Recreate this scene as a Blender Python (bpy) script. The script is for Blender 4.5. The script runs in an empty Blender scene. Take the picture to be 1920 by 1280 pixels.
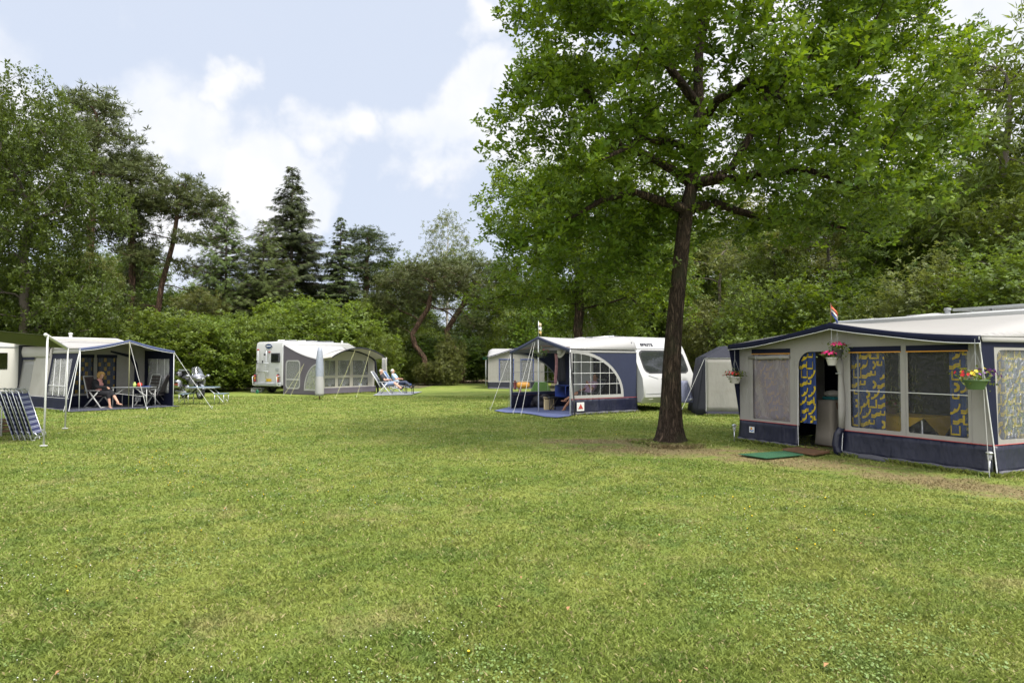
import bpy, math, random
import numpy as np
from mathutils import Vector, Matrix, noise
from mathutils.geometry import tessellate_polygon
R = math.radians
random.seed(7)
S = bpy.context.scene
COL = S.collection

# ------------------------------------------------------------------ camera
FPX, HOR, CH = 1280.0, 680.0, 1.65
PITCH = math.atan((HOR - 640.0) / FPX)
cam_d = bpy.data.cameras.new('camera'); cam = bpy.data.objects.new('camera', cam_d); COL.objects.link(cam)
cam_d.sensor_width = 36; cam_d.lens = 24.0; cam_d.clip_start = 0.05; cam_d.clip_end = 3000
cam.location = (0, 0, CH); cam.rotation_euler = (math.pi / 2 + PITCH, 0, 0)
S.camera = cam
S.render.resolution_x, S.render.resolution_y = 1024, 682

# ------------------------------------------------------------------ world
SUN_EL, SUN_AZ = 58.0, 128.0        # azimuth in degrees clockwise from +Y (camera looks to +Y)
W = bpy.data.worlds.new('World'); S.world = W; W.use_nodes = True
nt = W.node_tree; nt.nodes.clear()
def N(t, kind, **kw):
    n = t.nodes.new(kind)
    for k, v in kw.items():
        if k.startswith('i_'): n.inputs[k[2:].replace('_', ' ')].default_value = v
        else: setattr(n, k, v)
    return n
wo = N(nt, 'ShaderNodeOutputWorld'); bg = N(nt, 'ShaderNodeBackground')
sky = N(nt, 'ShaderNodeTexSky'); sky.sky_type = 'NISHITA'; sky.sun_disc = False
sky.sun_elevation = R(SUN_EL); sky.sun_rotation = R(SUN_AZ); sky.air_density = 1.0; sky.dust_density = 1.2; sky.ozone_density = 1.0
tc = N(nt, 'ShaderNodeTexCoord')
def vdir(px, py):
    v = Vector(((px - 960) / FPX, 1, (HOR - py) / FPX)); return v.normalized()
nz = N(nt, 'ShaderNodeTexNoise'); nz.inputs['Scale'].default_value = 5.5; nz.inputs['Detail'].default_value = 9; nz.inputs['Roughness'].default_value = 0.56
nt.links.new(tc.outputs['Generated'], nz.inputs['Vector'])
def wm(op, a, b=None, c=None, clamp=False):
    n = N(nt, 'ShaderNodeMath', operation=op, use_clamp=clamp)
    for i, x in enumerate((a, b, c)):
        if x is None: continue
        if isinstance(x, (int, float)): n.inputs[i].default_value = x
        else: nt.links.new(x, n.inputs[i])
    return n.outputs[0]
# cumulus banks: (pixel x, pixel y, angular radius, weight)
clouds = [(240, 190, .13, 1), (330, 240, .12, 1), (170, 240, .10, .9), (430, 150, .05, .8), (470, 340, .10, .95), (390, 390, .12, .8),
          (560, 385, .06, .55), (640, 270, .075, .8), (760, 220, .08, .85), (860, 210, .09, 1), (950, 190, .09, 1), (900, 250, .10, .8), (930, 15, .07, .9),
          (1100, 230, .13, .9), (1300, 120, .18, .9), (1550, 150, .2, .9), (1800, 100, .2, .95), (1400, 400, .3, .9), (1900, 300, .25, .9), (10, 300, .11, .8),
          (-500, 200, .3, .9), (2500, 200, .3, .8)]
wn_ = N(nt, 'ShaderNodeTexNoise'); wn_.inputs['Scale'].default_value = 7; wn_.inputs['Detail'].default_value = 5; nt.links.new(tc.outputs['Generated'], wn_.inputs['Vector'])
w0_ = N(nt, 'ShaderNodeVectorMath', operation='SUBTRACT'); w0_.inputs[1].default_value = (.5, .5, .5); nt.links.new(wn_.outputs['Color'], w0_.inputs[0])
w1_ = N(nt, 'ShaderNodeVectorMath', operation='SCALE'); w1_.inputs['Scale'].default_value = .30; nt.links.new(w0_.outputs[0], w1_.inputs[0])
warp = N(nt, 'ShaderNodeVectorMath', operation='ADD'); nt.links.new(tc.outputs['Generated'], warp.inputs[0]); nt.links.new(w1_.outputs[0], warp.inputs[1])
tot = None
for (x, y, r, w) in clouds:
    d = vdir(x, y)
    dn = N(nt, 'ShaderNodeVectorMath', operation='DISTANCE'); nt.links.new(warp.outputs[0], dn.inputs[0]); dn.inputs[1].default_value = d
    s = wm('MULTIPLY', wm('SUBTRACT', 1.0, wm('DIVIDE', dn.outputs['Value'], r * 1.12), clamp=True), w)
    tot = s if tot is None else wm('MAXIMUM', tot, s)
# everywhere else in the dome: broken cloud from noise (the part behind the camera too)
nz2 = N(nt, 'ShaderNodeTexNoise'); nz2.inputs['Scale'].default_value = 1.8; nz2.inputs['Detail'].default_value = 6
nt.links.new(tc.outputs['Generated'], nz2.inputs['Vector'])
sx = N(nt, 'ShaderNodeSeparateXYZ'); nt.links.new(tc.outputs['Generated'], sx.inputs[0])
back = wm('MULTIPLY', wm('SUBTRACT', 0.75, wm('ADD', sx.outputs[1], 0.0), clamp=True), wm('MULTIPLY', nz2.outputs['Fac'], 1.6))
tot = wm('MAXIMUM', tot, back)
m = wm('ADD', tot, wm('MULTIPLY', wm('SUBTRACT', nz.outputs['Fac'], 0.5), 1.35))
mask = N(nt, 'ShaderNodeMapRange'); mask.interpolation_type = 'SMOOTHSTEP'; mask.inputs['From Min'].default_value = 0.12; mask.inputs['From Max'].default_value = 0.56
nt.links.new(m, mask.inputs['Value'])
veil = wm('ADD', wm('MULTIPLY', mask.outputs[0], 0.93), 0.04)
skm = N(nt, 'ShaderNodeMix', data_type='RGBA'); skm.blend_type = 'MIX'
# high thin haze over the clear sky: milky blue
hz = N(nt, 'ShaderNodeMix', data_type='RGBA'); hz.inputs[0].default_value = 0.90
nt.links.new(sky.outputs[0], hz.inputs[6]); hz.inputs[7].default_value = (5.2, 5.75, 6.85, 1)
cl = N(nt, 'ShaderNodeMix', data_type='RGBA')
shade = N(nt, 'ShaderNodeMapRange'); shade.inputs['From Min'].default_value = 0.35; shade.inputs['From Max'].default_value = 0.62
nz3 = N(nt, 'ShaderNodeTexNoise'); nz3.inputs['Scale'].default_value = 9; nz3.inputs['Detail'].default_value = 5
nt.links.new(tc.outputs['Generated'], nz3.inputs['Vector']); nt.links.new(nz3.outputs['Fac'], shade.inputs['Value']); nt.links.new(shade.outputs[0], cl.inputs[0])
cl.inputs[6].default_value = (6.5, 6.75, 7.25, 1); cl.inputs[7].default_value = (7.5, 7.45, 7.5, 1)
nt.links.new(veil, skm.inputs[0]); nt.links.new(hz.outputs[2], skm.inputs[6]); nt.links.new(cl.outputs[2], skm.inputs[7])
# added fill: sky boosted overhead and behind the camera, out of frame, lights the ground
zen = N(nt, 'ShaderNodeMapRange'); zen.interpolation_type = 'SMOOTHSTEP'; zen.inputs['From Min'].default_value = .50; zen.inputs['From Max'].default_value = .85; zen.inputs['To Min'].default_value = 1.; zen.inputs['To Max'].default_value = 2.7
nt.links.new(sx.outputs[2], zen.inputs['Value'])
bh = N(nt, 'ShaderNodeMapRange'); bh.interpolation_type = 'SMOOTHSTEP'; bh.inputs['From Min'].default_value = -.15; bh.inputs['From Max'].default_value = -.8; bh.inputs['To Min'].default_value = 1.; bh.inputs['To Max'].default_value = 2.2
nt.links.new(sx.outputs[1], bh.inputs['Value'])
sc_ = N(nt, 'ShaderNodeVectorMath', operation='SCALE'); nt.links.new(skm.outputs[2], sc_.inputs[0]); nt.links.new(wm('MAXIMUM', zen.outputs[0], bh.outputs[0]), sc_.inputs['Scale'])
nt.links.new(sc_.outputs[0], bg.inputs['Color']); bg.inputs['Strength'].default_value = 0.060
nt.links.new(bg.outputs[0], wo.inputs['Surface'])

sd = bpy.data.lights.new('sun', 'SUN'); sd.energy = 2.3; sd.angle = R(14); sd.color = (1, .955, .88)
sun = bpy.data.objects.new('sun', sd); COL.objects.link(sun)
az = R(SUN_AZ); el = R(SUN_EL)
sun.rotation_euler = Vector((math.sin(az) * math.cos(el), math.cos(az) * math.cos(el), math.sin(el))).to_track_quat('Z', 'Y').to_euler()
sun.location = (-20, -20, 40)
S.view_settings.view_transform = 'Standard'; S.view_settings.look = 'None'; S.view_settings.exposure = 1.25; S.view_settings.gamma = 1
S.cycles.max_bounces = 8; S.cycles.transparent_max_bounces = 24; S.cycles.caustics_reflective = False; S.cycles.caustics_refractive = False
S.cycles.sample_clamp_indirect = 8

# ------------------------------------------------------------------ pixel -> place
CP, SP = math.cos(PITCH), math.sin(PITCH)
def ray(px, py):
    a, b = (px - 960) / FPX, (640 - py) / FPX
    return Vector((a, CP - b * SP, SP + b * CP))
def G(px, py, z=0.0):
    d = ray(px, py); t = (z - CH) / d.z
    return Vector((d.x * t, d.y * t, z))
def AT(px, py, Y):
    d = ray(px, py); t = Y / d.y
    return Vector((d.x * t, Y, CH + d.z * t))
class Frame:
    "upright frame: x to the right along a front, y inward, both on the ground"
    def __init__(s, o, ang): s.o = Vector((o[0], o[1], 0)); s.a = ang; s.x = Vector((math.cos(ang), math.sin(ang), 0)); s.y = Vector((-math.sin(ang), math.cos(ang), 0))
    def sx(s, px, y=0.0, py=700):       # x along the plane y=const seen at column px
        d = ray(px, py); o = s.o + s.y * y
        # o + x*X = t*d (xy)
        det = s.x.x * (-d.y) - s.x.y * (-d.x)
        return ((-o.x) * (-d.y) - (-o.y) * (-d.x)) / det
    def sy(s, px, x=0.0, py=700):
        d = ray(px, py); o = s.o + s.x * x
        det = s.y.x * (-d.y) - s.y.y * (-d.x)
        return ((-o.x) * (-d.y) - (-o.y) * (-d.x)) / det
    def h(s, py, x, y=0.0):
        p = s.o + s.x * x + s.y * y; d = ray(960 + FPX * p.x / p.y, py)
        return CH + d.z * (p.y / d.y)
    def loc(s, p):                      # world ground point -> local
        q = Vector((p[0], p[1], 0)) - s.o; return (q.dot(s.x), q.dot(s.y))

# ------------------------------------------------------------------ materials
MATS = {}
def mat(name, col=(.5, .5, .5), rough=.6, metal=0., spec=.5, var=.0, vscale=6., bump=0., bscale=40., bstretch=None, trans=0., coat=0., detail=4, dirt=None):
    "principled with optional colour variation, bump, translucency, dirt that rises from noise"
    if name in MATS: return MATS[name]
    m = bpy.data.materials.new(name); m.use_nodes = True; t = m.node_tree; t.nodes.clear(); MATS[name] = m
    out = N(t, 'ShaderNodeOutputMaterial'); p = N(t, 'ShaderNodeBsdfPrincipled')
    p.inputs['Roughness'].default_value = rough; p.inputs['Metallic'].default_value = metal; p.inputs['Specular IOR Level'].default_value = spec
    p.inputs['Coat Weight'].default_value = coat
    tcd = N(t, 'ShaderNodeTexCoord'); cs = None
    if var or dirt:
        n = N(t, 'ShaderNodeTexNoise'); n.inputs['Scale'].default_value = vscale; n.inputs['Detail'].default_value = detail
        t.links.new(tcd.outputs['Object'], n.inputs['Vector'])
        mx = N(t, 'ShaderNodeMix', data_type='RGBA'); t.links.new(n.outputs['Fac'], mx.inputs[0])
        mx.inputs[6].default_value = tuple(c * (1 - var) for c in col) + (1,); mx.inputs[7].default_value = tuple(min(1, c * (1 + var)) for c in col) + (1,)
        cs = mx.outputs[2]
        if dirt:
            n2 = N(t, 'ShaderNodeTexNoise'); n2.inputs['Scale'].default_value = vscale * 2.3; n2.inputs['Detail'].default_value = 7
            t.links.new(tcd.outputs['Object'], n2.inputs['Vector'])
            mr = N(t, 'ShaderNodeMapRange'); mr.inputs['From Min'].default_value = .52; mr.inputs['From Max'].default_value = .75; mr.inputs['To Max'].default_value = .6
            t.links.new(n2.outputs['Fac'], mr.inputs['Value'])
            m2 = N(t, 'ShaderNodeMix', data_type='RGBA'); t.links.new(mr.outputs[0], m2.inputs[0]); t.links.new(cs, m2.inputs[6]); m2.inputs[7].default_value = tuple(dirt) + (1,)
            cs = m2.outputs[2]
        t.links.new(cs, p.inputs['Base Color'])
    else: p.inputs['Base Color'].default_value = tuple(col) + (1,)
    nrm = None
    if bump:
        mp = N(t, 'ShaderNodeMapping'); t.links.new(tcd.outputs['Object'], mp.inputs[0])
        if bstretch: mp.inputs['Scale'].default_value = bstretch
        n = N(t, 'ShaderNodeTexNoise'); n.inputs['Scale'].default_value = bscale; n.inputs['Detail'].default_value = 5
        t.links.new(mp.outputs[0], n.inputs['Vector'])
        b = N(t, 'ShaderNodeBump'); b.inputs['Strength'].default_value = bump; b.inputs['Distance'].default_value = 0.03
        t.links.new(n.outputs['Fac'], b.inputs['Height']); t.links.new(b.outputs[0], p.inputs['Normal']); nrm = b.outputs[0]
    sh = p.outputs[0]
    if trans:
        tr = N(t, 'ShaderNodeBsdfTranslucent'); 
        if cs is not None: t.links.new(cs, tr.inputs[0])
        else: tr.inputs[0].default_value = tuple(col) + (1,)
        if nrm is not None: t.links.new(nrm, tr.inputs['Normal'])
        ms = N(t, 'ShaderNodeMixShader'); ms.inputs[0].default_value = trans
        t.links.new(sh, ms.inputs[1]); t.links.new(tr.outputs[0], ms.inputs[2]); sh = ms.outputs[0]
    t.links.new(sh, out.inputs[0]); return m
def leafmat(name, c1, c2, c3, trans=.35, rough=.5, spec=.35):
    "leaf: colour differs from leaf to leaf and slowly from clump to clump"
    m = bpy.data.materials.new(name); m.use_nodes = True; t = m.node_tree; t.nodes.clear(); MATS[name] = m
    out = N(t, 'ShaderNodeOutputMaterial'); p = N(t, 'ShaderNodeBsdfPrincipled'); p.inputs['Roughness'].default_value = rough; p.inputs['Specular IOR Level'].default_value = spec
    g = N(t, 'ShaderNodeNewGeometry'); tcd = N(t, 'ShaderNodeTexCoord'); oi = N(t, 'ShaderNodeObjectInfo')
    n = N(t, 'ShaderNodeTexNoise'); n.inputs['Scale'].default_value = .9; n.inputs['Detail'].default_value = 2; t.links.new(tcd.outputs['Object'], n.inputs['Vector'])
    mr = N(t, 'ShaderNodeMapRange'); mr.inputs['From Min'].default_value = .35; mr.inputs['From Max'].default_value = .65; t.links.new(n.outputs['Fac'], mr.inputs['Value'])
    a = N(t, 'ShaderNodeMix', data_type='RGBA'); a.inputs[6].default_value = c1 + (1,); a.inputs[7].default_value = c2 + (1,); t.links.new(g.outputs['Random Per Island'], a.inputs[0])
    b = N(t, 'ShaderNodeMix', data_type='RGBA'); b.inputs[7].default_value = c3 + (1,); t.links.new(a.outputs[2], b.inputs[6])
    f = N(t, 'ShaderNodeMath', operation='MULTIPLY'); f.inputs[1].default_value = .6; t.links.new(mr.outputs[0], f.inputs[0]); t.links.new(f.outputs[0], b.inputs[0])
    hv = N(t, 'ShaderNodeHueSaturation'); t.links.new(b.outputs[2], hv.inputs['Color'])
    vr = N(t, 'ShaderNodeMapRange'); vr.inputs['To Min'].default_value = .82; vr.inputs['To Max'].default_value = 1.2; t.links.new(oi.outputs['Random'], vr.inputs['Value']); t.links.new(vr.outputs[0], hv.inputs['Value'])
    hr = N(t, 'ShaderNodeMapRange'); hr.inputs['To Min'].default_value = .487; hr.inputs['To Max'].default_value = .508; t.links.new(oi.outputs['Random'], hr.inputs['Value']); t.links.new(hr.outputs[0], hv.inputs['Hue'])
    n4 = N(t, 'ShaderNodeTexNoise'); n4.inputs['Scale'].default_value = 3.2; n4.inputs['Detail'].default_value = 3; t.links.new(tcd.outputs['Object'], n4.inputs['Vector'])
    m4 = N(t, 'ShaderNodeMapRange'); m4.inputs['From Min'].default_value = .35; m4.inputs['From Max'].default_value = .66; m4.inputs['To Min'].default_value = .66; m4.inputs['To Max'].default_value = 1.35; t.links.new(n4.outputs['Fac'], m4.inputs['Value'])
    h4 = N(t, 'ShaderNodeHueSaturation'); h4.inputs['Hue'].default_value = .497; t.links.new(m4.outputs[0], h4.inputs['Value']); t.links.new(hv.outputs[0], h4.inputs['Color']); hv = h4
    t.links.new(hv.outputs[0], p.inputs['Base Color'])
    tr = N(t, 'ShaderNodeBsdfTranslucent'); br = N(t, 'ShaderNodeHueSaturation'); br.inputs['Value'].default_value = 1.5; br.inputs['Saturation'].default_value = 1.08; br.inputs['Hue'].default_value = .488
    t.links.new(hv.outputs[0], br.inputs['Color']); t.links.new(br.outputs[0], tr.inputs[0])
    ms = N(t, 'ShaderNodeMixShader'); ms.inputs[0].default_value = trans; t.links.new(p.outputs[0], ms.inputs[1]); t.links.new(tr.outputs[0], ms.inputs[2]); t.links.new(ms.outputs[0], out.inputs[0])
    return m
def vinyl(name, tint=(.9, .9, .9), haze=.10, rough=.08, wr=.5, scale=5., hazecol=(.8, .8, .8), glossy=1.):
    "clear plastic film: see-through, glossy, creased"
    m = bpy.data.materials.new(name); m.use_nodes = True; t = m.node_tree; t.nodes.clear(); MATS[name] = m
    out = N(t, 'ShaderNodeOutputMaterial'); tcd = N(t, 'ShaderNodeTexCoord')
    tp = N(t, 'ShaderNodeBsdfTransparent'); tp.inputs[0].default_value = tint + (1,)
    gl = N(t, 'ShaderNodeBsdfGlossy'); gl.inputs['Roughness'].default_value = rough; gl.inputs[0].default_value = (glossy, glossy, glossy, 1)
    df = N(t, 'ShaderNodeBsdfDiffuse'); df.inputs[0].default_value = hazecol + (1,)
    n = N(t, 'ShaderNodeTexNoise'); n.inputs['Scale'].default_value = scale; n.inputs['Detail'].default_value = 4; n.inputs['Distortion'].default_value = 1.2
    t.links.new(tcd.outputs['Object'], n.inputs['Vector'])
    b = N(t, 'ShaderNodeBump'); b.inputs['Strength'].default_value = wr; b.inputs['Distance'].default_value = .08; t.links.new(n.outputs['Fac'], b.inputs['Height'])
    t.links.new(b.outputs[0], gl.inputs['Normal'])
    fr = N(t, 'ShaderNodeFresnel'); fr.inputs[0].default_value = 1.33; t.links.new(b.outputs[0], fr.inputs['Normal'])
    m1 = N(t, 'ShaderNodeMixShader'); m1.inputs[0].default_value = haze; t.links.new(tp.outputs[0], m1.inputs[1]); t.links.new(df.outputs[0], m1.inputs[2])
    fm = N(t, 'ShaderNodeMath', operation='MULTIPLY'); fm.inputs[1].default_value = .6; t.links.new(fr.outputs[0], fm.inputs[0]); m2 = N(t, 'ShaderNodeMixShader'); t.links.new(fm.outputs[0], m2.inputs[0]); t.links.new(m1.outputs[0], m2.inputs[1]); t.links.new(gl.outputs[0], m2.inputs[2])
    t.links.new(m2.outputs[0], out.inputs[0]); return m

# ------------------------------------------------------------------ objects
def tag(o, label=None, cat=None, group=None, kind=None):
    if label: o['label'] = label
    if cat: o['category'] = cat
    if group: o['group'] = group
    if kind: o['kind'] = kind
    return o
def thing(name, label, cat, loc=(0, 0, 0), rz=0., group=None):
    o = bpy.data.objects.new(name, None); COL.objects.link(o); o.location = loc; o.rotation_euler = (0, 0, rz); o.empty_display_size = .2
    return tag(o, label, cat, group)
def dup(o, loc=None, rz=None, scale=None, label=None, group=None):
    def cp(x, par):
        c = x.copy(); COL.objects.link(c); c.parent = par
        for ch in x.children: cp(ch, c)
        return c
    c = cp(o, None)
    if loc is not None: c.location = loc
    if rz is not None: c.rotation_euler = (0, 0, rz)
    if scale is not None: c.scale = scale if hasattr(scale, '__len__') else (scale,) * 3
    if label: c['label'] = label
    if group: c['group'] = group
    return c
class MB:
    def __init__(s): s.v = []; s.f = []; s.m = []; s.T = None
    def add(s, vs, fs, mi=0):
        b = len(s.v)
        if s.T is not None: vs = [s.T @ Vector(v) for v in vs]
        s.v.extend([tuple(v) for v in vs]); s.f.extend([tuple(i + b for i in f) for f in fs]); s.m.extend([mi] * len(fs)); return s
    def box(s, c, d, rot=None, mi=0, bev=0.):
        x, y, z = d[0] / 2, d[1] / 2, d[2] / 2
        if bev <= 0:
            vs = [Vector((i * x, j * y, k * z)) for k in (-1, 1) for j in (-1, 1) for i in (-1, 1)]
            fs = [(0, 2, 3, 1), (4, 5, 7, 6), (0, 1, 5, 4), (2, 6, 7, 3), (0, 4, 6, 2), (1, 3, 7, 5)]
        else:
            b = min(bev, x * .99, y * .99, z * .99); vs = []; fs = []
            # chamfered box: three copies of each corner
            idx = {}
            for k in (-1, 1):
                for j in (-1, 1):
                    for i in (-1, 1):
                        for a in range(3):
                            p = [i * (x - b), j * (y - b), k * (z - b)]; p[a] = (i * x, j * y, k * z)[a]; idx[(i, j, k, a)] = len(vs); vs.append(Vector(p))
            for a in range(3):
                o = [q for q in range(3) if q != a]
                for sgn in (-1, 1):
                    ring = []
                    for (p, q) in ((-1, -1), (1, -1), (1, 1), (-1, 1)):
                        c3 = [0, 0, 0]; c3[a] = sgn; c3[o[0]] = p; c3[o[1]] = q; ring.append(idx[tuple(c3) + (a,)])
                    if (sgn > 0) == (a == 1): ring.reverse()
                    fs.append(tuple(ring))
            for a in range(3):
                o = [q for q in range(3) if q != a]
                for p in (-1, 1):
                    for q in (-1, 1):
                        r_ = []
                        for sg, w_ in ((-1, o[0]), (-1, o[1]), (1, o[1]), (1, o[0])):
                            c3 = [0, 0, 0]; c3[a] = sg; c3[o[0]] = p; c3[o[1]] = q; r_.append(idx[tuple(c3) + (w_,)])
                        fs.append(tuple(r_))
            for k in (-1, 1):
                for j in (-1, 1):
                    for i in (-1, 1): fs.append(tuple(idx[(i, j, k, a)] for a in range(3)))
        M = Matrix.Identity(3) if rot is None else (rot if isinstance(rot, Matrix) else Matrix.Rotation(rot, 3, 'Z'))
        c = Vector(c); return s.add([M @ v + c for v in vs], fs, mi)
    def tube(s, pts, r, n=7, mi=0, caps=True, flat=None):
        pts = [Vector(p) for p in pts]; L = len(pts)
        if L < 2: return s
        rs = r if hasattr(r, '__len__') else [r] * L
        tg = [(pts[min(i + 1, L - 1)] - pts[max(i - 1, 0)]).normalized() for i in range(L)]
        ref = Vector((0, 0, 1)) if abs(tg[0].z) < .9 else Vector((1, 0, 0))
        nx = tg[0].cross(ref).normalized(); vs = []
        for i in range(L):
            nx = (nx - tg[i] * nx.dot(tg[i])); nx = nx.normalized() if nx.length > 1e-6 else tg[i].orthogonal().normalized()
            ny = tg[i].cross(nx)
            for k in range(n):
                a = 2 * math.pi * k / n; vs.append(pts[i] + nx * math.cos(a) * rs[i] + ny * math.sin(a) * rs[i] * (flat or 1))
        fs = [(i * n + k, i * n + (k + 1) % n, (i + 1) * n + (k + 1) % n, (i + 1) * n + k) for i in range(L - 1) for k in range(n)]
        if caps: fs += [tuple(range(n - 1, -1, -1)), tuple((L - 1) * n + k for k in range(n))]
        return s.add(vs, fs, mi)
    def ell(s, c, r, n=12, m=8, rot=None, mi=0):
        if not hasattr(r, '__len__'): r = (r, r, r)
        M = rot or Matrix.Identity(3); c = Vector(c); vs = [M @ Vector((0, 0, -r[2])) + c]
        for i in range(1, m):
            t = math.pi * i / m - math.pi / 2
            for k in range(n):
                a = 2 * math.pi * k / n; vs.append(M @ Vector((r[0] * math.cos(t) * math.cos(a), r[1] * math.cos(t) * math.sin(a), r[2] * math.sin(t))) + c)
        vs.append(M @ Vector((0, 0, r[2])) + c); fs = []
        for k in range(n): fs.append((0, 1 + (k + 1) % n, 1 + k))
        for i in range(m - 2):
            for k in range(n): a = 1 + i * n; fs.append((a + k, a + (k + 1) % n, a + n + (k + 1) % n, a + n + k))
        a = 1 + (m - 2) * n
        for k in range(n): fs.append((a + k, a + (k + 1) % n, len(vs) - 1))
        return s.add(vs, fs, mi)
    def lathe(s, prof, c=(0, 0, 0), n=20, rot=None, mi=0, close=False):
        M = rot or Matrix.Identity(3); c = Vector(c); vs = []
        for (r, z) in prof:
            for k in range(n): a = 2 * math.pi * k / n; vs.append(M @ Vector((r * math.cos(a), r * math.sin(a), z)) + c)
        L = len(prof); rng = L if close else L - 1
        fs = [(i * n + k, i * n + (k + 1) % n, ((i + 1) % L) * n + (k + 1) % n, ((i + 1) % L) * n + k) for i in range(rng) for k in range(n)]
        return s.add(vs, fs, mi)
    def prism(s, poly, y0, y1, fn, mi=0):
        "closed 2D outline (a,b) swept between y0 and y1; fn(a,y,b)->point"
        n = len(poly); vs = [fn(a, y0, b) for a, b in poly] + [fn(a, y1, b) for a, b in poly]
        fs = [(i, (i + 1) % n, n + (i + 1) % n, n + i) for i in range(n)] + [tuple(range(n - 1, -1, -1)), tuple(range(n, 2 * n))]
        return s.add(vs, fs, mi)
    def sheet(s, fn, nu, nv, th=.004, mi=0):
        "surface fn(u,v), 0..1 each, given a thickness th"
        P = [[Vector(fn(i / nu, j / nv)) for j in range(nv + 1)] for i in range(nu + 1)]
        def nr(i, j):
            a = P[min(i + 1, nu)][j] - P[max(i - 1, 0)][j]; b = P[i][min(j + 1, nv)] - P[i][max(j - 1, 0)]; c = a.cross(b)
            return c.normalized() if c.length > 1e-9 else Vector((0, 0, 1))
        vs = [P[i][j] for i in range(nu + 1) for j in range(nv + 1)]; W_ = nv + 1; K = len(vs)
        fs = [(i * W_ + j, (i + 1) * W_ + j, (i + 1) * W_ + j + 1, i * W_ + j + 1) for i in range(nu) for j in range(nv)]
        if th:
            vs = vs + [P[i][j] - nr(i, j) * th for i in range(nu + 1) for j in range(nv + 1)]
            fs += [tuple(K + q for q in reversed(f)) for f in fs[:]]
            for i in range(nu):
                a, b = i * W_, (i + 1) * W_; fs.append((a, K + a, K + b, b)); a += nv; b += nv; fs.append((a, b, K + b, K + a))
            for j in range(nv):
                a, b = j, j + 1; fs.append((a, b, K + b, K + a)); a += nu * W_; b += nu * W_; fs.append((a, K + a, K + b, b))
        return s.add(vs, fs, mi)
    def wall(s, outer, holes, fn, th=.006, mi=0):
        "flat outline with holes, fn(a,b,d) places it; d runs through the thickness"
        loops = [outer] + list(holes)
        tris = tessellate_polygon([[Vector((a, b, 0)) for a, b in l] for l in loops])
        flat = [p for l in loops for p in l]; K = len(flat)
        vs = [fn(a, b, 0.) for a, b in flat] + [fn(a, b, th) for a, b in flat]; fs = []
        for t in tris:
            fs.append(tuple(t)); fs.append(tuple(K + q for q in reversed(t)))
        b = 0
        for l in loops:
            n = len(l)
            for i in range(n): p, q = b + i, b + (i + 1) % n; fs.append((p, q, K + q, K + p))
            b += n
        return s.add(vs, fs, mi)
    def build(s, name, mats, parent=None, smooth=False, label=None):
        me = bpy.data.meshes.new(name); me.from_pydata(s.v, [], s.f)
        for m in (mats if isinstance(mats, (list, tuple)) else [mats]): me.materials.append(m)
        if len(set(s.m)) > 1: me.polygons.foreach_set('material_index', s.m)
        if smooth is True: me.polygons.foreach_set('use_smooth', [True] * len(me.polygons))
        me.update()
        if smooth == 'auto':
            me.polygons.foreach_set('use_smooth', [True] * len(me.polygons))
            me.set_sharp_from_angle(angle=R(35))
        o = bpy.data.objects.new(name, me); COL.objects.link(o)
        if parent is not None: o.parent = parent
        if label: o['label'] = label
        return o
def npmesh(name, verts, nface, idx, mats, parent=None, smooth=False, matidx=None):
    "mesh straight from numpy: verts (V,3), idx (F*nface)"
    me = bpy.data.meshes.new(name); V = len(verts); F = len(idx) // nface
    me.vertices.add(V); me.vertices.foreach_set('co', np.ascontiguousarray(verts, np.float32).ravel())
    me.loops.add(len(idx)); me.loops.foreach_set('vertex_index', np.ascontiguousarray(idx, np.int32))
    me.polygons.add(F); me.polygons.foreach_set('loop_start', np.arange(0, F * nface, nface, dtype=np.int32))
    try: me.polygons.foreach_set('loop_total', np.full(F, nface, np.int32))
    except Exception: pass
    for m in (mats if isinstance(mats, (list, tuple)) else [mats]): me.materials.append(m)
    if smooth: me.polygons.foreach_set('use_smooth', np.ones(F, bool))
    if matidx is not None: me.polygons.foreach_set('material_index', matidx.astype(np.int32))
    me.update(calc_edges=True)
    o = bpy.data.objects.new(name, me); COL.objects.link(o)
    if parent is not None: o.parent = parent
    return o
def remesh(mb, name, mats, parent, voxel=.01, smooth=2, label=None):
    "fuse overlapping shapes into one continuous skin"
    o = mb.build(name, mats, None); 
    md = o.modifiers.new('r', 'REMESH'); md.mode = 'VOXEL'; md.voxel_size = voxel
    if smooth: sm = o.modifiers.new('s', 'SMOOTH'); sm.factor = .5; sm.iterations = smooth
    dg = bpy.context.evaluated_depsgraph_get(); dg.update(); me = bpy.data.meshes.new_from_object(o.evaluated_get(dg)); old = o.data
    o.modifiers.clear(); o.data = me; bpy.data.meshes.remove(old); me.name = name
    if not me.materials:
        for m in (mats if isinstance(mats, (list, tuple)) else [mats]): me.materials.append(m)
    me.polygons.foreach_set('use_smooth', [True] * len(me.polygons)); o.parent = parent
    if label: o['label'] = label
    return o
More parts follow.
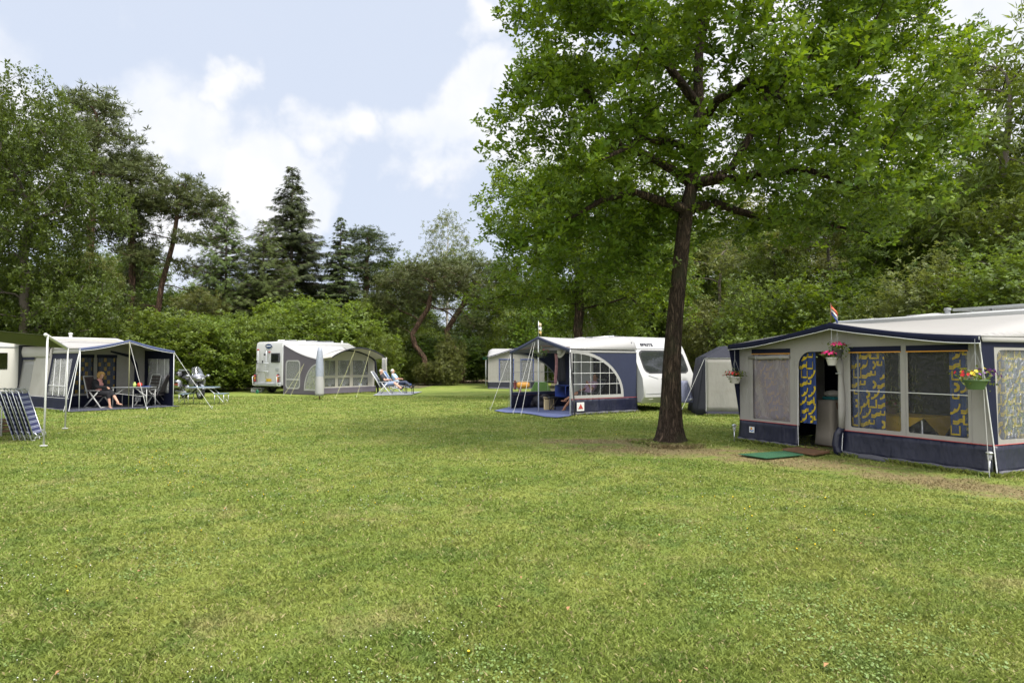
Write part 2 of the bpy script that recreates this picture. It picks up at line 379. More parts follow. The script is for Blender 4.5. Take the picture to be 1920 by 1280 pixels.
# ================================================================== ground
def groundcolor(t, blade=False):
    "grass colour by place: used by the soil sheet and by the blades so patches agree"
    g = N(t, 'ShaderNodeNewGeometry'); pos = g.outputs['Position']
    def noi(sc, det=4, ro=.55, off=0.):
        n = N(t, 'ShaderNodeTexNoise'); n.inputs['Scale'].default_value = sc; n.inputs['Detail'].default_value = det; n.inputs['Roughness'].default_value = ro
        mp = N(t, 'ShaderNodeMapping'); mp.inputs['Location'].default_value = (off, off * .7, 0); t.links.new(pos, mp.inputs[0]); t.links.new(mp.outputs[0], n.inputs['Vector']); return n.outputs['Fac']
    def ramp(v, a, b, to=1.):
        m = N(t, 'ShaderNodeMapRange'); m.interpolation_type = 'SMOOTHSTEP'; m.inputs['From Min'].default_value = a; m.inputs['From Max'].default_value = b; m.inputs['To Max'].default_value = to; t.links.new(v, m.inputs['Value']); return m.outputs[0]
    def mix(f, a, b):
        m = N(t, 'ShaderNodeMix', data_type='RGBA')
        for i, x in ((0, f), (6, a), (7, b)):
            if isinstance(x, tuple): m.inputs[i].default_value = x + (1,)
            elif isinstance(x, float): m.inputs[i].default_value = x
            else: t.links.new(x, m.inputs[i])
        return m.outputs[2]
    def mth(op, a, b=None, clamp=False):
        n = N(t, 'ShaderNodeMath', operation=op, use_clamp=clamp)
        for i, x in enumerate((a, b)):
            if x is None: continue
            if isinstance(x, (int, float)): n.inputs[i].default_value = x
            else: t.links.new(x, n.inputs[i])
        return n.outputs[0]
    A, B, Cc, D = GRASS
    c = mix(ramp(noi(.55), .36, .64), A, B)
    c = mix(ramp(noi(2.3, 5, .6, 3.), .45, .70, .75), c, Cc)
    c = mix(ramp(noi(.9, 6, .7, 9.), .54, .72, .75), c, D)
    c = mix(ramp(noi(11., 4, .6, 2.), .50, .68, .45), c, (.075, .13, .025))
    # worn earth: under the oak and along the front of the near awning
    sp = N(t, 'ShaderNodeSeparateXYZ'); t.links.new(pos, sp.inputs[0])
    def blob(cx, cy, rx, ry, rot=0.):
        mp = N(t, 'ShaderNodeMapping'); mp.vector_type = 'TEXTURE'; mp.inputs['Location'].default_value = (cx, cy, 0); mp.inputs['Rotation'].default_value = (0, 0, rot); mp.inputs['Scale'].default_value = (rx, ry, 50)
        t.links.new(pos, mp.inputs[0]); l = N(t, 'ShaderNodeVectorMath', operation='LENGTH'); t.links.new(mp.outputs[0], l.inputs[0])
        return mth('SUBTRACT', 1., l.outputs['Value'])
    w = None
    for b in WORN:
        x = blob(*b); w = x if w is None else mth('MAXIMUM', w, x)
    wn = mth('ADD', w, mth('MULTIPLY', mth('SUBTRACT', noi(3.2, 6, .65, 5.), .5), 2.0))
    wm_ = ramp(wn, .15, .75, .85)
    ww = mth('MULTIPLY', wm_, ramp(w, 0., .25))
    earth = mix(ramp(noi(14., 6, .7), .4, .62), (.15, .105, .058), (.31, .225, .125))
    c = mix(ww, c, earth)
    return c, ww, noi, ramp, mix, mth, g
GRASS = [(.165, .215, .038), (.235, .264, .058), (.112, .170, .036), (.315, .285, .112)]
WORN = [(3.0, 12.9, 3.0, 1.3, -.2), (4.6, 11.6, 2.8, 1.2, -.75), (6.0, 9.4, 2.8, 1.0, -1.0), (7.4, 8.6, 2.0, .9, .2), (2.0, 14.4, 2.6, .8, 0.)]
gm = bpy.data.materials.new('lawn_soil'); gm.use_nodes = True; t = gm.node_tree; t.nodes.clear()
out = N(t, 'ShaderNodeOutputMaterial'); p = N(t, 'ShaderNodeBsdfPrincipled'); p.inputs['Roughness'].default_value = .9; p.inputs['Specular IOR Level'].default_value = .15
c, ww, noi, ramp, mix, mth, g = groundcolor(t)
fine = noi(60., 5, .7); c = mix(ramp(fine, .38, .62, .65), c, mix(.5, c, (.03, .05, .01)))
far = N(t, 'ShaderNodeCameraData')
t.links.new(c, p.inputs['Base Color'])
b = N(t, 'ShaderNodeBump'); b.inputs['Strength'].default_value = .9; b.inputs['Distance'].default_value = .03; t.links.new(noi(35., 7, .75), b.inputs['Height']); t.links.new(b.outputs[0], p.inputs['Normal'])
t.links.new(p.outputs[0], out.inputs[0])
def ghz(x, y):      # gentle relief of the lawn
    return .0
mb = MB(); mb.add([(-300, -60, 0), (300, -60, 0), (300, 600, 0), (-300, 600, 0)], [(0, 1, 2, 3)])
tag(mb.build('lawn', gm), kind='structure')
# sandy path leading into the wood
sand = mat('sand_path', (.42, .31, .20), .95, var=.25, vscale=2., bump=.4, bscale=30)
mb = MB(); pth = [(872, 718, 40), (905, 712, 60), (930, 707, 80)]
P0 = [(-4.2, 55, 3.), (-3.2, 60, 3.2), (-1.0, 66, 3.2), (4, 72, 3.2), (14, 76, 3.2)]
vs = []; 
for i, (x, y, w) in enumerate(P0):
    d = Vector((P0[min(i + 1, 4)][0] - P0[max(i - 1, 0)][0], P0[min(i + 1, 4)][1] - P0[max(i - 1, 0)][1], 0)).normalized(); nn = Vector((-d.y, d.x, 0))
    vs += [Vector((x, y, .004)) + nn * w * .6, Vector((x, y, .004)) - nn * w * .6]
mb.add(vs, [(2 * i, 2 * i + 1, 2 * i + 3, 2 * i + 2) for i in range(4)]); tag(mb.build('path', sand), kind='structure')
# forest floor under the trees
ff = mat('forest_floor', (.10, .085, .04), .95, var=.5, vscale=.6, bump=.5, bscale=12, dirt=(.07, .11, .03))
mb = MB(); mb.add([(-90, 47, .006), (-24, 39, .006), (-13, 46, .006), (-6, 44.5, .006), (-4.8, 62, .006), (-3.2, 90, .006), (-90, 90, .006)], [tuple(range(7))])
mb.add([(3.5, 60, .006), (2.2, 40, .006), (5, 30, .006), (12, 26, .006), (13, 15, .006), (60, 10, .006), (70, 90, .006), (3.5, 90, .006)], [tuple(range(8))])
tag(mb.build('woodland_floor', ff), kind='structure')

# grass blades ---------------------------------------------------------
rng = np.random.default_rng(5)
bm_ = bpy.data.materials.new('grass_blade'); bm_.use_nodes = True; t = bm_.node_tree; t.nodes.clear()
out = N(t, 'ShaderNodeOutputMaterial'); p = N(t, 'ShaderNodeBsdfPrincipled'); p.inputs['Roughness'].default_value = .6; p.inputs['Specular IOR Level'].default_value = .25
c, ww, noi, ramp, mix, mth, g = groundcolor(t, True)
rp = g.outputs['Random Per Island']
c = mix(mth('MULTIPLY', ramp(rp, .0, .5), .0), c, c)
hv = N(t, 'ShaderNodeHueSaturation'); t.links.new(c, hv.inputs['Color']); mr = N(t, 'ShaderNodeMapRange'); mr.inputs['To Min'].default_value = .80; mr.inputs['To Max'].default_value = 1.26; t.links.new(rp, mr.inputs['Value']); t.links.new(mr.outputs[0], hv.inputs['Value'])
dry = mix(ramp(rp, .945, .955), hv.outputs[0], (.36, .31, .15))
t.links.new(dry, p.inputs['Base Color']); tr = N(t, 'ShaderNodeBsdfTranslucent'); t.links.new(dry, tr.inputs[0])
ms = N(t, 'ShaderNodeMixShader'); ms.inputs[0].default_value = .3; t.links.new(p.outputs[0], ms.inputs[1]); t.links.new(tr.outputs[0], ms.inputs[2]); t.links.new(ms.outputs[0], out.inputs[0])
NB = 760000
z0, z1 = 2.6, 34.
u = rng.random(NB); Y = z0 * (z1 / z0) ** (u ** .92)          # more blades close by
X = (rng.random(NB) * 2 - 1) * (Y * .80 + .6)
# thin out on worn ground
keep = np.ones(NB, bool)
for (cx, cy, rx, ry, ro) in WORN:
    dx, dy = X - cx, Y - cy; ca, sa = math.cos(ro), math.sin(ro); q = ((dx * ca + dy * sa) / rx) ** 2 + ((-dx * sa + dy * ca) / ry) ** 2
    keep &= ~((q < .8) & (rng.random(NB) < .62))
X, Y = X[keep], Y[keep]; n = len(X)
# tufts: height varies in patches
hp = .55 + .45 * np.sin(X * 2.1 + 1.3 * np.sin(Y * 1.7)) * np.sin(Y * 1.9 + np.sin(X * 2.3)) 
hp2 = .5 + .5 * np.sin(X * 9 + 2 * np.sin(Y * 7)) * np.sin(Y * 8.3 + 2 * np.sin(X * 6.1))
H = (.012 + .017 * rng.random(n)) * (.60 + .5 * hp + .55 * hp2 ** 3) * (1 + Y * .012)
Wd = (.0013 + .0011 * rng.random(n)) * (1 + Y * .34)
a = rng.random(n) * 2 * math.pi; ln = rng.random(n) * 1.1; la = rng.random(n) * 2 * math.pi
# long unmown fringes: round the oak's foot and along the skirts of the two right awnings
ex, ey = [], []
oq = G(1257, 832)
for i in range(4200): q = rng.random() * 6.283; r_ = .28 + (.22 + .38 * (.5 + .5 * math.sin(3 * q + 1.3 * math.sin(2 * q)))) * rng.random() ** 1.6; ex.append(oq.x + r_ * math.cos(q)); ey.append(oq.y + r_ * math.sin(q))
for (xa, ya, xb, yb, k) in ((4.78, 14.50, 6.0, 11.9, 1800), (6.25, 11.35, 6.92, 9.90, 1200), (6.95, 9.86, 7.9, 10.3, 900), (1.9, 21.45, 4.3, 23.1, 1500), (6.0, 21.25, 7.4, 21.1, 900), (-15., 22.8, -19, 25.9, 1500), (-9.8, 34.6, -7.6, 38, 900)):
    u_ = rng.random(k); w_ = rng.normal(size=k) * .035; L_ = math.hypot(xb - xa, yb - ya); ex += list(xa + (xb - xa) * u_ - (yb - ya) / L_ * -w_); ey += list(ya + (yb - ya) * u_ + (xb - xa) / L_ * -w_)
ex, ey = np.array(ex), np.array(ey); ne = len(ex); X = np.concatenate([X, ex]); Y = np.concatenate([Y, ey]); n = len(X)
H = np.concatenate([H, .035 + .06 * rng.random(ne)]); Wd = np.concatenate([Wd, (.003 + .002 * rng.random(ne)) * (1 + ey * .10)]); a = rng.random(n) * 6.283; ln = rng.random(n) * 1.1; la = rng.random(n) * 6.283
P = np.stack([X, Y, np.zeros(n)], 1); side = np.stack([np.cos(a), np.sin(a), np.zeros(n)], 1) * Wd[:, None]
lean = np.stack([np.cos(la) * ln, np.sin(la) * ln, np.ones(n)], 1) * H[:, None]
V = np.stack([P - side, P + side, P + lean * .6 + side * .7 , P + lean * 1.0 + np.stack([np.cos(la), np.sin(la), -.3 * np.ones(n)], 1) * (H * .35)[:, None]], 1).reshape(-1, 3)
idx = (np.arange(n)[:, None] * 4 + np.array([0, 1, 2, 3])[None, :]).ravel()
GV = (V, idx)
tag(npmesh('grass', V, 4, idx, bm_), 'short mown lawn grass covering the whole camping field', 'grass', kind='stuff')
def rand_rots(n, rng, up=.0):
    "random rotation matrices (n,3,3); up>0 pulls the leaf normal to the zenith"
    nrm = rng.normal(size=(n, 3)); nrm /= np.linalg.norm(nrm, axis=1)[:, None]; nrm[:, 2] = np.abs(nrm[:, 2]) + up; nrm /= np.linalg.norm(nrm, axis=1)[:, None]
    t = rng.normal(size=(n, 3)); t -= nrm * (t * nrm).sum(1)[:, None]; t /= np.linalg.norm(t, axis=1)[:, None]
    return np.stack([np.cross(t, nrm), t, nrm], 2)         # columns x,y,z
def scatter(name, tv, tf, P, Rm, sc, mats, parent, smooth=False):
    tv = np.array(tv, float); tf = np.array(tf); k = tf.shape[1]; n = len(P)
    V = np.einsum('nij,vj->nvi', Rm, tv) * sc[:, None, None] + P[:, None, :]
    idx = (np.arange(n)[:, None, None] * len(tv) + tf[None]).ravel()
    return npmesh(name, V.reshape(-1, 3), k, idx, mats, parent, smooth)
# clover and hawkbit heads
def specks(name, mats, label, n, z1, col, xr, size):
    X, Y = [], []
    while len(X) < n:
        y = 3 * (z1 / 3) ** rng.random(); x = (rng.random() * 2 - 1) * y * .78
        if math.sin(x * 1.1 + 2 * math.sin(y * .6)) + math.sin(y * .9 + x * .3) + (.9 if x < xr else -.6) > rng.random() * 2.4: X.append(x); Y.append(y)
    X, Y = np.array(X), np.array(Y); n = len(X); s = size * (.6 + .8 * rng.random(n)) * (1 + Y * .02)
    k = 5; ang = np.arange(k) * 2 * math.pi / k
    ring = np.stack([np.cos(ang), np.sin(ang), np.zeros(k)], 1)
    base = np.stack([X, Y, .028 + .012 * rng.random(n)], 1)
    top = base.copy(); top[:, 2] += s * .9
    V = np.concatenate([base[:, None, :] + ring[None] * s[:, None, None], top[:, None, :], (base - [0, 0, .03])[:, None, :]], 1).reshape(-1, 3)
    F = np.array([[i, (i + 1) % k, k] for i in range(k)] + [[i, (i + 1) % k, k + 1] for i in range(k)])
    idx = (np.arange(n)[:, None, None] * (k + 2) + F[None]).ravel()
    tag(npmesh(name, V, 3, idx, mats), label, 'flowers', kind='stuff')
specks('clover', mat('clover_white', (.60, .62, .54), .8), 'tiny white clover heads scattered in the lawn', 900, 27, 0, 0., .0038)
specks('hawkbit', mat('petal_yellow', (.8, .58, .03), .7), 'tiny yellow flowers dotted in the left lawn', 110, 20, 0, -2., .006)
# patches of clover and daisy leaves low in the grass
nc = 42000; Y = 2.8 * (15 / 2.8) ** rng.random(nc); X = (rng.random(nc) * 2 - 1) * Y * .78
kp = (np.sin(X * 1.7 + 2 * np.sin(Y * 1.1)) * np.sin(Y * 1.45 + 1.6 * np.sin(X * .9)) + .45 * np.sin(X * 7 + Y * 3) * np.sin(Y * 6.3)) > .42; X, Y = X[kp], Y[kp]; nc = len(X)
Pc = np.stack([X, Y, .010 + .018 * rng.random(nc)], 1)
o = scatter('clover_leaves', [(0, 0, 0), (.45, .5, .08), (0, 1, 0), (-.45, .5, .08)], [[0, 1, 2, 3]], Pc, rand_rots(nc, rng, 1.4), (.011 + .010 * rng.random(nc)) * (1 + Y * .03), mat('clover_leaf', (.110, .165, .034), .6, var=.35, vscale=3.), None)
tag(o, 'patches of clover and daisy leaves low in the lawn', 'clover', kind='stuff')
# dead leaves lying on the lawn
nL = 34; Y = 3.2 * (22 / 3.2) ** rng.random(nL); X = (rng.random(nL) * 2 - 1) * Y * .72; s = .014 + .014 * rng.random(nL); a = rng.random(nL) * 6.28
V = []
for i in range(nL):
    for (q, r_, h_) in ((0, -1, .0), (.55, 0, .018), (0, 1, .01), (-.55, 0, .014)):
        V.append((X[i] + s[i] * (q * math.cos(a[i]) - r_ * math.sin(a[i])), Y[i] + s[i] * (q * math.sin(a[i]) + r_ * math.cos(a[i])), .032 + h_))
tag(npmesh('fallen_leaves', np.array(V), 4, np.arange(nL * 4), mat('dead_leaf', (.30, .16, .07), .8, var=.4, vscale=.8)), 'small brown fallen leaves strewn over the grass', 'leaves', kind='stuff')

# ================================================================== trees
OAKLEAF = ([(0, 0, 0), (.19, .30, .05), (.10, .42, .02), (.28, .66, .07), (.14, .78, .02), (0, 1, -.10), (-.14, .78, .02), (-.28, .66, .07), (-.10, .42, .02), (-.19, .30, .05)], [list(range(10))])
KITE = ([(0, 0, 0), (.28, .45, .06), (0, 1, -.08), (-.28, .45, .06)], [[0, 1, 2, 3]])
LANCE = ([(0, 0, 0), (.13, .4, .03), (0, 1, -.12), (-.13, .4, .03)], [[0, 1, 2, 3]])
def spray_tpl(n, ln, w, droop=0., seed=1):
    r = random.Random(seed); vs, fs = [], []
    for i in range(n):
        a = r.uniform(0, 6.28); e = r.uniform(-.2, 1.1); d = Vector((math.cos(a) * math.cos(e), math.sin(a) * math.cos(e), math.sin(e) - droop)).normalized(); s = d.orthogonal().normalized() * w; L = ln * r.uniform(.6, 1)
        b = len(vs); vs += [tuple(s * .7), tuple(d * L * .5 + s), tuple(d * L), tuple(d * L * .5 - s)]; fs.append([b, b + 1, b + 2, b + 3])
    return vs, fs
NEEDLE = spray_tpl(16, 1., .055)
def leafcluster(tpl, n, seed, spread=1.):
    "twig end with n leaves around it"
    r = np.random.default_rng(seed); vs, fs = [], []; tv = np.array(tpl[0])
    for i in range(n):
        a = 2 * math.pi * (i + r.random() * .6) / n; e = .9 - 1.1 * r.random()
        d = np.array([math.cos(a) * math.cos(e), math.sin(a) * math.cos(e), math.sin(e)]); nn = np.array([0, 0, 1.]) - d * d[2] + r.normal(size=3) * .25; nn -= d * nn.dot(d); nn /= np.linalg.norm(nn); x = np.cross(d, nn)
        M = np.stack([x, d, nn], 1); o = d * .12 * spread; b = len(vs); s = .75 + .5 * r.random()
        vs += [tuple(M @ v * s + o) for v in tv]; fs += [[b + q for q in f] for f in tpl[1]]
    return vs, fs
def colonize(trunk, attr, step=.3, infl=3., kill=.5, iters=90, rng=None, grav=0., limbs=()):
    "branches grow towards the attraction points (space colonisation)"
    nodes = [np.array(p, float) for p in trunk]; par = [-1] + list(range(len(trunk) - 1))
    for (k0, pts) in limbs:                      # main limbs laid down first
        last = k0
        for q_ in pts: nodes.append(np.array(q_, float)); par.append(last); last = len(nodes) - 1
    A = np.array(attr, float); nd = np.full(len(A), 1e9); ni = np.zeros(len(A), int)
    def upd(pts, base):
        nonlocal nd, ni
        if not len(pts) or not len(A): return
        D = np.linalg.norm(A[:, None, :] - pts[None], axis=2); j = D.argmin(1); d = D[np.arange(len(A)), j]; m = d < nd; nd[m] = d[m]; ni[m] = j[m] + base
    st = max(1, int(len(trunk) * .35)); upd(np.array(nodes)[st:], st)
    for it in range(iters):
        if not len(A): break
        m = nd < (infl if it > 3 else 1e8)
        if not m.any(): m = nd < nd.min() * 1.3
        new = []; npar = []
        for k in np.unique(ni[m]):
            q = A[m & (ni == k)] - nodes[k]; l = np.linalg.norm(q, axis=1); d = (q / l[:, None]).mean(0) + rng.normal(size=3) * .12; d[2] += grav
            if par[k] >= 0: pd = nodes[k] - nodes[par[k]]; d = d + .35 * pd / (np.linalg.norm(pd) + 1e-9)
            d /= np.linalg.norm(d) + 1e-9; p = nodes[k] + d * step
            new.append(p); npar.append(int(k))
        if not new: break
        b = len(nodes); nodes += new; par += npar; upd(np.array(new), b)
        m = nd > kill; A, nd, ni = A[m], nd[m], ni[m]
    return np.array(nodes), np.array(par)
def tree_radii(nodes, par, tip=.008, e=2.2, base=None):
    n = len(nodes); acc = np.zeros(n); nch = np.zeros(n, int)
    for i in range(n - 1, 0, -1):
        if nch[i] == 0: acc[i] = tip ** e
        acc[par[i]] += acc[i]; nch[par[i]] += 1
    r = acc ** (1 / e)
    if base: s = base / r[0]; w = np.clip(r / r[0], 0, 1); r = r * (1 + (s - 1) * w ** .5)
    return r, nch
def branch_mesh(name, nodes, par, r, m, parent, n=7, rmin=.0, trunkn=0):
    N_ = len(nodes); d = np.zeros((N_, 3)); d[1:] = nodes[1:] - nodes[par[1:]]; d[0] = (0, 0, 1); d /= np.linalg.norm(d, axis=1)[:, None] + 1e-9
    main = np.full(N_, -1)
    for i in range(1, N_):
        p = par[i]
        if main[p] < 0 or r[i] > r[main[p]]: main[p] = i
    V, I, base = [], [], 0; ang = np.arange(n) * 2 * math.pi / n
    def ring(c, dd, rr):
        ref = np.array([1., .2, 0]) if abs(dd[0]) < .8 else np.array([0, 1., .2]); x = np.cross(dd, ref); x /= np.linalg.norm(x); y = np.cross(dd, x)
        return c + (np.cos(ang)[:, None] * x + np.sin(ang)[:, None] * y) * rr
    rid = {}
    for i in range(N_):
        dd = d[i] if main[i] < 0 else (d[i] + d[main[i]]); dd = dd / (np.linalg.norm(dd) + 1e-9)
        V.append(ring(nodes[i], dd, r[i])); rid[i] = base; base += n
    for i in range(1, N_):
        if r[i] < rmin: continue
        p = par[i]
        if main[p] == i: a = rid[p]
        else: V.append(ring(nodes[p], d[i], min(r[p] * .9, r[i] * 1.25))); a = base; base += n
        b = rid[i]
        for k in range(n): I.append((a + k, a + (k + 1) % n, b + (k + 1) % n, b + k))
    return npmesh(name, np.concatenate(V), 4, np.array(I).ravel(), m, parent, True)
def env_points(blobs, n, rng, shell=.35, floor=None):
    "points in a union of ellipsoids, mostly in the outer shell"
    tot = sum(b[3] * b[4] * b[5] for b in blobs); out = []
    for (x, y, z, rx, ry, rz) in blobs:
        k = max(6, int(n * (rx * ry * rz) / tot)); d = rng.normal(size=(k, 3)); d /= np.linalg.norm(d, axis=1)[:, None]
        q = (shell + (1 - shell) * rng.random(k) ** .6)[:, None] * d * [rx, ry, rz] + [x, y, z]
        out.append(q)
    q = np.concatenate(out)
    if floor is not None: q = q[q[:, 2] > floor]
    return q
def make_tree(name, label, cat, trunk, blobs, nattr, leafm, barkm, tpl, lsize, per, seed, base_r, loc=(0, 0, 0), rz=0., step=.35, kill=.55, infl=4., tip=.008, jit=.25, up=.5, lr=.035, shell=.35, grav=0., nside=7, rmin=0., group=None, trk=None, limbs=()):
    rg = np.random.default_rng(seed); th = thing(name, label, cat, loc, rz, group)
    A = env_points(blobs, nattr, rg, shell, .6 if trunk[-1][2] > 2 else .25)
    nodes, par = colonize(trunk, A, step, infl, kill, 120, rg, grav, limbs); r, nch = tree_radii(nodes, par, tip, 2.2, base_r)
    if trk:
        for i_ in range(len(trunk)): r[i_] = max(float(np.interp(nodes[i_][2], [q[0] for q in trk], [q[1] for q in trk])), .012)
    k_ = len(trunk)
    for (k0, pts) in limbs:
        for j_ in range(len(pts)): r[k_] = max(r[k_], .085 * (1 - j_ / len(pts)) ** .8 + .012); k_ += 1
    branch_mesh('trunk', nodes, par, r, barkm, th, nside, rmin)
    tips = nodes[r < lr]; w = np.repeat(np.arange(len(tips)), per); P = tips[w] + rg.normal(size=(len(w), 3)) * jit
    sc = lsize * (.65 + .7 * rg.random(len(P)))
    scatter('crown', tpl[0], tpl[1], P, rand_rots(len(P), rg, up), sc, leafm, th)
    return th
def barkmat(name, c1, c2, sc=16.):
    m = bpy.data.materials.new(name); m.use_nodes = True; t = m.node_tree; p = t.nodes['Principled BSDF']; p.inputs['Roughness'].default_value = .92; p.inputs['Specular IOR Level'].default_value = .15
    tc_ = N(t, 'ShaderNodeTexCoord'); mp = N(t, 'ShaderNodeMapping'); mp.inputs['Scale'].default_value = (1, 1, .16); t.links.new(tc_.outputs['Object'], mp.inputs[0])
    n = N(t, 'ShaderNodeTexNoise'); n.inputs['Scale'].default_value = sc; n.inputs['Detail'].default_value = 8; n.inputs['Roughness'].default_value = .65; n.inputs['Distortion'].default_value = .6; t.links.new(mp.outputs[0], n.inputs['Vector'])
    ab = N(t, 'ShaderNodeMath', operation='SUBTRACT'); ab.inputs[1].default_value = .5; t.links.new(n.outputs['Fac'], ab.inputs[0]); a2 = N(t, 'ShaderNodeMath', operation='ABSOLUTE'); t.links.new(ab.outputs[0], a2.inputs[0])
    mr = N(t, 'ShaderNodeMapRange'); mr.inputs['From Max'].default_value = .13; t.links.new(a2.outputs[0], mr.inputs['Value'])
    n2 = N(t, 'ShaderNodeTexNoise'); n2.inputs['Scale'].default_value = 2.5; n2.inputs['Detail'].default_value = 4; t.links.new(tc_.outputs['Object'], n2.inputs['Vector'])
    r2 = N(t, 'ShaderNodeMapRange'); r2.inputs['From Min'].default_value = .5; r2.inputs['From Max'].default_value = .7; r2.inputs['To Max'].default_value = .5; t.links.new(n2.outputs['Fac'], r2.inputs['Value'])
    mx = N(t, 'ShaderNodeMix', data_type='RGBA'); mx.inputs[6].default_value = c1 + (1,); mx.inputs[7].default_value = c2 + (1,); t.links.new(mr.outputs[0], mx.inputs[0])
    m2 = N(t, 'ShaderNodeMix', data_type='RGBA'); m2.inputs[7].default_value = (.055, .062, .03, 1); t.links.new(mx.outputs[2], m2.inputs[6]); t.links.new(r2.outputs[0], m2.inputs[0]); t.links.new(m2.outputs[2], p.inputs['Base Color'])
    bp = N(t, 'ShaderNodeBump'); bp.inputs['Strength'].default_value = 1.; bp.inputs['Distance'].default_value = .06; t.links.new(mr.outputs[0], bp.inputs['Height']); t.links.new(bp.outputs[0], p.inputs['Normal']); return m
oak_bark = barkmat('oak_bark', (.022, .016, .011), (.115, .080, .056))
pine_bark = barkmat('pine_bark', (.05, .032, .023), (.25, .155, .105), 9.)
grey_bark = mat('grey_bark', (.085, .07, .052), .9, var=.5, vscale=3., bump=.8, bscale=12.)
L_oak = leafmat('leaf_oak', (.066, .118, .012), (.150, .212, .022), (.052, .098, .012), .38)
L_dark = leafmat('leaf_dark', (.060, .102, .016), (.105, .155, .024), (.048, .084, .015), .36)
L_mid = leafmat('leaf_mid', (.084, .132, .019), (.142, .195, .032), (.066, .106, .018), .40)
L_lite = leafmat('leaf_light', (.096, .146, .020), (.158, .212, .036), (.068, .108, .018), .38)
L_oliv = leafmat('leaf_olive', (.100, .118, .026), (.155, .175, .046), (.075, .092, .024), .36)
L_pine = leafmat('needle_pine', (.070, .092, .026), (.108, .130, .036), (.056, .074, .022), .2, .6)
L_spru = leafmat('needle_spruce', (.044, .066, .018), (.074, .102, .026), (.034, .052, .016), .16, .6)
L_larch = leafmat('needle_larch', (.070, .105, .022), (.105, .145, .032), (.055, .086, .020), .25, .6)

# the oak on the lawn: trunk traced to its real place, 13.6 m away
ox, oy = G(1257, 832).x, G(1257, 832).y
def TP(px, py, Y): q = AT(px, py, Y); return (q.x - ox, q.y - oy, q.z)
trunk = [(0, 0, -.1), (0, 0, .03), (0, 0, .15), (0, 0, .35)] + [TP(a, b, oy + c) for a, b, c in ((1258, 760, 0), (1259, 700, 0), (1262, 640, 0), (1266, 590, .02), (1271, 540, .04), (1276, 490, .05), (1281, 440, .05), (1287, 395, .05), (1298, 345, .1), (1304, 300, .1), (1309, 250, .15), (1311, 200, .2), (1309, 150, .2), (1311, 95, .3), (1322, 40, .3), (1330, -20, .35), (1328, -90, .4), (1335, -160, .5))]
blobs = [(-2.0, .8, 3.9, 1.5, 1.5, .6), (-.9, .6, 3.9, 1.0, 1.2, .45), (-2.3, .2, 5.0, 1.5, 1.6, .9), (-2.9, -.3, 6.3, 1.3, 1.5, .8), (-1.6, .6, 4.1, 1.5, 1.5, .7), (4.4, 0, 5.3, 1.7, 1.7, .7), (5.3, .2, 6.3, 1.5, 1.5, .7), (3.2, -1.2, 4.7, 1.7, 1.3, .6), (1.9, -2.2, 5.5, 1.7, 1.4, .8), (.6, -1.2, 5.3, 1.3, 1.3, .6), (3.0, 1.5, 4.7, 1.8, 1.7, .6), (-.3, 1.8, 4.6, 1.6, 1.6, .6), (-.9, -1.7, 6.1, 1.5, 1.5, .8), (1.2, .9, 5.6, 1.2, 1.2, .5)]
ro_ = random.Random(12)
for i_ in range(30):
    a_ = i_ * 2.39996; zz_ = -.62 + 1.5 * (i_ + .5) / 30; rr_ = math.sqrt(max(.05, 1 - zz_ * zz_)) * .76
    blobs.append((1.1 + 5.0 * rr_ * math.cos(a_), 4.3 * rr_ * math.sin(a_), 8.3 + 3.7 * zz_ * .85, ro_.uniform(1.1, 1.6), ro_.uniform(1.1, 1.6), ro_.uniform(.65, .95)))
def limb_px(k0, pts):
    "limb traced point by point (pixel column, row, distance beyond the trunk), with points filled in between"
    P = [Vector(trunk[k0])] + [Vector(TP(a, b, oy + c)) for a, b, c in pts]; out = []
    for p, q in zip(P, P[1:]):
        m_ = max(1, int((q - p).length / .30)); out += [tuple(p.lerp(q, (i + 1) / m_) + Vector((ro_.uniform(-.03, .03), ro_.uniform(-.03, .03), ro_.uniform(-.03, .03)))) for i in range(m_)]
    return (k0, out)
def tk(py): z = TP(1300, py, oy)[2]; return min(range(len(trunk)), key=lambda i: abs(trunk[i][2] - z))
LIMBS = [limb_px(tk(345), [(1350, 338, -.2), (1420, 330, -.5), (1500, 316, -.8), (1575, 338, -.9), (1655, 372, -.9)]),
         limb_px(tk(330), [(1372, 318, .2), (1405, 262, .4), (1432, 225, .5), (1440, 170, .6), (1510, 110, .8), (1600, 60, 1.)]),
         limb_px(tk(395), [(1238, 374, -.3), (1185, 362, -.6), (1128, 377, -.8), (1075, 405, -.9)]),
         limb_px(tk(340), [(1235, 300, .1), (1165, 274, -.1), (1138, 235, -.3), (1105, 175, -.4), (1050, 125, -.6)]),
         limb_px(tk(200), [(1250, 120, -.4), (1180, 66, -.7), (1090, 40, -.9)]),
         limb_px(tk(250), [(1345, 190, -.8), (1400, 150, -1.6), (1480, 190, -2.4), (1560, 180, -3.)]),
         limb_px(tk(380), [(1340, 380, .6), (1420, 410, 1.3), (1530, 420, 1.8), (1640, 440, 2.)]),
         limb_px(tk(300), [(1270, 270, -1.), (1200, 260, -2.), (1130, 300, -2.6)])]
oakcl = leafcluster(OAKLEAF, 5, 3)
oak = make_tree('oak_tree', 'large oak with leaning dark trunk standing alone on the lawn', 'tree', trunk, blobs, 2000, L_oak, oak_bark, oakcl, .135, 15, 11, None, (ox, oy, 0), 0, .28, .56, 3.2, .0065, .19, .7, .026, .25, 0., 12, trk=[(-.1, .46), (.05, .36), (.15, .31), (.4, .245), (.9, .205), (2, .172), (3, .158), (4.2, .150), (4.8, .145), (5.6, .12), (7, .105), (9, .08), (11, .03)], limbs=LIMBS)
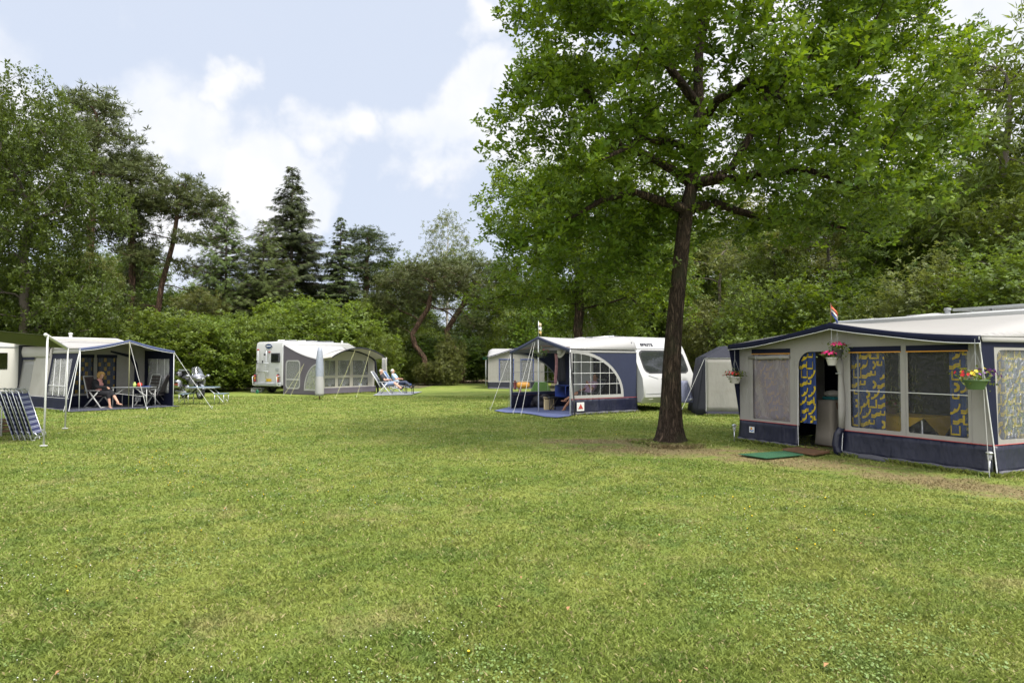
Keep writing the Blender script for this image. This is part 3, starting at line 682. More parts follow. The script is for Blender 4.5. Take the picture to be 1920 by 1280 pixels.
# ------------------------------------------------------------------ prototypes of the surrounding wood, each first one is placed too
kcl = leafcluster(KITE, 6, 5); kcl2 = leafcluster(KITE, 5, 8); lcl = leafcluster(LANCE, 8, 9)
def straight(h, lean=(0, 0), wob=.15, seed=1, n=10):
    r = random.Random(seed); return [(lean[0] * (i / n) ** 1.3 * h + (r.uniform(-wob, wob) if i > 1 else 0), lean[1] * i / n * h + (r.uniform(-wob, wob) if i > 1 else 0), -.1 + h * i / n) for i in range(n + 1)]
def blobset(h, r, n, seed, z0=.25, flat=1., top=1.):
    rr = random.Random(seed); out = [(0, 0, h * (z0 + (1 - z0) * .5), r * .75, r * .75, h * (1 - z0) * .5)]
    for i in range(n):
        a = rr.uniform(0, 6.28); z = rr.uniform(z0 + .05, .9); q = r * (.8 if z < .6 else .8 * (1 - (z - .6) * 1.4)); s = r * rr.uniform(.28, .5)
        out.append((math.cos(a) * q, math.sin(a) * q, h * z, s, s, s * .8 * flat))
    return out
PR = {}
def proto(key, *a, **k): PR[key] = [make_tree(*a, **k), False]
proto('broad', 'broadleaf_tree', '', 'tree', straight(9, seed=2), blobset(15, 5.2, 13, 4, .16), 1300, L_dark, grey_bark, kcl, .20, 14, 21, .26, step=.5, kill=.75, infl=5, tip=.009, jit=.34, lr=.04, nside=6)
proto('oakb', 'oak_tree', '', 'tree', straight(8.5, seed=14, wob=.08), [(x, y, z + .6, a, b, c_) for x, y, z, a, b, c_ in blobset(11.5, 4.9, 16, 44, .27)], 1300, L_oak, oak_bark, kcl, .18, 11, 27, .22, step=.4, kill=.6, infl=5, tip=.008, jit=.3, lr=.035, nside=7)
proto('tall', 'broadleaf_tree', '', 'tree', straight(11, seed=5), blobset(15, 3.6, 12, 9, .14), 1200, L_mid, grey_bark, kcl2, .20, 12, 22, .2, step=.5, kill=.7, infl=5, tip=.009, jit=.34, lr=.04, nside=6)
proto('loose', 'broadleaf_tree', '', 'tree', straight(11, seed=8), blobset(15, 3.9, 18, 19, .12)[1:], 1000, L_oliv, grey_bark, lcl, .28, 7, 23, .17, step=.5, kill=.7, infl=6, tip=.008, jit=.40, lr=.03, nside=6, up=.2)
proto('bush', 'bush', '', 'bush', straight(1.6, seed=3, n=5, wob=.05), [(0, 0, 2.0, 2.4, 2.3, 2.0), (1.3, .5, 2.6, 1.2, 1.2, 1.3), (-1.2, -.3, 2.4, 1.3, 1.3, 1.4), (.2, -1, 3.1, 1.1, 1.1, 1.0), (0, .4, 1.0, 2.5, 2.4, 1.0)], 900, L_lite, grey_bark, kcl, .145, 6, 24, .07, step=.22, kill=.32, infl=2.5, tip=.005, jit=.19, lr=.03, nside=5, up=.9)
proto('shrub', 'bush', '', 'bush', straight(1.8, seed=4, n=5, wob=.05), [(0, 0, 2.1, 1.8, 1.8, 2.1), (.8, .5, 3.1, .9, .9, 1.2), (-.9, -.3, 2.6, .9, .9, 1.3), (.1, -.3, 3.6, .6, .6, .9), (.5, .4, 1.2, 1.9, 1.9, 1.1)], 700, L_lite, grey_bark, lcl, .16, 6, 25, .06, step=.24, kill=.34, infl=2.5, tip=.005, jit=.2, lr=.03, nside=5, up=.5)
# pines: bare reddish trunk, flat cloud-like tufts
def pine(key, trunk, blobs, n, seed, r, ls=.36, per=8):
    proto(key, 'pine_tree', '', 'tree', trunk, blobs, n, L_pine, pine_bark, NEEDLE, ls, per, seed, r, step=.4, kill=.5, infl=5, tip=.012, jit=.30, lr=.028, nside=7, up=.9, shell=.1)
pine('pine_a', straight(15.5, (.02, 0), .12, 6, 12), [(0, 0, 15.6, 1.6, 1.6, .8), (.9, 0, 14.4, 1.9, 1.7, .5), (-1.3, 0, 13.6, 1.8, 1.6, .45), (1.5, .4, 12.8, 1.7, 1.6, .4), (-1.2, -.7, 12.0, 1.9, 1.5, .45), (1.3, -.4, 11.0, 1.9, 1.6, .4), (-1.9, .5, 10.0, 1.7, 1.3, .35), (1.6, .6, 8.8, 1.6, 1.3, .3), (-1.3, 0, 7.6, 1.2, 1.2, .25)], 800, 31, .2)
pine('pine_b', [(0, 0, -.1), (.25, 0, 1.6), (.5, 0, 3.4), (.9, 0, 5.4), (1.1, 0, 7.), (1.5, 0, 8.6), (1.9, 0, 10.2), (2.1, 0, 11.8), (2.2, 0, 13.0)], [(2.2, 0, 13.8, 2.04, 1.92, 0.81), (4.1, 0, 12.9, 1.80, 1.56, 0.54), (0.3, .3, 12.6, 1.68, 1.56, 0.47), (2.2, 0, 12.4, 2.76, 2.28, 0.41), (4.8, .3, 11.5, 1.32, 1.20, 0.41), (-0.7, 0, 10.8, 1.68, 1.44, 0.34), (4.0, -.4, 10.2, 2.04, 1.56, 0.41), (0.0, 0, 8.8, 1.56, 1.44, 0.34), (3.9, 0, 8.2, 2.16, 1.44, 0.34), (-1.5, .3, 7.0, 1.44, 1.20, 0.27), (4.2, 0, 6.4, 1.44, 1.32, 0.27), (-1.2, 0, 5.3, 1.56, 1.32, 0.34)], 1500, 32, .20, .36, 7)
pine('pine_c', [(0, 0, -.1), (0, 0, 1.), (-.15, 0, 2.), (-.75, 0, 2.9), (-.9, 0, 3.7), (-.45, 0, 4.6), (.1, 0, 5.6), (.25, 0, 6.6), (.3, 0, 7.4)], [(-.2, 0, 8.2, 2.0, 1.8, .8), (-1.9, 0, 7.3, 1.5, 1.5, .7), (1.8, 0, 7.8, 1.7, 1.5, .7), (-2.6, 0, 5.8, 1.2, 1.2, .6), (2.8, 0, 7., 1.5, 1.3, .6), (3.6, .3, 6.0, 1.2, 1.2, .5), (1.0, -.6, 6.9, 1.5, 1.2, .5), (-1.2, .6, 6.4, 1.6, 1.2, .6), (-2.4, 0, 4.2, .8, .7, .25), (3.0, 0, 4.4, .9, .9, .3)], 1000, 33, .17, .36, 6)
def conifer(key, name, H, Rb, levels, nb, leafm, barkm, seed, droop=.35, taper=.8, fill=1., tw=.07, sl=.5):
    rg = random.Random(seed); th = thing(name, '', 'tree'); mb = MB(); mb.tube([(0, 0, -.1), (.03, 0, H * .3), (0, .04, H * .65), (0, 0, H * .99)], [H * .017, H * .012, H * .007, .01], 9)
    Ps, Ds, Ls = [], [], []
    for i in range(levels):
        f = i / levels; z = H * (.07 + .93 * f ** .93); L = Rb * (1 - f) ** taper * rg.uniform(.8, 1.12) + .18
        for k in range(nb if f < .8 else max(4, nb - 2)):
            a = rg.uniform(0, 6.28); l = L * rg.uniform(.7, 1.12); up = .25 * f; pts = []
            for q in range(5):
                s = q / 4; pts.append(Vector((math.cos(a) * l * s, math.sin(a) * l * s, z + l * (up * s - droop * s * s + .16 * s ** 4))))
            mb.tube(pts, [.012 + .012 * l * (1 - q / 4) for q in range(5)], 4, caps=False)
            ns = max(3, int(l / .19 * fill))
            for q in range(ns):
                s = (q + rg.random()) / ns; s = .10 + .9 * s; j = min(3, int(s * 4)); p = pts[j].lerp(pts[j + 1], s * 4 - j)
                w = .42 * l * (1 - s) * .8 + .12; side = rg.choice((-1, 1)); o = rg.random() * w
                d = Vector((math.cos(a + side * 1.0), math.sin(a + side * 1.0), -.25)); p = p + d * o * .8
                Ps.append(p); Ds.append((Vector((math.cos(a), math.sin(a), -.15 - rg.random() * .3)) + d * rg.uniform(.1, 1.)).normalized()); Ls.append(sl * rg.uniform(.7, 1.2) * (.6 + .4 * (1 - f)))
    mb.build('trunk', barkm, th, True)
    # spray: flat fan of narrow twigs that hang a little
    vs, fs = [], []
    for j, (aa, ll) in enumerate(((0, 1.), (.5, .8), (-.5, .8), (1.0, .55), (-1.0, .55), (.2, .7), (-.25, .75))):
        d = Vector((math.sin(aa), math.cos(aa), 0)); s = Vector((d.y, -d.x, 0)) * tw; zz = -.22 * ll - (.25 if j > 4 else 0); b = len(vs)
        vs += [tuple(s * .6), tuple(d * ll * .5 + s + Vector((0, 0, zz * .3))), tuple(d * ll + Vector((0, 0, zz))), tuple(d * ll * .5 - s + Vector((0, 0, zz * .3)))]; fs.append([b, b + 1, b + 2, b + 3])
    P = np.array([tuple(p) for p in Ps]); D = np.array([tuple(d) for d in Ds]); n = len(P); rn = np.random.default_rng(seed)
    nn = np.array([0, 0, 1.])[None] + rn.normal(size=(n, 3)) * .35; nn -= D * (D * nn).sum(1)[:, None]; nn /= np.linalg.norm(nn, axis=1)[:, None]
    scatter('crown', vs, fs, P, np.stack([np.cross(D, nn), D, nn], 2), np.array(Ls), leafm, th); PR[key] = [th, False]
conifer('spruce', 'spruce_tree', 16, 4.7, 64, 8, L_spru, grey_bark, 41, .26, .86, 1.35, .06, .62)
conifer('spruce_b', 'spruce_tree', 13, 3.0, 56, 7, L_spru, grey_bark, 42, .35, .85, 1.2, .08, .5)
conifer('larch', 'larch_tree', 13, 3.8, 44, 8, L_larch, grey_bark, 43, .12, .7, 1.15, .05, .55)
# birch: fine hanging twigs
proto('birch', 'birch_tree', '', 'tree', straight(13, seed=18, wob=.12), [(0, 0, 15.2, 1., 1., 1.2), (.9, .2, 13.6, 1.2, 1., 1.6), (-1.1, 0, 13.2, 1.2, 1.1, 1.7), (1.7, .1, 12.2, .8, .8, 1.5), (-.3, .6, 11., 2.0, 1.4, 1.6), (-1.9, 0, 11.4, .8, .8, 1.4), (.3, 0, 8, 2.1, 1.6, 2.)], 900, L_oliv, mat('birch_bark', (.5, .47, .42), .8, var=.5, vscale=7), lcl, .20, 5, 51, .13, step=.4, kill=.5, infl=5, tip=.006, jit=.30, lr=.02, nside=6, up=.1, grav=.05)
# robinia at the right edge: airy, narrow leaflets
proto('robinia', 'robinia_tree', '', 'tree', straight(10, (.03, 0), seed=28), blobset(14, 3.2, 22, 29, .18)[1:], 900, L_lite, grey_bark, lcl, .30, 6, 52, .16, step=.45, kill=.6, infl=6, tip=.008, jit=.34, lr=.03, nside=6, up=.2)
PH = dict(oakb=12.2, broad=15.4, tall=15.4, loose=14.9, bush=4.1, shrub=4.5, pine_a=16.4, pine_b=14.4, pine_c=9.1, spruce=16, spruce_b=13, larch=13, birch=16.4, robinia=14.)
rt = random.Random(77)
proto('thicket', 'young_tree', '', 'tree', straight(3.2, seed=6, n=7, wob=.08), [(0, 0, 2.6, 1.6, 1.6, 2.2), (.9, .4, 4.4, .9, .9, 1.1), (-.8, -.3, 3.8, 1., 1., 1.2), (.1, -.5, 5.1, .7, .7, .9), (-1.3, .5, 2.2, 1., 1., 1.2), (1.4, -.4, 2.4, 1., 1., 1.3), (.4, .8, 1.0, 1.6, 1.4, .9)], 1000, L_mid, grey_bark, kcl2, .105, 9, 29, .06, step=.24, kill=.34, infl=2.5, tip=.005, jit=.24, lr=.03, nside=5, up=.5)
PH['thicket'] = 5.7
def place(key, px, Y, top, label, wx=1., leaf=None, group=None, name=None):
    H = CH + (HOR - top) * Y / FPX; s = H / PH[key]; o, used = PR[key]; X = (px - 960) / FPX * Y
    if not used: PR[key][1] = True; c = o; c.location = (X, Y, 0); 
    else: c = dup(o, (X, Y, 0))
    rz = rt.uniform(0, 6.28) if key not in ('pine_b', 'pine_c') else 0.
    c.rotation_euler = (0, 0, rz); c.scale = (s * wx, s * wx, s)
    c['label'] = label
    if group: c['group'] = group
    elif 'group' in c: del c['group']
    if name: c.name = name
    if leaf:
        for ch in c.children:
            if ch.name.startswith('crown'): ch.material_slots[0].link = 'OBJECT'; ch.material_slots[0].material = leaf
    return c
WOODS = [
 ('broad', 45, 34, 112, 'huge dark green broadleaf tree towering at the left edge of the picture', .80, L_dark),
 ('broad', -170, 40, 90, 'dark broadleaf tree cut off by the left edge, behind the largest left tree', 1.0, L_dark),
 ('pine_a', 165, 48, 172, 'tall pine with orange trunk rising just right of the huge dark left tree', 1.05, None),
 ('pine_a', 243, 52, 284, 'pine of middle height between the tallest left pine and the leaning pine', 1.15, None),
 ('pine_b', 272, 52, 340, 'leaning pine with bare red limbs and flat spreading top, left of the larch', 1.0, None),
 ('larch', 422, 50, 380, 'feathery pale green conifer right of the leaning pine', .95, None),
 ('larch', 492, 50, 408, 'feathery conifer standing in front of the tallest spruce, lower and paler than it', 1.1, None),
 ('spruce', 545, 58, 306, 'tallest dark spruce with pointed top above the motorhome', 1.0, None),
 ('spruce_b', 637, 56, 402, 'narrow dark spruce right of the tallest one', .95, None),
 ('pine_a', 683, 60, 430, 'dense dark pine right of the narrow spruce', 1.35, L_spru),
 ('broad', 748, 62, 464, 'rounded broadleaf tree between the dense dark pine and the birch', 1.0, L_mid),
 ('birch', 838, 66, 388, 'tall airy birch with hanging twigs above the twisted pines', 1.0, L_oliv),
 ('pine_c', 800, 50, 486, 'twisted pine with snaking grey-red trunk behind the reclining couple', 1.15, None),
 ('pine_c', 866, 55, 476, 'second twisted pine, its trunk right of the snaking one', 1.2, None),
 ('pine_a', 945, 64, 528, 'pine at the end of the sandy path, right of the twisted pines', 1.5, None),
 ('loose', 150, 40, 440, 'yellowish green slender tree under the tallest left pine', .85, L_oliv),
 ('loose', 372, 47, 520, 'olive green loose tree below the leaning pine', .95, L_oliv),
 ('loose', 470, 50, 540, 'small olive tree under the feathery conifers', .9, L_oliv),
 ('tall', 40, 37, 470, 'dark leafy tree behind the olive canopy roof at the left edge', 1.1, L_dark),
 ('loose', 712, 50, 528, 'light olive sapling right of the motorhome bushes', .8, L_lite),
 ('oakb', 1085, 31.5, 270, 'second oak, its straight trunk behind the white caravan with the big front window', 1.06, None),
 ('broad', 1215, 40, 400, 'broadleaf tree seen behind the trunk of the lawn oak', 1.0, L_mid),
 ('loose', 1350, 38, 385, 'olive green airy tree right of the lawn oak trunk', 1.1, L_oliv),
 ('tall', 1455, 36, 400, 'leafy tree behind the grey storage tent', 1.1, L_mid),
 ('loose', 1560, 34, 350, 'loose olive tree above the little tricolour flag', 1.1, L_oliv),
 ('tall', 1665, 32, 330, 'leafy tree rising over the near awning roof, right of the tricolour flag', 1.15, L_mid),
 ('loose', 1775, 29, 240, 'airy tree above the caravan roof vents of the near awning', 1.1, L_mid),
 ('loose', 985, 50, 470, 'bright green slender tree left of the second oak', 1.1, L_oak),
 ('broad', 1300, 44, 380, 'rounded tree behind the leaves right of the lawn oak trunk', 1.1, L_mid),
 ('tall', 1405, 46, 350, 'leafy tree far behind the grey storage tent', 1.3, L_oliv),
 ('broad', 1520, 44, 350, 'broad tree far behind the left eave of the near awning', 1.1, L_mid),
 ('tall', 1630, 42, 330, 'leafy tree far behind the peak of the near awning', 1.3, L_mid),
 ('broad', 1730, 40, 300, 'broad tree far behind the near caravan roof', 1.1, L_oliv),
 ('broad', 1840, 38, 260, 'broad dark tree behind the robinia at the right', 1.1, L_mid),
 ('robinia', 1885, 28, -30, 'tall light green robinia at the top right corner', 1.0, L_lite),
 ('tall', 1925, 25, 330, 'dense tree at the right edge under the robinia', 1.1, L_mid),
 ('robinia', 2060, 30, 60, 'light green robinia just beyond the right edge', 1., L_lite),
]
for w in WOODS: place(w[0], w[1], w[2], w[3], w[4], w[5], w[6])
BUSH = [
 ('bush', 215, 40, 600, 'light green bush left end of the hedge behind the left awning', 1.2), ('bush', 292, 38, 577, 'tallest light green bush of the hedge behind the left awning', 1.35),
 ('bush', 372, 39, 590, 'light green bush behind the motorcycle', 1.2), ('bush', 440, 41, 582, 'light green bush left of the motorhome', 1.2),
 ('bush', 505, 47, 600, 'bush behind the rear of the motorhome', 1.2), ('shrub', 548, 49, 556, 'upright pale bush behind the motorhome roof', 1.25), ('bush', 600, 48, 555, 'large pale bush above the middle of the motorhome', 1.35),
 ('bush', 655, 49, 590, 'pale bush above the front of the motorhome', 1.25), ('shrub', 706, 46, 610, 'upright bush right of the motorhome', 1.), ('bush', 752, 52, 655, 'low bush behind the reclining couple', 1.1),
 ('shrub', 846, 50, 622, 'small upright bush in front of the twisted pines', .8), ('shrub', 893, 58, 628, 'thin bush left of the sandy path', .85), ('bush', 812, 50, 675, 'low bush at the foot of the snaking pine trunk', 1.3),
 ('bush', 120, 41, 620, 'dark bush behind the left caravan', 1.3), ('bush', 30, 38, 600, 'dark bush above the left caravan roof', 1.3), ('bush', -60, 34, 610, 'bush beyond the left edge', 1.2),
 ('bush', 965, 56, 640, 'bush behind the small far awning', 1.1), ('thicket', 1010, 47, 560, 'young tree left of the straight dark trunk', 1.1), ('thicket', 1150, 44, 540, 'young tree right of the straight dark trunk', 1.3), ('thicket', 1230, 40, 560, 'young tree behind the roof of the caravan with the big front window', 1.2),
 ('thicket', 1330, 33, 560, 'young tree behind the grey storage tent', 1.2), ('thicket', 1410, 31, 520, 'young tree behind the left eave of the near awning', 1.2), ('thicket', 1490, 30, 560, 'low young tree left of the tricolour flag', 1.2), ('thicket', 1565, 29, 500, 'young tree behind the tricolour flag', 1.3),
 ('thicket', 1650, 27, 530, 'young tree behind the near caravan, left of its round vent', 1.3), ('thicket', 1735, 25, 470, 'upright young tree behind the near caravan vent', 1.2), ('thicket', 1820, 24, 500, 'young tree behind the near caravan solar panel', 1.3), ('thicket', 1905, 22.5, 430, 'large young tree at the right edge behind the near caravan', 1.3), ('thicket', 2010, 21, 480, 'young tree beyond the right edge', 1.3)]
for (k, px, Y, top, lab, wx) in BUSH: place(k, px, Y, top, lab, wx, None if (200 < px < 760) else (L_oliv if 800 < px < 900 else (L_mid, L_oliv, L_oak)[int(px) % 3] if px > 900 else L_dark))
# the closed wood behind: many alike
i = 0
for (ya, tops) in ((70, 525), (84, 500)):
    for px in range(-260, 2300, 105):
        i += 1; key = ('broad', 'tall', 'loose')[i % 3]; Y = ya + rt.uniform(-4, 4)
        if px > 1250: Y -= 24
        tp = tops + rt.uniform(-25, 30)
        if 560 < px < 1000: tp += 28
        if px < 300: tp -= 50
        place(key, px + rt.uniform(-30, 30), Y, tp, 'background broadleaf tree lost in the closed dark wood behind all the campers', 1.25 * (1 if px < 1250 else 1.15), (L_dark, L_mid, L_dark)[i % 3], 'trees of the closed wood behind the field')
i = 0
for px in range(-200, 2200, 62):
    if 868 < px < 955: continue
    i += 1; Y = 58 + rt.uniform(-3, 3) - (14 if px > 1250 else 0)
    place('bush', px + rt.uniform(-12, 12), Y, 630 + rt.uniform(-15, 15) - (15 if px > 1250 else 0), 'dark undergrowth bush between the trunks at the foot of the wood', 1.7, L_dark, 'undergrowth bushes at the foot of the wood')
# ================================================================== cloth, metal, plastic
C_grey = mat('canvas_grey', (.36, .345, .32), .85, var=.09, vscale=1.5, bump=1., bscale=3.2, bstretch=(1, 1, .4), trans=.22, dirt=(.30, .28, .25))
C_roof = mat('canvas_roof', (.40, .385, .37), .75, var=.06, vscale=.8, bump=.3, bscale=1.6, trans=.26)
C_white = mat('canvas_white', (.43, .425, .42), .7, var=.05, vscale=.9, bump=.25, bscale=1.8, trans=.26)
C_navy = mat('canvas_navy', (.0085, .0105, .028), .62, var=.18, vscale=1.6, bump=.6, bscale=2.6, bstretch=(1, 1, .5), spec=.15)
C_skirt = mat('skirt_navy', (.0075, .009, .025), .36, var=.25, vscale=2.2, bump=1., bscale=5.5, bstretch=(1, 1, .45), spec=.45, dirt=(.02, .021, .036))
C_flap = mat('mud_flap', (.075, .075, .09), .7, var=.3, vscale=3, bump=.6, bscale=6)
C_char = mat('canvas_charcoal', (.026, .027, .036), .75, var=.12, vscale=1.5, bump=.5, bscale=3, spec=.15)
C_mauve = mat('canvas_mauve_grey', (.112, .098, .120), .75, var=.12, vscale=1.2, bump=.5, bscale=2.5, trans=.1)
C_cream = mat('canvas_cream', (.50, .47, .42), .8, var=.06, vscale=1.5, bump=.3, bscale=3, trans=.25)
M_white = mat('white_enamel', (.47, .47, .465), .28, var=.03, vscale=1.1, coat=.3)
M_cream = mat('cream_panel', (.47, .46, .42), .32, var=.04, vscale=1.2, coat=.2)
M_trim = mat('grey_trim', (.30, .31, .32), .45)
M_black = mat('black_rubber', (.018, .018, .02), .6, var=.3, vscale=6)
M_alu = mat('aluminium', (.55, .56, .58), .35, metal=.85)
M_tube = mat('painted_steel_tube', (.62, .63, .64), .4)
M_plast = mat('white_plastic', (.50, .50, .49), .45, var=.04)
M_pipe = mat('white_piping', (.66, .66, .66), .6)
M_red = mat('red_piping', (.42, .05, .04), .6)
M_orng = mat('orange_piping', (.65, .30, .04), .6)
M_rope = mat('guy_rope', (.52, .52, .50), .8)
M_yrope = mat('guy_rope_yellow', (.55, .55, .25), .8)
M_mat = mat('groundsheet_blue', (.075, .095, .20), .85, var=.15, vscale=1.3, bump=.7, bscale=5, dirt=(.11, .125, .21))
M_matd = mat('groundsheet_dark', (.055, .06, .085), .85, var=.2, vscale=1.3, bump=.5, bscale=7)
V_clear = vinyl('clear_vinyl', (.95, .95, .95), .012, .06, .34, 9., glossy=1.)
V_haze = vinyl('hazy_vinyl', (.80, .80, .80), .22, .10, .3, 7., (.62, .62, .64))
V_shade = vinyl('shaded_vinyl', (.95, .90, .92), .34, .4, .1, 3., (.40, .36, .38))
V_white = vinyl('milky_vinyl', (.75, .75, .75), .42, .2, .7, 6., (.60, .60, .62))
GLASS = mat('dark_window', (.012, .013, .015), .05, spec=.8, bump=.05, bscale=2)
M_wood = mat('wood_brown', (.16, .085, .045), .6, var=.3, vscale=5, bump=.3, bscale=20)
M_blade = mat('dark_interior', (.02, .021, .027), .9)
SKIN = mat('skin', (.52, .30, .215), .5, var=.08, vscale=9, spec=.35)
SKINT = mat('skin_tanned', (.40, .20, .125), .5, var=.1, vscale=9, spec=.35)

def curtain_mats(name, ground, ink):
    return [mat(name + '_ground', ground, .8, var=.25, vscale=3., trans=.2), mat(name + '_print', ink, .8, trans=.2, var=.15, vscale=5)]
CUR = curtain_mats('curtain_blue_yellow', (.022, .048, .17), (.58, .42, .02))
CURG = curtain_mats('curtain_patch', (.035, .05, .10), (.42, .26, .03))
def curtain(parent, fn, a0, a1, b0, b1, mats=CUR, seed=3, fold=.022, nf=6, sc=1., name='curtain', taper=0., patch=False):
    "hanging cloth fn(a,b,d) with folds, and the printed squiggles set into it"
    r = random.Random(seed); mb = MB(); L = a1 - a0
    def W_(a, b): return fn(a, b, fold * math.sin((a - a0) / L * nf * 6.283 + .6 * math.sin(b * 2)) * (.6 + .4 * math.cos(b * 3)))
    nu = max(10, nf * 8); mb.sheet(lambda u, v: W_(a0 + (L * u) * (1 - taper * (v if taper > 0 else 0)) , b0 + (b1 - b0) * v), nu, 14, .002)
    def stroke(pts, w):
        P = [Vector((p[0], p[1])) for p in pts]; P = [x for i_, p_ in enumerate(P[:-1]) for x in (p_, p_.lerp(P[i_ + 1], .34), p_.lerp(P[i_ + 1], .67))] + [P[-1]]; vs, fs = [], []
        for i, p in enumerate(P):
            t = (P[min(i + 1, len(P) - 1)] - P[max(i - 1, 0)]).normalized(); n = Vector((-t.y, t.x)) * w / 2
            for q in (p + n, p - n):
                a, b = min(max(q.x, a0 + .002), a1 - .002), min(max(q.y, b0 + .002), b1 - .002)
                v = Vector(W_(a, b)); f0 = Vector(fn(a, b, -.010)) - Vector(fn(a, b, 0)); vs.append(v + f0)
        fs = [(2 * i, 2 * i + 1, 2 * i + 3, 2 * i + 2) for i in range(len(P) - 1)]
        mb.add(vs, fs, 1)
    st = .168 * sc; nx = int(L / st) + 1; nz = int((b1 - b0) / st) + 1
    for j in range(nz):
        for i in range(nx):
            cx, cy = a0 + (i + .5) * st + (.5 * st if j % 2 else 0) * .5, b0 + (j + .5) * st; k = (i * 2 + j * 3 + r.randint(0, 1)) % 5 if r.random() < .9 else 1; s = st * .50; w = .030 * sc
            if cx > a1 + .05: continue
            if patch:
                if (i + j) % 2 == 0: stroke([(cx - s * .6, cy), (cx + s * .6, cy)], s * 1.7)
                continue
            if k == 0: stroke([(cx - s, cy + s), (cx - s, cy - s * .6), (cx + s * .7, cy - s * .6), (cx + s * .7, cy + s)], w)
            elif k == 1:
                for q in (1., .55): stroke([(cx - s + 0 * q, cy - s + s * 1.9 * q) if False else (cx - s + s * 1.8 * q * math.sin(t * .1745), cy - s + s * 1.8 * q * (1 - math.cos(t * .1745)) + .02 * q) for t in range(0, 10)], w)
            elif k == 2: stroke([(cx + s * .6 * math.cos(t * .35), cy + s * .6 * math.sin(t * .35)) for t in range(-5, 6)], w * 1.5)
            elif k == 3:
                for q in (0., .4): stroke([(cx - s, cy - s * .2 - q * s), (cx - s * .2, cy - s * .25 - q * s), (cx + s * .3, cy + s * .2 - q * s), (cx + s, cy + s * .25 - q * s)], w * .9)
            else: stroke([(cx - s * .9, cy + s * .8), (cx - s * .9, cy), (cx + s * .1, cy), (cx + s * .1, cy + s * .8)], w)
    return mb.build(name, mats, parent, False)
def arc(cx, cy, rx, ry, a0, a1, n=14): return [(cx + rx * math.cos(R(a0 + (a1 - a0) * i / n)), cy + ry * math.sin(R(a0 + (a1 - a0) * i / n))) for i in range(n + 1)]
def rrect(x0, y0, x1, y1, r, n=5):
    return arc(x1 - r, y1 - r, r, r, 0, 90, n) + arc(x0 + r, y1 - r, r, r, 90, 180, n) + arc(x0 + r, y0 + r, r, r, 180, 270, n) + arc(x1 - r, y0 + r, r, r, 270, 360, n)
def gable(x, L, e0, e1, pk, sag=.035, pm=.5):
    q = x / L
    if q < pm: t = q / pm; return e0 + (pk - e0) * t - sag * math.sin(math.pi * t)
    t = (q - pm) / (1 - pm); return pk + (e1 - pk) * t - sag * math.sin(math.pi * t)
def awning_roof(th, L, depth, e0, e1, pk, proj, hr, valm, roofm=None, ends=(0, 0), val=.085, pm=.5, pipe=None, rnd=.45, sag=.035, ex=.03, name='roof'):
    "canvas roof: gabled canopy edge in front, flat caravan rail behind"
    def rear(x):
        a = min(max(x + ex, 0), max(L + ex - x, 0)) / rnd
        return hr - (0 if a >= 1 else (hr - min(e0, e1) - .02) * (1 - math.sqrt(max(0, 1 - (1 - a) ** 2))))
    def z(x, y):
        w = (y + proj) / (depth + proj); w2 = w ** .85; return gable(min(max(x, 0), L), L, e0, e1, pk, sag, pm) * (1 - w2) + rear(x) * w2 - .05 * math.sin(math.pi * w) * math.sin(math.pi * min(max(x / L, 0), 1))
    xs = lambda u: -ex + (L + 2 * ex) * u
    mb = MB(); mb.sheet(lambda u, v: (xs(u), -proj + (depth + proj) * v, z(xs(u), -proj + (depth + proj) * v)), 36, 16, .004); mb.build(name, roofm or C_roof, th, True)
    mb = MB(); mb.sheet(lambda u, v: (xs(u), -proj - .004 - .012 * v, z(xs(u), -proj) + .004 - (val * (1 + .10 * math.sin(xs(u) * 3))) * v), 40, 2, .003); mb.build('valance', valm, th, True)
    mb = MB(); mb.tube([(xs(i / 30), -proj - .018, z(xs(i / 30), -proj) + .002 - val * (1 + .1 * math.sin(xs(i / 30) * 3))) for i in range(31)], .007, 5); mb.build('piping', pipe or M_pipe, th, True)
    return z
def poles(th, pts, r=.014, m=None, name='pole'):
    for a, b in pts: mb = MB(); mb.tube([a, b], r, 8); mb.build(name, m or M_alu, th, True)
def rope(th, a, b, m=None, r=.004, peg=True):
    a, b = Vector(a), Vector(b); mb = MB(); mb.tube([a, a.lerp(b, .5) - Vector((0, 0, .02)), b], r, 5); o = mb.build('guy_rope', m or M_rope, th)
    if peg:
        mb = MB(); d = (a - b).normalized(); mb.tube([b - Vector((0, 0, .05)), b + Vector((0, 0, .10)) - d * .03], .007, 6); mb.tube([b + Vector((0, 0, .10)) - d * .03, b + Vector((0, 0, .105)) + d * .02], .006, 5); mb.build('peg', M_alu, o)
def FY(y): return lambda a, b, d: (a, y + d, b)
def FX(x): return lambda a, b, d: (x + d, a, b)
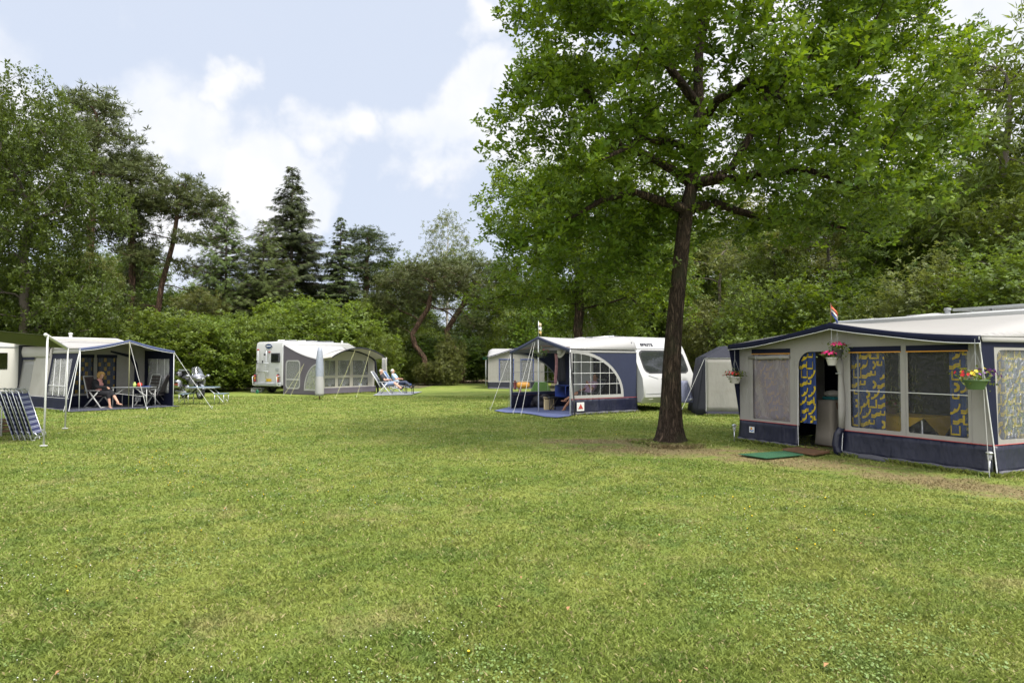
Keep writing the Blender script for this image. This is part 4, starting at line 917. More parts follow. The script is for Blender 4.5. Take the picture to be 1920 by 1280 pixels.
def caravan(name, label, fr, x0, x1, y0, y1, ztop, prof=None, m=None, z0=.36, par_wheels=(.5,), cat='caravan'):
    "body swept across its width from a side outline, edges eased"
    th = thing(name, label, cat, tuple(fr.o), fr.a)
    if prof is None: prof = [(x0 + .05, z0), (x0 - .02, z0 + .25), (x0, 1.3), (x0 + .12, ztop - .35), (x0 + .3, ztop - .08), (x0 + .6, ztop), (x1 - .6, ztop), (x1 - .3, ztop - .08), (x1 - .12, ztop - .35), (x1, 1.3), (x1 + .02, z0 + .25), (x1 - .05, z0)]
    cx = sum(p[0] for p in prof) / len(prof); cz = sum(p[1] for p in prof) / len(prof)
    mb = MB(); sl = [(y0, .965), (y0 + .025, .985), (y0 + .07, 1.), (y1 - .07, 1.), (y1 - .025, .985), (y1, .965)]; n = len(prof); vs = []
    for y, s in sl:
        k = 1 - s; vs += [(p[0] + (cx - p[0]) * k * .6, y, p[1] + (cz - p[1]) * k * .9) for p in prof]
    fs = [(i * n + j, i * n + (j + 1) % n, (i + 1) * n + (j + 1) % n, (i + 1) * n + j) for i in range(5) for j in range(n)] + [tuple(range(n - 1, -1, -1)), tuple(5 * n + j for j in range(n))]
    mb.add(vs, fs); mb.build('body', m or M_white, th, 'auto')
    return th
def wheel(th, c, r=.31, w=.18, ax='y', rimm=None):
    rot = Matrix.Rotation(math.pi / 2, 3, 'X') if ax == 'y' else Matrix.Rotation(math.pi / 2, 3, 'Y')
    mb = MB(); prof = [(r * .60, -w / 2), (r * .9, -w / 2), (r, -w * .3), (r, w * .3), (r * .9, w / 2), (r * .60, w / 2)]; mb.lathe(prof, c, 24, rot, close=True); o = mb.build('wheel', M_black, th, 'auto')
    mb = MB(); mb.lathe([(.0, w * .32), (r * .25, w * .36), (r * .5, w * .25), (r * .62, w * .42), (r * .62, -w * .42), (0, -w * .42)], c, 16, rot); mb.build('rim', rimm or M_alu, o, 'auto')
    return o
def flag(name, label, loc, rz, h, cols, polem, ph, droop=.9):
    th = thing(name, label, 'flag', loc, rz)
    mb = MB(); mb.tube([(0, 0, 0), (0, 0, h)], .008, 6); mb.ell((0, 0, h), .014, 8, 6); mb.build('flagpole', polem, th, True)
    mb = MB(); n = len(cols)
    for k in range(n): mb.sheet(lambda u, v: (.012 + .15 * u * (1 - .3 * u), .03 * math.sin(u * 6 + v * 3), h - .02 - ph * ((k + v) / n) - droop * .16 * u * (1 + .1 * k)), 8, 4, .002, mi=k)
    mb.build('cloth', cols, th, True); return th
def text(parent, body, size, m, M, name='lettering', bold=0., shear=0., ext=.002):
    cu = bpy.data.curves.new(name, 'FONT'); cu.body = body; cu.size = size; cu.extrude = ext; cu.offset = bold; cu.shear = shear; cu.align_x = 'CENTER'; cu.align_y = 'CENTER'
    o = bpy.data.objects.new(name, cu); COL.objects.link(o); dg = bpy.context.evaluated_depsgraph_get(); dg.update()
    me = bpy.data.meshes.new_from_object(o.evaluated_get(dg)); bpy.data.objects.remove(o); me.transform(M); me.materials.clear(); me.materials.append(m); me.name = name
    ob = bpy.data.objects.new(name, me); COL.objects.link(ob); ob.parent = parent; return ob
def basket(label, loc, rz, potm, cols, hang, seed=1, r=.13, leafs=True, cat='hanging basket'):
    "hanging flower pot: pot, foliage, blooms, cord"
    g = np.random.default_rng(seed); th = thing('hanging_basket', label, cat, loc, rz)
    mb = MB(); mb.lathe([(0, -.13), (r * .62, -.13), (r * .72, -.10), (r * .95, -.01), (r * 1.03, 0), (r * 1.0, .012), (r * .9, .0), (0, -.02)], (0, 0, 0), 18); mb.build('pot', potm, th, 'auto')
    mb = MB()
    for k in range(3): a = k * 2.09; mb.tube([(r * math.cos(a), r * math.sin(a), 0), (0, 0, hang * .7)], .003, 4)
    mb.tube([(0, 0, hang * .7), (0, 0, hang)], .004, 4); mb.build('cord', M_trim, th)
    n = 170; P = g.normal(size=(n, 3)) * [r * .75, r * .75, r * .42] + [0, 0, .05]
    scatter('foliage', KITE[0], KITE[1], P, rand_rots(n, g, .3), .05 * (.6 + .8 * g.random(n)), L_lite if leafs else L_mid, th)
    k = 6; fv = [(0, 0, 0)] + [(math.cos(a) * (1 if i % 2 else .62), math.sin(a) * (1 if i % 2 else .62), .22) for i, a in enumerate(np.arange(10) * .6283)]; ff = [[0, 1 + i, 1 + (i + 1) % 10] for i in range(10)]
    for ci, (cm, cnt, off) in enumerate(cols):
        P = g.normal(size=(cnt, 3)); P /= np.linalg.norm(P, axis=1)[:, None]; P[:, 2] = np.abs(P[:, 2]) * .7 - .15; P = P * [r * 1.15, r * 1.15, r * .9] * (.75 + .35 * g.random((cnt, 1))) + [off[0], off[1], .06 + off[2]]
        nrm = P / np.linalg.norm(P, axis=1)[:, None]; tt = g.normal(size=(cnt, 3)); tt -= nrm * (tt * nrm).sum(1)[:, None]; tt /= np.linalg.norm(tt, axis=1)[:, None]
        scatter('blooms', fv, ff, P, np.stack([np.cross(tt, nrm), tt, nrm], 2), .026 * (.8 + .5 * g.random(cnt)), cm, th)
    return th

# ================================================================== near awning on the right (F1)
aA = math.atan2(-.907, .422); F1 = Frame((4.85, 14.56), aA); L1 = 5.07
T1 = thing('awning_tent', 'large grey and navy awning with blue and yellow patterned curtains, nearest on the right', 'awning', tuple(F1.o), aA)
z1f = awning_roof(T1, L1, 2.6, 2.03, 2.04, 2.36, .28, 2.50, C_navy, val=.105, sag=.05)
sx = lambda px: F1.sx(px)
xd0, xd1 = sx(1497), sx(1580)
top = [(x, z1f(x, 0) - .012) for x in np.linspace(0, L1, 15)]
arch = arc(xd0 + .28, 1.58, .28, .28, 180, 90, 6) + arc(xd1 - .22, 1.64, .22, .22, 90, 0, 6)
outer = [(0, .45), (xd0, .45)] + arch + [(xd1, .45), (L1, .45)] + top[::-1]
W1 = (sx(1411.5), sx(1481)); W2 = (sx(1594), sx(1688)); W3 = (sx(1702), sx(1814))
holes = [rrect(W1[0], .50, W1[1], 1.83, .02, 1), rrect(W2[0], .52, W2[1], 1.84, .02, 1), rrect(W3[0], .52, W3[1], 1.84, .02, 1)]
mb = MB(); mb.wall(outer, holes, FY(0), .005); mb.build('front_wall', C_grey, T1)
for (a, b), vm, nm in ((W1, V_shade, 0), (W2, V_clear, 1), (W3, V_clear, 1)):
    mb = MB(); mb.sheet(lambda u, v: (a - .01 + (b - a + .02) * u, .012 + .010 * math.sin(u * 9 + v * 4), .49 + 1.37 * v), 16, 12, .001); w = mb.build('window', vm, T1, True)
    mb = MB(); mb.sheet(lambda u, v: (a - .02 + (b - a + .04) * u, -.008, 1.83 + .10 * v + .0), 6, 1, .003); mb.build('window_strap', C_navy, w)
    mb = MB(); mb.box(((a + b) / 2, -.014, 1.832), (b - a + .04, .006, .016)); mb.build('piping', M_orng, w)
    if nm: mb = MB(); mb.tube([(a, -.004, 1.165), (b, -.004, 1.16)], .007, 6); mb.build('crossbar', M_pipe, w)
mb = MB(); mb.tube([(W1[0] - .06, -.04, 1.765), (W1[0] + .3, -.045, 1.755), (W1[1] - .2, -.045, 1.765), (W1[1] + .02, -.04, 1.76)], [.03, .042, .040, .036], 10); o = mb.build('rolled_blind', C_grey, T1, True)
for q in (.15, .82): mb = MB(); x = W1[0] + (W1[1] - W1[0]) * q; mb.tube([(x, -.045, 1.755), (x + .02, -.045, 1.755)], .047, 10); mb.build('blind_tie', M_trim, o, True)
def skirt(th, fn, a0, a1, h1=.45, out=-1, flap=True, m=None, n=20, pipe=None, name='skirt'):
    mb = MB(); mb.sheet(lambda u, v: fn(a0 + (a1 - a0) * u, .03 + (h1 - .03) * v, out * (.012 + .05 * (1 - v) ** 1.5 + .012 * math.sin(u * (a1 - a0) * 7) * (1 - v))), n, 5, .003); s_ = mb.build(name, m or C_skirt, th, True)
    if flap: mb = MB(); mb.sheet(lambda u, v: fn(a0 + (a1 - a0) * u, .085 - .078 * v + .008 * math.sin(u * 31), out * (.07 + .035 * v + .012 * math.sin(u * (a1 - a0) * 11))), n, 2, .003); mb.build('mud_flap', C_flap, s_, True)
    mb = MB(); mb.tube([fn(a0, h1, out * .014), fn(a1, h1, out * .014)], .006, 5); mb.build('piping', pipe or M_red, s_)
    return s_
skirt(T1, FY(0), 0, xd0); skirt(T1, FY(0), xd1 - .03, L1)
mb = MB(); mb.tube([(xd0, -.02, .0), (xd0, -.03, .45), (xd0 + .005, -.01, 1.55)], .006, 5); mb.build('zip', M_pipe, T1)
mb = MB(); mb.tube([(xd1 + .02, -.08, .03), (xd1 + .02, -.04, .45)], .006, 5); mb.build('zip', M_pipe, T1)
M_taupe = mat('reflection_taupe', (.17, .15, .11), .8, var=.2, vscale=2, bump=.5, bscale=4)
mb = MB(); mb.sheet(lambda u, v: (.03 + 5.0 * u, 2.5 + .02 * math.sin(u * 40), .02 + 2.3 * v), 60, 4, .003); mb.build('dark_backing', C_navy, T1, True)  # navy sheet added before the pale caravan wall to keep the interior dark
mb = MB(); mb.sheet(lambda u, v: (3.0 + 2.0 * u, 2.46 + .015 * math.sin(u * 16), 1.15 + 1.1 * v), 30, 4, .003); mb.build('taupe_reflection', M_taupe, T1, True)  # taupe panel: brownish reflection of the upper windows put into its colour
for q in (1404, 1489, 1588, 1697, 1820):
    x_ = sx(q); mb = MB(); mb.sheet(lambda u, v: (x_ - .006 + .012 * u, -.004 - .003 * u, .47 + (z1f(x_, 0) - .52) * v), 1, 8, .002); mb.build('seam', C_roof, T1)
# tied-back door leaf
mb = MB(); mb.tube([(xd1 - .10, -.02, 1.80), (xd1 - .04, -.035, 1.62), (xd1 - .005, -.05, 1.45), (xd1 + .01, -.05, 1.1), (xd1 + .015, -.05, .8), (xd1 + .0, -.05, .47)], [.05, .085, .045, .07, .075, .06], 12, flat=.7); o = mb.build('tied_door_leaf', C_grey, T1, True)
mb = MB(); mb.tube([(xd1 + 0, -.05, .5), (xd1 - .05, -.06, .38), (xd1 - .07, -.08, .2), (xd1 - .04, -.08, .06), (xd1 + .02, -.08, .02)], [.07, .10, .11, .10, .06], 12, flat=.7); mb.build('door_hem', C_skirt, o, True)
mb = MB(); mb.tube([(xd1 - .06, -.10, 1.46), (xd1 + .05, -.10, 1.46)], .012, 6); mb.build('door_tie', M_trim, o)
# side walls
wing = [(-.285, 1.97), (0.06, 1.97), (.12, .45), (0, .45)]
for x, s in ((L1, 1), (0, -1)):
    y0, y1 = .13, 2.6
    mb = MB(); wy0 = F1.sy(1869.5, L1); mb.wall([(.0, .45), (2.6, .45), (2.6, 2.05), (0, 2.0)], [rrect(wy0, .52, 2.3, 1.84, .12, 4)] if s > 0 else [], FX(x), -.005 * s); o = mb.build('side_wall', C_grey, T1)
    mb = MB(); mb.wall(wing, [], FX(x + .004 * s), .003 * s); mb.build('side_wing', C_navy, T1)
    if s > 0:
        mb = MB(); mb.sheet(lambda u, v: (x + .004 * s, .05 + 2.55 * u, 1.88 + .10 * v), 8, 1, .003); mb.build('navy_band', C_navy, T1)
        mb = MB(); mb.sheet(lambda u, v: (x + .035 * s - .02 * v, -.25 + 2.85 * u, 1.955 + .10 * v), 12, 2, .003); mb.build('roof_drop', C_roof, T1, True)
        mb = MB(); mb.tube([(x + .012, -.29, 2.03), (x + .012, -.285, 1.94), (x + .012, 0, .45), (x + .05, 0, .05)], .008, 6); mb.build('piping', M_pipe, T1)
        mb = MB(); mb.sheet(lambda u, v: (x - .012, wy0 - .01 + 2.3 * u, .5 + 1.35 * v), 10, 10, .001); mb.build('side_window', V_clear, T1, True)
        curtain(T1, lambda a, b, d: (x - .06 - d, a, b), wy0 - .02, 2.2, .5, 1.86, nf=7, seed=9)
    skirt(T1, lambda a, b, d: (x + d * s, a, b), 0, 2.6, out=1)
curtain(T1, lambda a, b, d: (a, .07 + d, b), W1[0] - .03, W1[1] + .04, .46, 1.8, nf=6, seed=4)
curtain(T1, lambda a, b, d: (a, .08 + d, b), xd0 - .04, sx(1524), .50, 1.9, nf=3, seed=5)
curtain(T1, lambda a, b, d: (a, .07 + d, b), W2[0] - .02, sx(1654), .52, 1.84, nf=5, seed=6)
curtain(T1, lambda a, b, d: (a, .07 + d, b), sx(1775), W3[1] + .02, .52, 1.84, nf=3, seed=7)
mb = MB(); mb.sheet(lambda u, v: (.02 + (L1 - .04) * u, .01 + 2.55 * v, .006), 8, 4, .003); mb.build('groundsheet', M_matd, T1)
poles(T1, [((.03, .03, 0), (.03, .03, 2.0)), ((L1 - .03, .03, 0), (L1 - .03, .03, 2.0)), ((L1 / 2, .04, 0), (L1 / 2, .02, 2.3)), ((xd1 + .28, .05, 0), (xd1 + .28, .04, 2.18))], .013, M_trim)
rope(T1, (L1 + .02, -.28, 2.0), (L1 + .06, -.20, .0), peg=True)
lx, lh = sx(1412), .27
lab = MB(); lab.box((lx, -.052, lh), (.14, .004, .12), rot=Matrix.Rotation(.0, 3, 'X')); o = lab.build('maker_label', M_pipe, T1)
mb = MB(); mb.lathe([(0, 0), (.028, 0), (.028, .002), (0, .002)], (lx - .01, -.055, lh + .02), 14, Matrix.Rotation(math.pi / 2, 3, 'X')); mb.build('sun_emblem', M_orng, o)
mb = MB(); mb.sheet(lambda u, v: (lx - .055 + .11 * u, -.056, lh - .035 + .012 * math.sin(u * 9) + .022 * v), 10, 1, .001); mb.build('wave_emblem', mat('label_blue', (.04, .18, .45), .6), o)
# caravan behind it
CV1 = caravan('caravan', 'white caravan mostly hidden behind the nearest awning with patterned curtains', F1, -.35, 6.4, 2.63, 4.8, 2.60)
mb = MB(); mb.box((2.2, 2.615, 1.55), (1.1, .02, .62), bev=.05); mb.build('window', GLASS, CV1, True)
mb = MB(); mb.box((4.4, 2.615, 1.55), (.9, .02, .6), bev=.05); mb.build('window', GLASS, CV1, True)
mb = MB(); mb.wall(rrect(3.0, .5, 3.6, 2.3, .06), [], FY(2.60), .02); mb.build('door', M_cream, CV1)
wheel(CV1, (3.0, 2.8, .31)); wheel(CV1, (3.0, 4.6, .31))
x = F1.sx(1745, 3.7); mb = MB(); mb.box((x, 3.7, 2.63), (.75, .6, .10), bev=.045); mb.build('roof_vent', M_white, CV1, True)
x = F1.sx(1779, 3.2); mb = MB(); mb.lathe([(.05, 0), (.05, .10), (.065, .10), (.065, .15), (.0, .16)], (x, 3.2, 2.6), 12); mb.build('chimney', M_trim, CV1, 'auto')
xa = F1.sx(1815, 3.5); mb = MB(); mb.box((xa + .8, 3.5, 2.70), (1.6, .75, .035), bev=.01); o = mb.build('solar_panel', mat('solar_cell', (.02, .025, .05), .15), CV1)
mb = MB(); [mb.box((xa + .8, 3.5 + s * .385, 2.70), (1.66, .03, .05)) for s in (-1, 1)]; [mb.box((xa + .8 + s * .82, 3.5, 2.70), (.03, .74, .05)) for s in (-1, 1)]; [mb.box((xa + .3 + k, 3.5 + s * .3, 2.64), (.04, .04, .09)) for s in (-1, 1) for k in (0, 1)]; mb.build('panel_frame', M_alu, o)
x = F1.sx(1640, 3.4); mb = MB(); mb.box((x, 3.4, 2.615), (.5, .5, .05), bev=.02); mb.build('roof_vent', M_white, CV1, True)
# things inside
def w1(x, y, z=0): p = F1.o + F1.x * x + F1.y * y; return (p.x, p.y, z)
xt0, xt1 = F1.sx(1655, .9), F1.sx(1752, .9)
TB = thing('table', 'table under a mustard yellow cloth inside the near awning', 'table', w1((xt0 + xt1) / 2, 1.0), aA)
hw = (xt1 - xt0) / 2; M_must = mat('mustard_cloth', (.52, .33, .03), .8, var=.15, vscale=4, bump=.4, bscale=6)
mb = MB(); mb.box((0, 0, .70), (2 * hw, .8, .03)); mb.build('tabletop', M_wood, TB)
for s in (-1, 1):
    for t_ in (-1, 1): mb = MB(); mb.tube([(s * (hw - .06), t_ * .34, 0), (s * (hw - .1), t_ * .3, .69)], .016, 6); mb.build('leg', M_alu, TB)
mb = MB(); mb.sheet(lambda u, v: (-hw - .03 + (2 * hw + .06) * u, -.44 + .88 * v, .722), 6, 6, .003)
for s in (-1, 1):
    mb.add([(s * (hw + .03), -.44, .722), (s * (hw + .03), .44, .722), (s * (hw + .06), 0, .36)], [(0, 1, 2)])
mb.add([(-hw - .03, -.442, .722), (hw + .03, -.442, .722), (hw * .2, -.47, .45), (-hw * .4, -.47, .40)], [(0, 1, 2, 3)]); TC = mb.build('tablecloth', M_must, None); TC.location = TB.location; TC.rotation_euler = TB.rotation_euler; tag(TC, 'mustard yellow tablecloth with hanging corners behind the near awning window', 'tablecloth')
pl = basket('dark red potted plant on the mustard yellow tablecloth', w1(F1.sx(1672, .95), .95, .86), 0, mat('pot_brown', (.1, .05, .03), .6), [(mat('bloom_dark', (.16, .02, .03), .7), 26, (0, 0, 0))], .1, 12, .11, False, 'potted plant'); pl.name = 'potted_plant'
for ch in list(pl.children):
    if ch.name.startswith('cord'): bpy.data.objects.remove(ch)
CB = thing('side_table', 'small cabinet draped with a beige cloth, seen through the near awning door', 'cabinet', w1(F1.sx(1561, .9) , .9), aA)
mb = MB(); mb.box((0, 0, .45), (.32, .42, .86)); mb.build('frame', M_wood, CB)
mb = MB(); mb.sheet(lambda u, v: ((.16 + .05 * (1 - v) + .012 * math.sin(u * 50)) * math.copysign(min(1, abs(math.cos(u * 6.283)) * 1.35), math.cos(u * 6.283)), (.25 + .05 * (1 - v)) * math.copysign(min(1, abs(math.sin(u * 6.283)) * 1.35), math.sin(u * 6.283)), .05 + .87 * v), 48, 4, .004); mb.sheet(lambda u, v: (-.16 + .32 * u, -.25 + .5 * v, .922), 2, 2, .004); mb.build('cloth_cover', mat('cloth_beige', (.30, .265, .215), .85, bump=.6, bscale=5), CB, True)
tw = MB(); tw.box((0, 0, .955), (.28, .30, .06), bev=.02); o = tw.build('folded_towel', mat('towel_teal', (.02, .16, .17), .9, bump=.5, bscale=60)); o.location = CB.location; o.rotation_euler = CB.rotation_euler; tag(o, 'folded teal towel on the beige draped cabinet', 'towel')
pw = MB(); pw.ell((0, 0, 1.04), (.17, .15, .07), 14, 8); o = pw.build('cushion', C_cream, None, True); o.location = CB.location; tag(o, 'beige cushion on top of the teal towel', 'cushion')
# doormats, lamps, baskets, flag
def ground_mat(name, pts, label, m, th=.012, cat='doormat', z=.03):
    P = [G(*p) for p in pts]; c = sum(P, Vector()) / len(P); mb = MB(); q = [p - c for p in P]; n = len(q)
    mb.add([(p.x, p.y, z) for p in q] + [(p.x, p.y, z + th) for p in q], [tuple(range(n - 1, -1, -1)), tuple(range(n, 2 * n))] + [(i, (i + 1) % n, n + (i + 1) % n, n + i) for i in range(n)]); o = mb.build(name, m); o.location = (c.x, c.y, 0); tag(o, label, cat); return o
ground_mat('doormat', [(1384, 855), (1436, 863), (1508, 856), (1470, 849)], 'green doormat on worn grass before the near awning door', mat('green_turf_mat', (.022, .105, .045), .9, var=.3, vscale=30, bump=.8, bscale=120))
ground_mat('doormat', [(1467, 846.5), (1527, 857), (1567, 850), (1510, 841)], 'brown wooden threshold board in the near awning doorway', M_wood, .03, 'threshold')
def solar(px, py, label):
    p = G(px, py); th = thing('solar_lamp', label, 'garden light', p, 0)
    mb = MB(); mb.tube([(0, 0, 0), (0, 0, .24)], .012, 8); mb.build('stake', M_alu, th, True)
    mb = MB(); mb.lathe([(.018, .23), (.03, .25), (.035, .33), (.018, .33)], n=12); mb.build('lens', V_white, th, True)
    mb = MB(); mb.lathe([(.0, .33), (.048, .33), (.052, .345), (.03, .365), (0, .37)], n=14); mb.build('cap', M_alu, th, 'auto')
solar(1377, 828, 'slim solar garden light at the left corner of the near awning'); solar(1856, 893, 'solar garden light at the near right corner of the big awning')
PINK = mat('bloom_pink', (.62, .02, .16), .6); REDB = mat('bloom_red', (.55, .02, .02), .6); YEL = mat('bloom_yellow', (.75, .52, .03), .6); PUR = mat('bloom_purple', (.25, .08, .35), .6)
POTW = mat('pot_white', (.45, .43, .40), .5); POTG = mat('pot_green', (.07, .13, .05), .5); POTD = mat('pot_dark', (.04, .04, .04), .5)
def at1(px, py, y): x = F1.sx(px, y); return w1(x, y, F1.h(py, x, y))
basket('upper pink geranium basket hanging over the near awning door', at1(1571, 656, -.26), 0, POTD, [(PINK, 34, (0, 0, .03))], .42, 2, .10)
basket('lower pink geranium basket hanging over the near awning door', at1(1560, 671, -.33), 0, POTW, [(PINK, 34, (-.05, 0, .02))], .52, 3, .10)
basket('red geranium basket hanging at the left corner of the near awning', at1(1378, 707, -.30), 0, POTW, [(REDB, 22, (-.08, 0, .0))], .55, 4, .13)
basket('green pot of yellow, red and purple flowers at the near awning corner', at1(1829, 713, -.33), 0, POTG, [(YEL, 14, (0, 0, .05)), (REDB, 8, (-.16, 0, .0)), (PUR, 26, (.16, .02, .02))], .60, 5, .16)
xp = L1 / 2
flag('flag', 'small red white and blue flag on the peak of the near awning', w1(xp, -.26, 2.36), aA + .9, .34, [mat('flag_red', (.55, .10, .05), .8), M_pipe, mat('flag_blue', (.05, .08, .30), .8)], M_wood, .17, 1.1)
# ================================================================== chairs, tables
def chair(name, label, loc, rz, group=None, frame=M_plast, cloth=None, back=20., slats=False, cat='folding chair', foot=False, hb=.72):
    "folding camping chair, faces +x; seat, back, two arms, crossed legs"
    cloth = cloth or mat('chair_mesh_dark', (.035, .03, .035), .8, var=.2, vscale=8)
    th = thing(name, label, cat, loc, rz, group); b = R(back); bx, bz = -math.sin(b), math.cos(b); x0, z0 = -.20, .43
    for s in (-1, 1):
        mb = MB(); mb.tube([(x0, s * .25, z0 - .04), (x0 + bx * hb * .5, s * .255, z0 + bz * hb * .5), (x0 + bx * hb, s * .24, z0 + bz * hb)], .018, 7, flat=1.2); mb.build('back_post', frame, th, True)
        mb = MB(); mb.tube([(.18, s * .26, .60), (-.36, s * .27, .02)], .019, 7, flat=1.3); mb.build('leg', frame, th, True)
        mb = MB(); mb.tube([(-.12, s * .28, .60), (.34, s * .28, .02)], .019, 7, flat=1.3); mb.build('leg', frame, th, True)
        mb = MB(); mb.sheet(lambda u, v: (-.29 + .54 * u, s * (.265 + .05 * (v - .5)), .635 + .012 * math.sin(u * 3.1)), 6, 2, .022); mb.build('armrest', frame, th, True)
    mb = MB(); mb.tube([(-.34, -.27, .04), (-.34, .27, .04)], .014, 6); mb.build('stretcher', frame, th, True)
    mb = MB(); mb.tube([(.32, -.28, .05), (.32, .28, .05)], .014, 6); mb.build('stretcher', frame, th, True)
    mb = MB(); mb.tube([(x0 + bx * hb, -.24, z0 + bz * hb), (x0 + bx * hb, .24, z0 + bz * hb)], .018, 7); mb.build('top_rail', frame, th, True)
    mb = MB(); mb.sheet(lambda u, v: (x0 - .02 + .50 * u, -.235 + .47 * v, z0 + .015 - .03 * math.sin(u * 3.14) * math.sin(v * 3.14) + .02 * u), 8, 6, .018); mb.build('seat', cloth, th, True)
    if slats:
        mb = MB()
        for k in range(6): q = .10 + k * .155; mb.box((x0 + bx * hb * q, 0, z0 + bz * hb * q), (.015, .47, .085), rot=Matrix.Rotation(-b, 3, 'Y'), bev=.005)
        mb.build('backrest', cloth, th)
    else:
        mb = MB(); mb.sheet(lambda u, v: (x0 + bx * hb * (.05 + .95 * u) - .025 * math.sin(v * 3.14), -.235 + .47 * v, z0 + bz * hb * (.05 + .95 * u)), 8, 6, .015); mb.build('backrest', cloth, th, True)
    if foot:
        mb = MB(); mb.sheet(lambda u, v: (.30 + .42 * u, -.2 + .4 * v, .42 - .10 * u), 6, 4, .014); o = mb.build('leg_rest', cloth, th, True)
        mb = MB(); mb.tube([(.28, -.21, .42), (.74, -.21, .30), (.74, .21, .30), (.28, .21, .42)], .013, 6); mb.build('leg_rest_frame', frame, o, True)
    return th
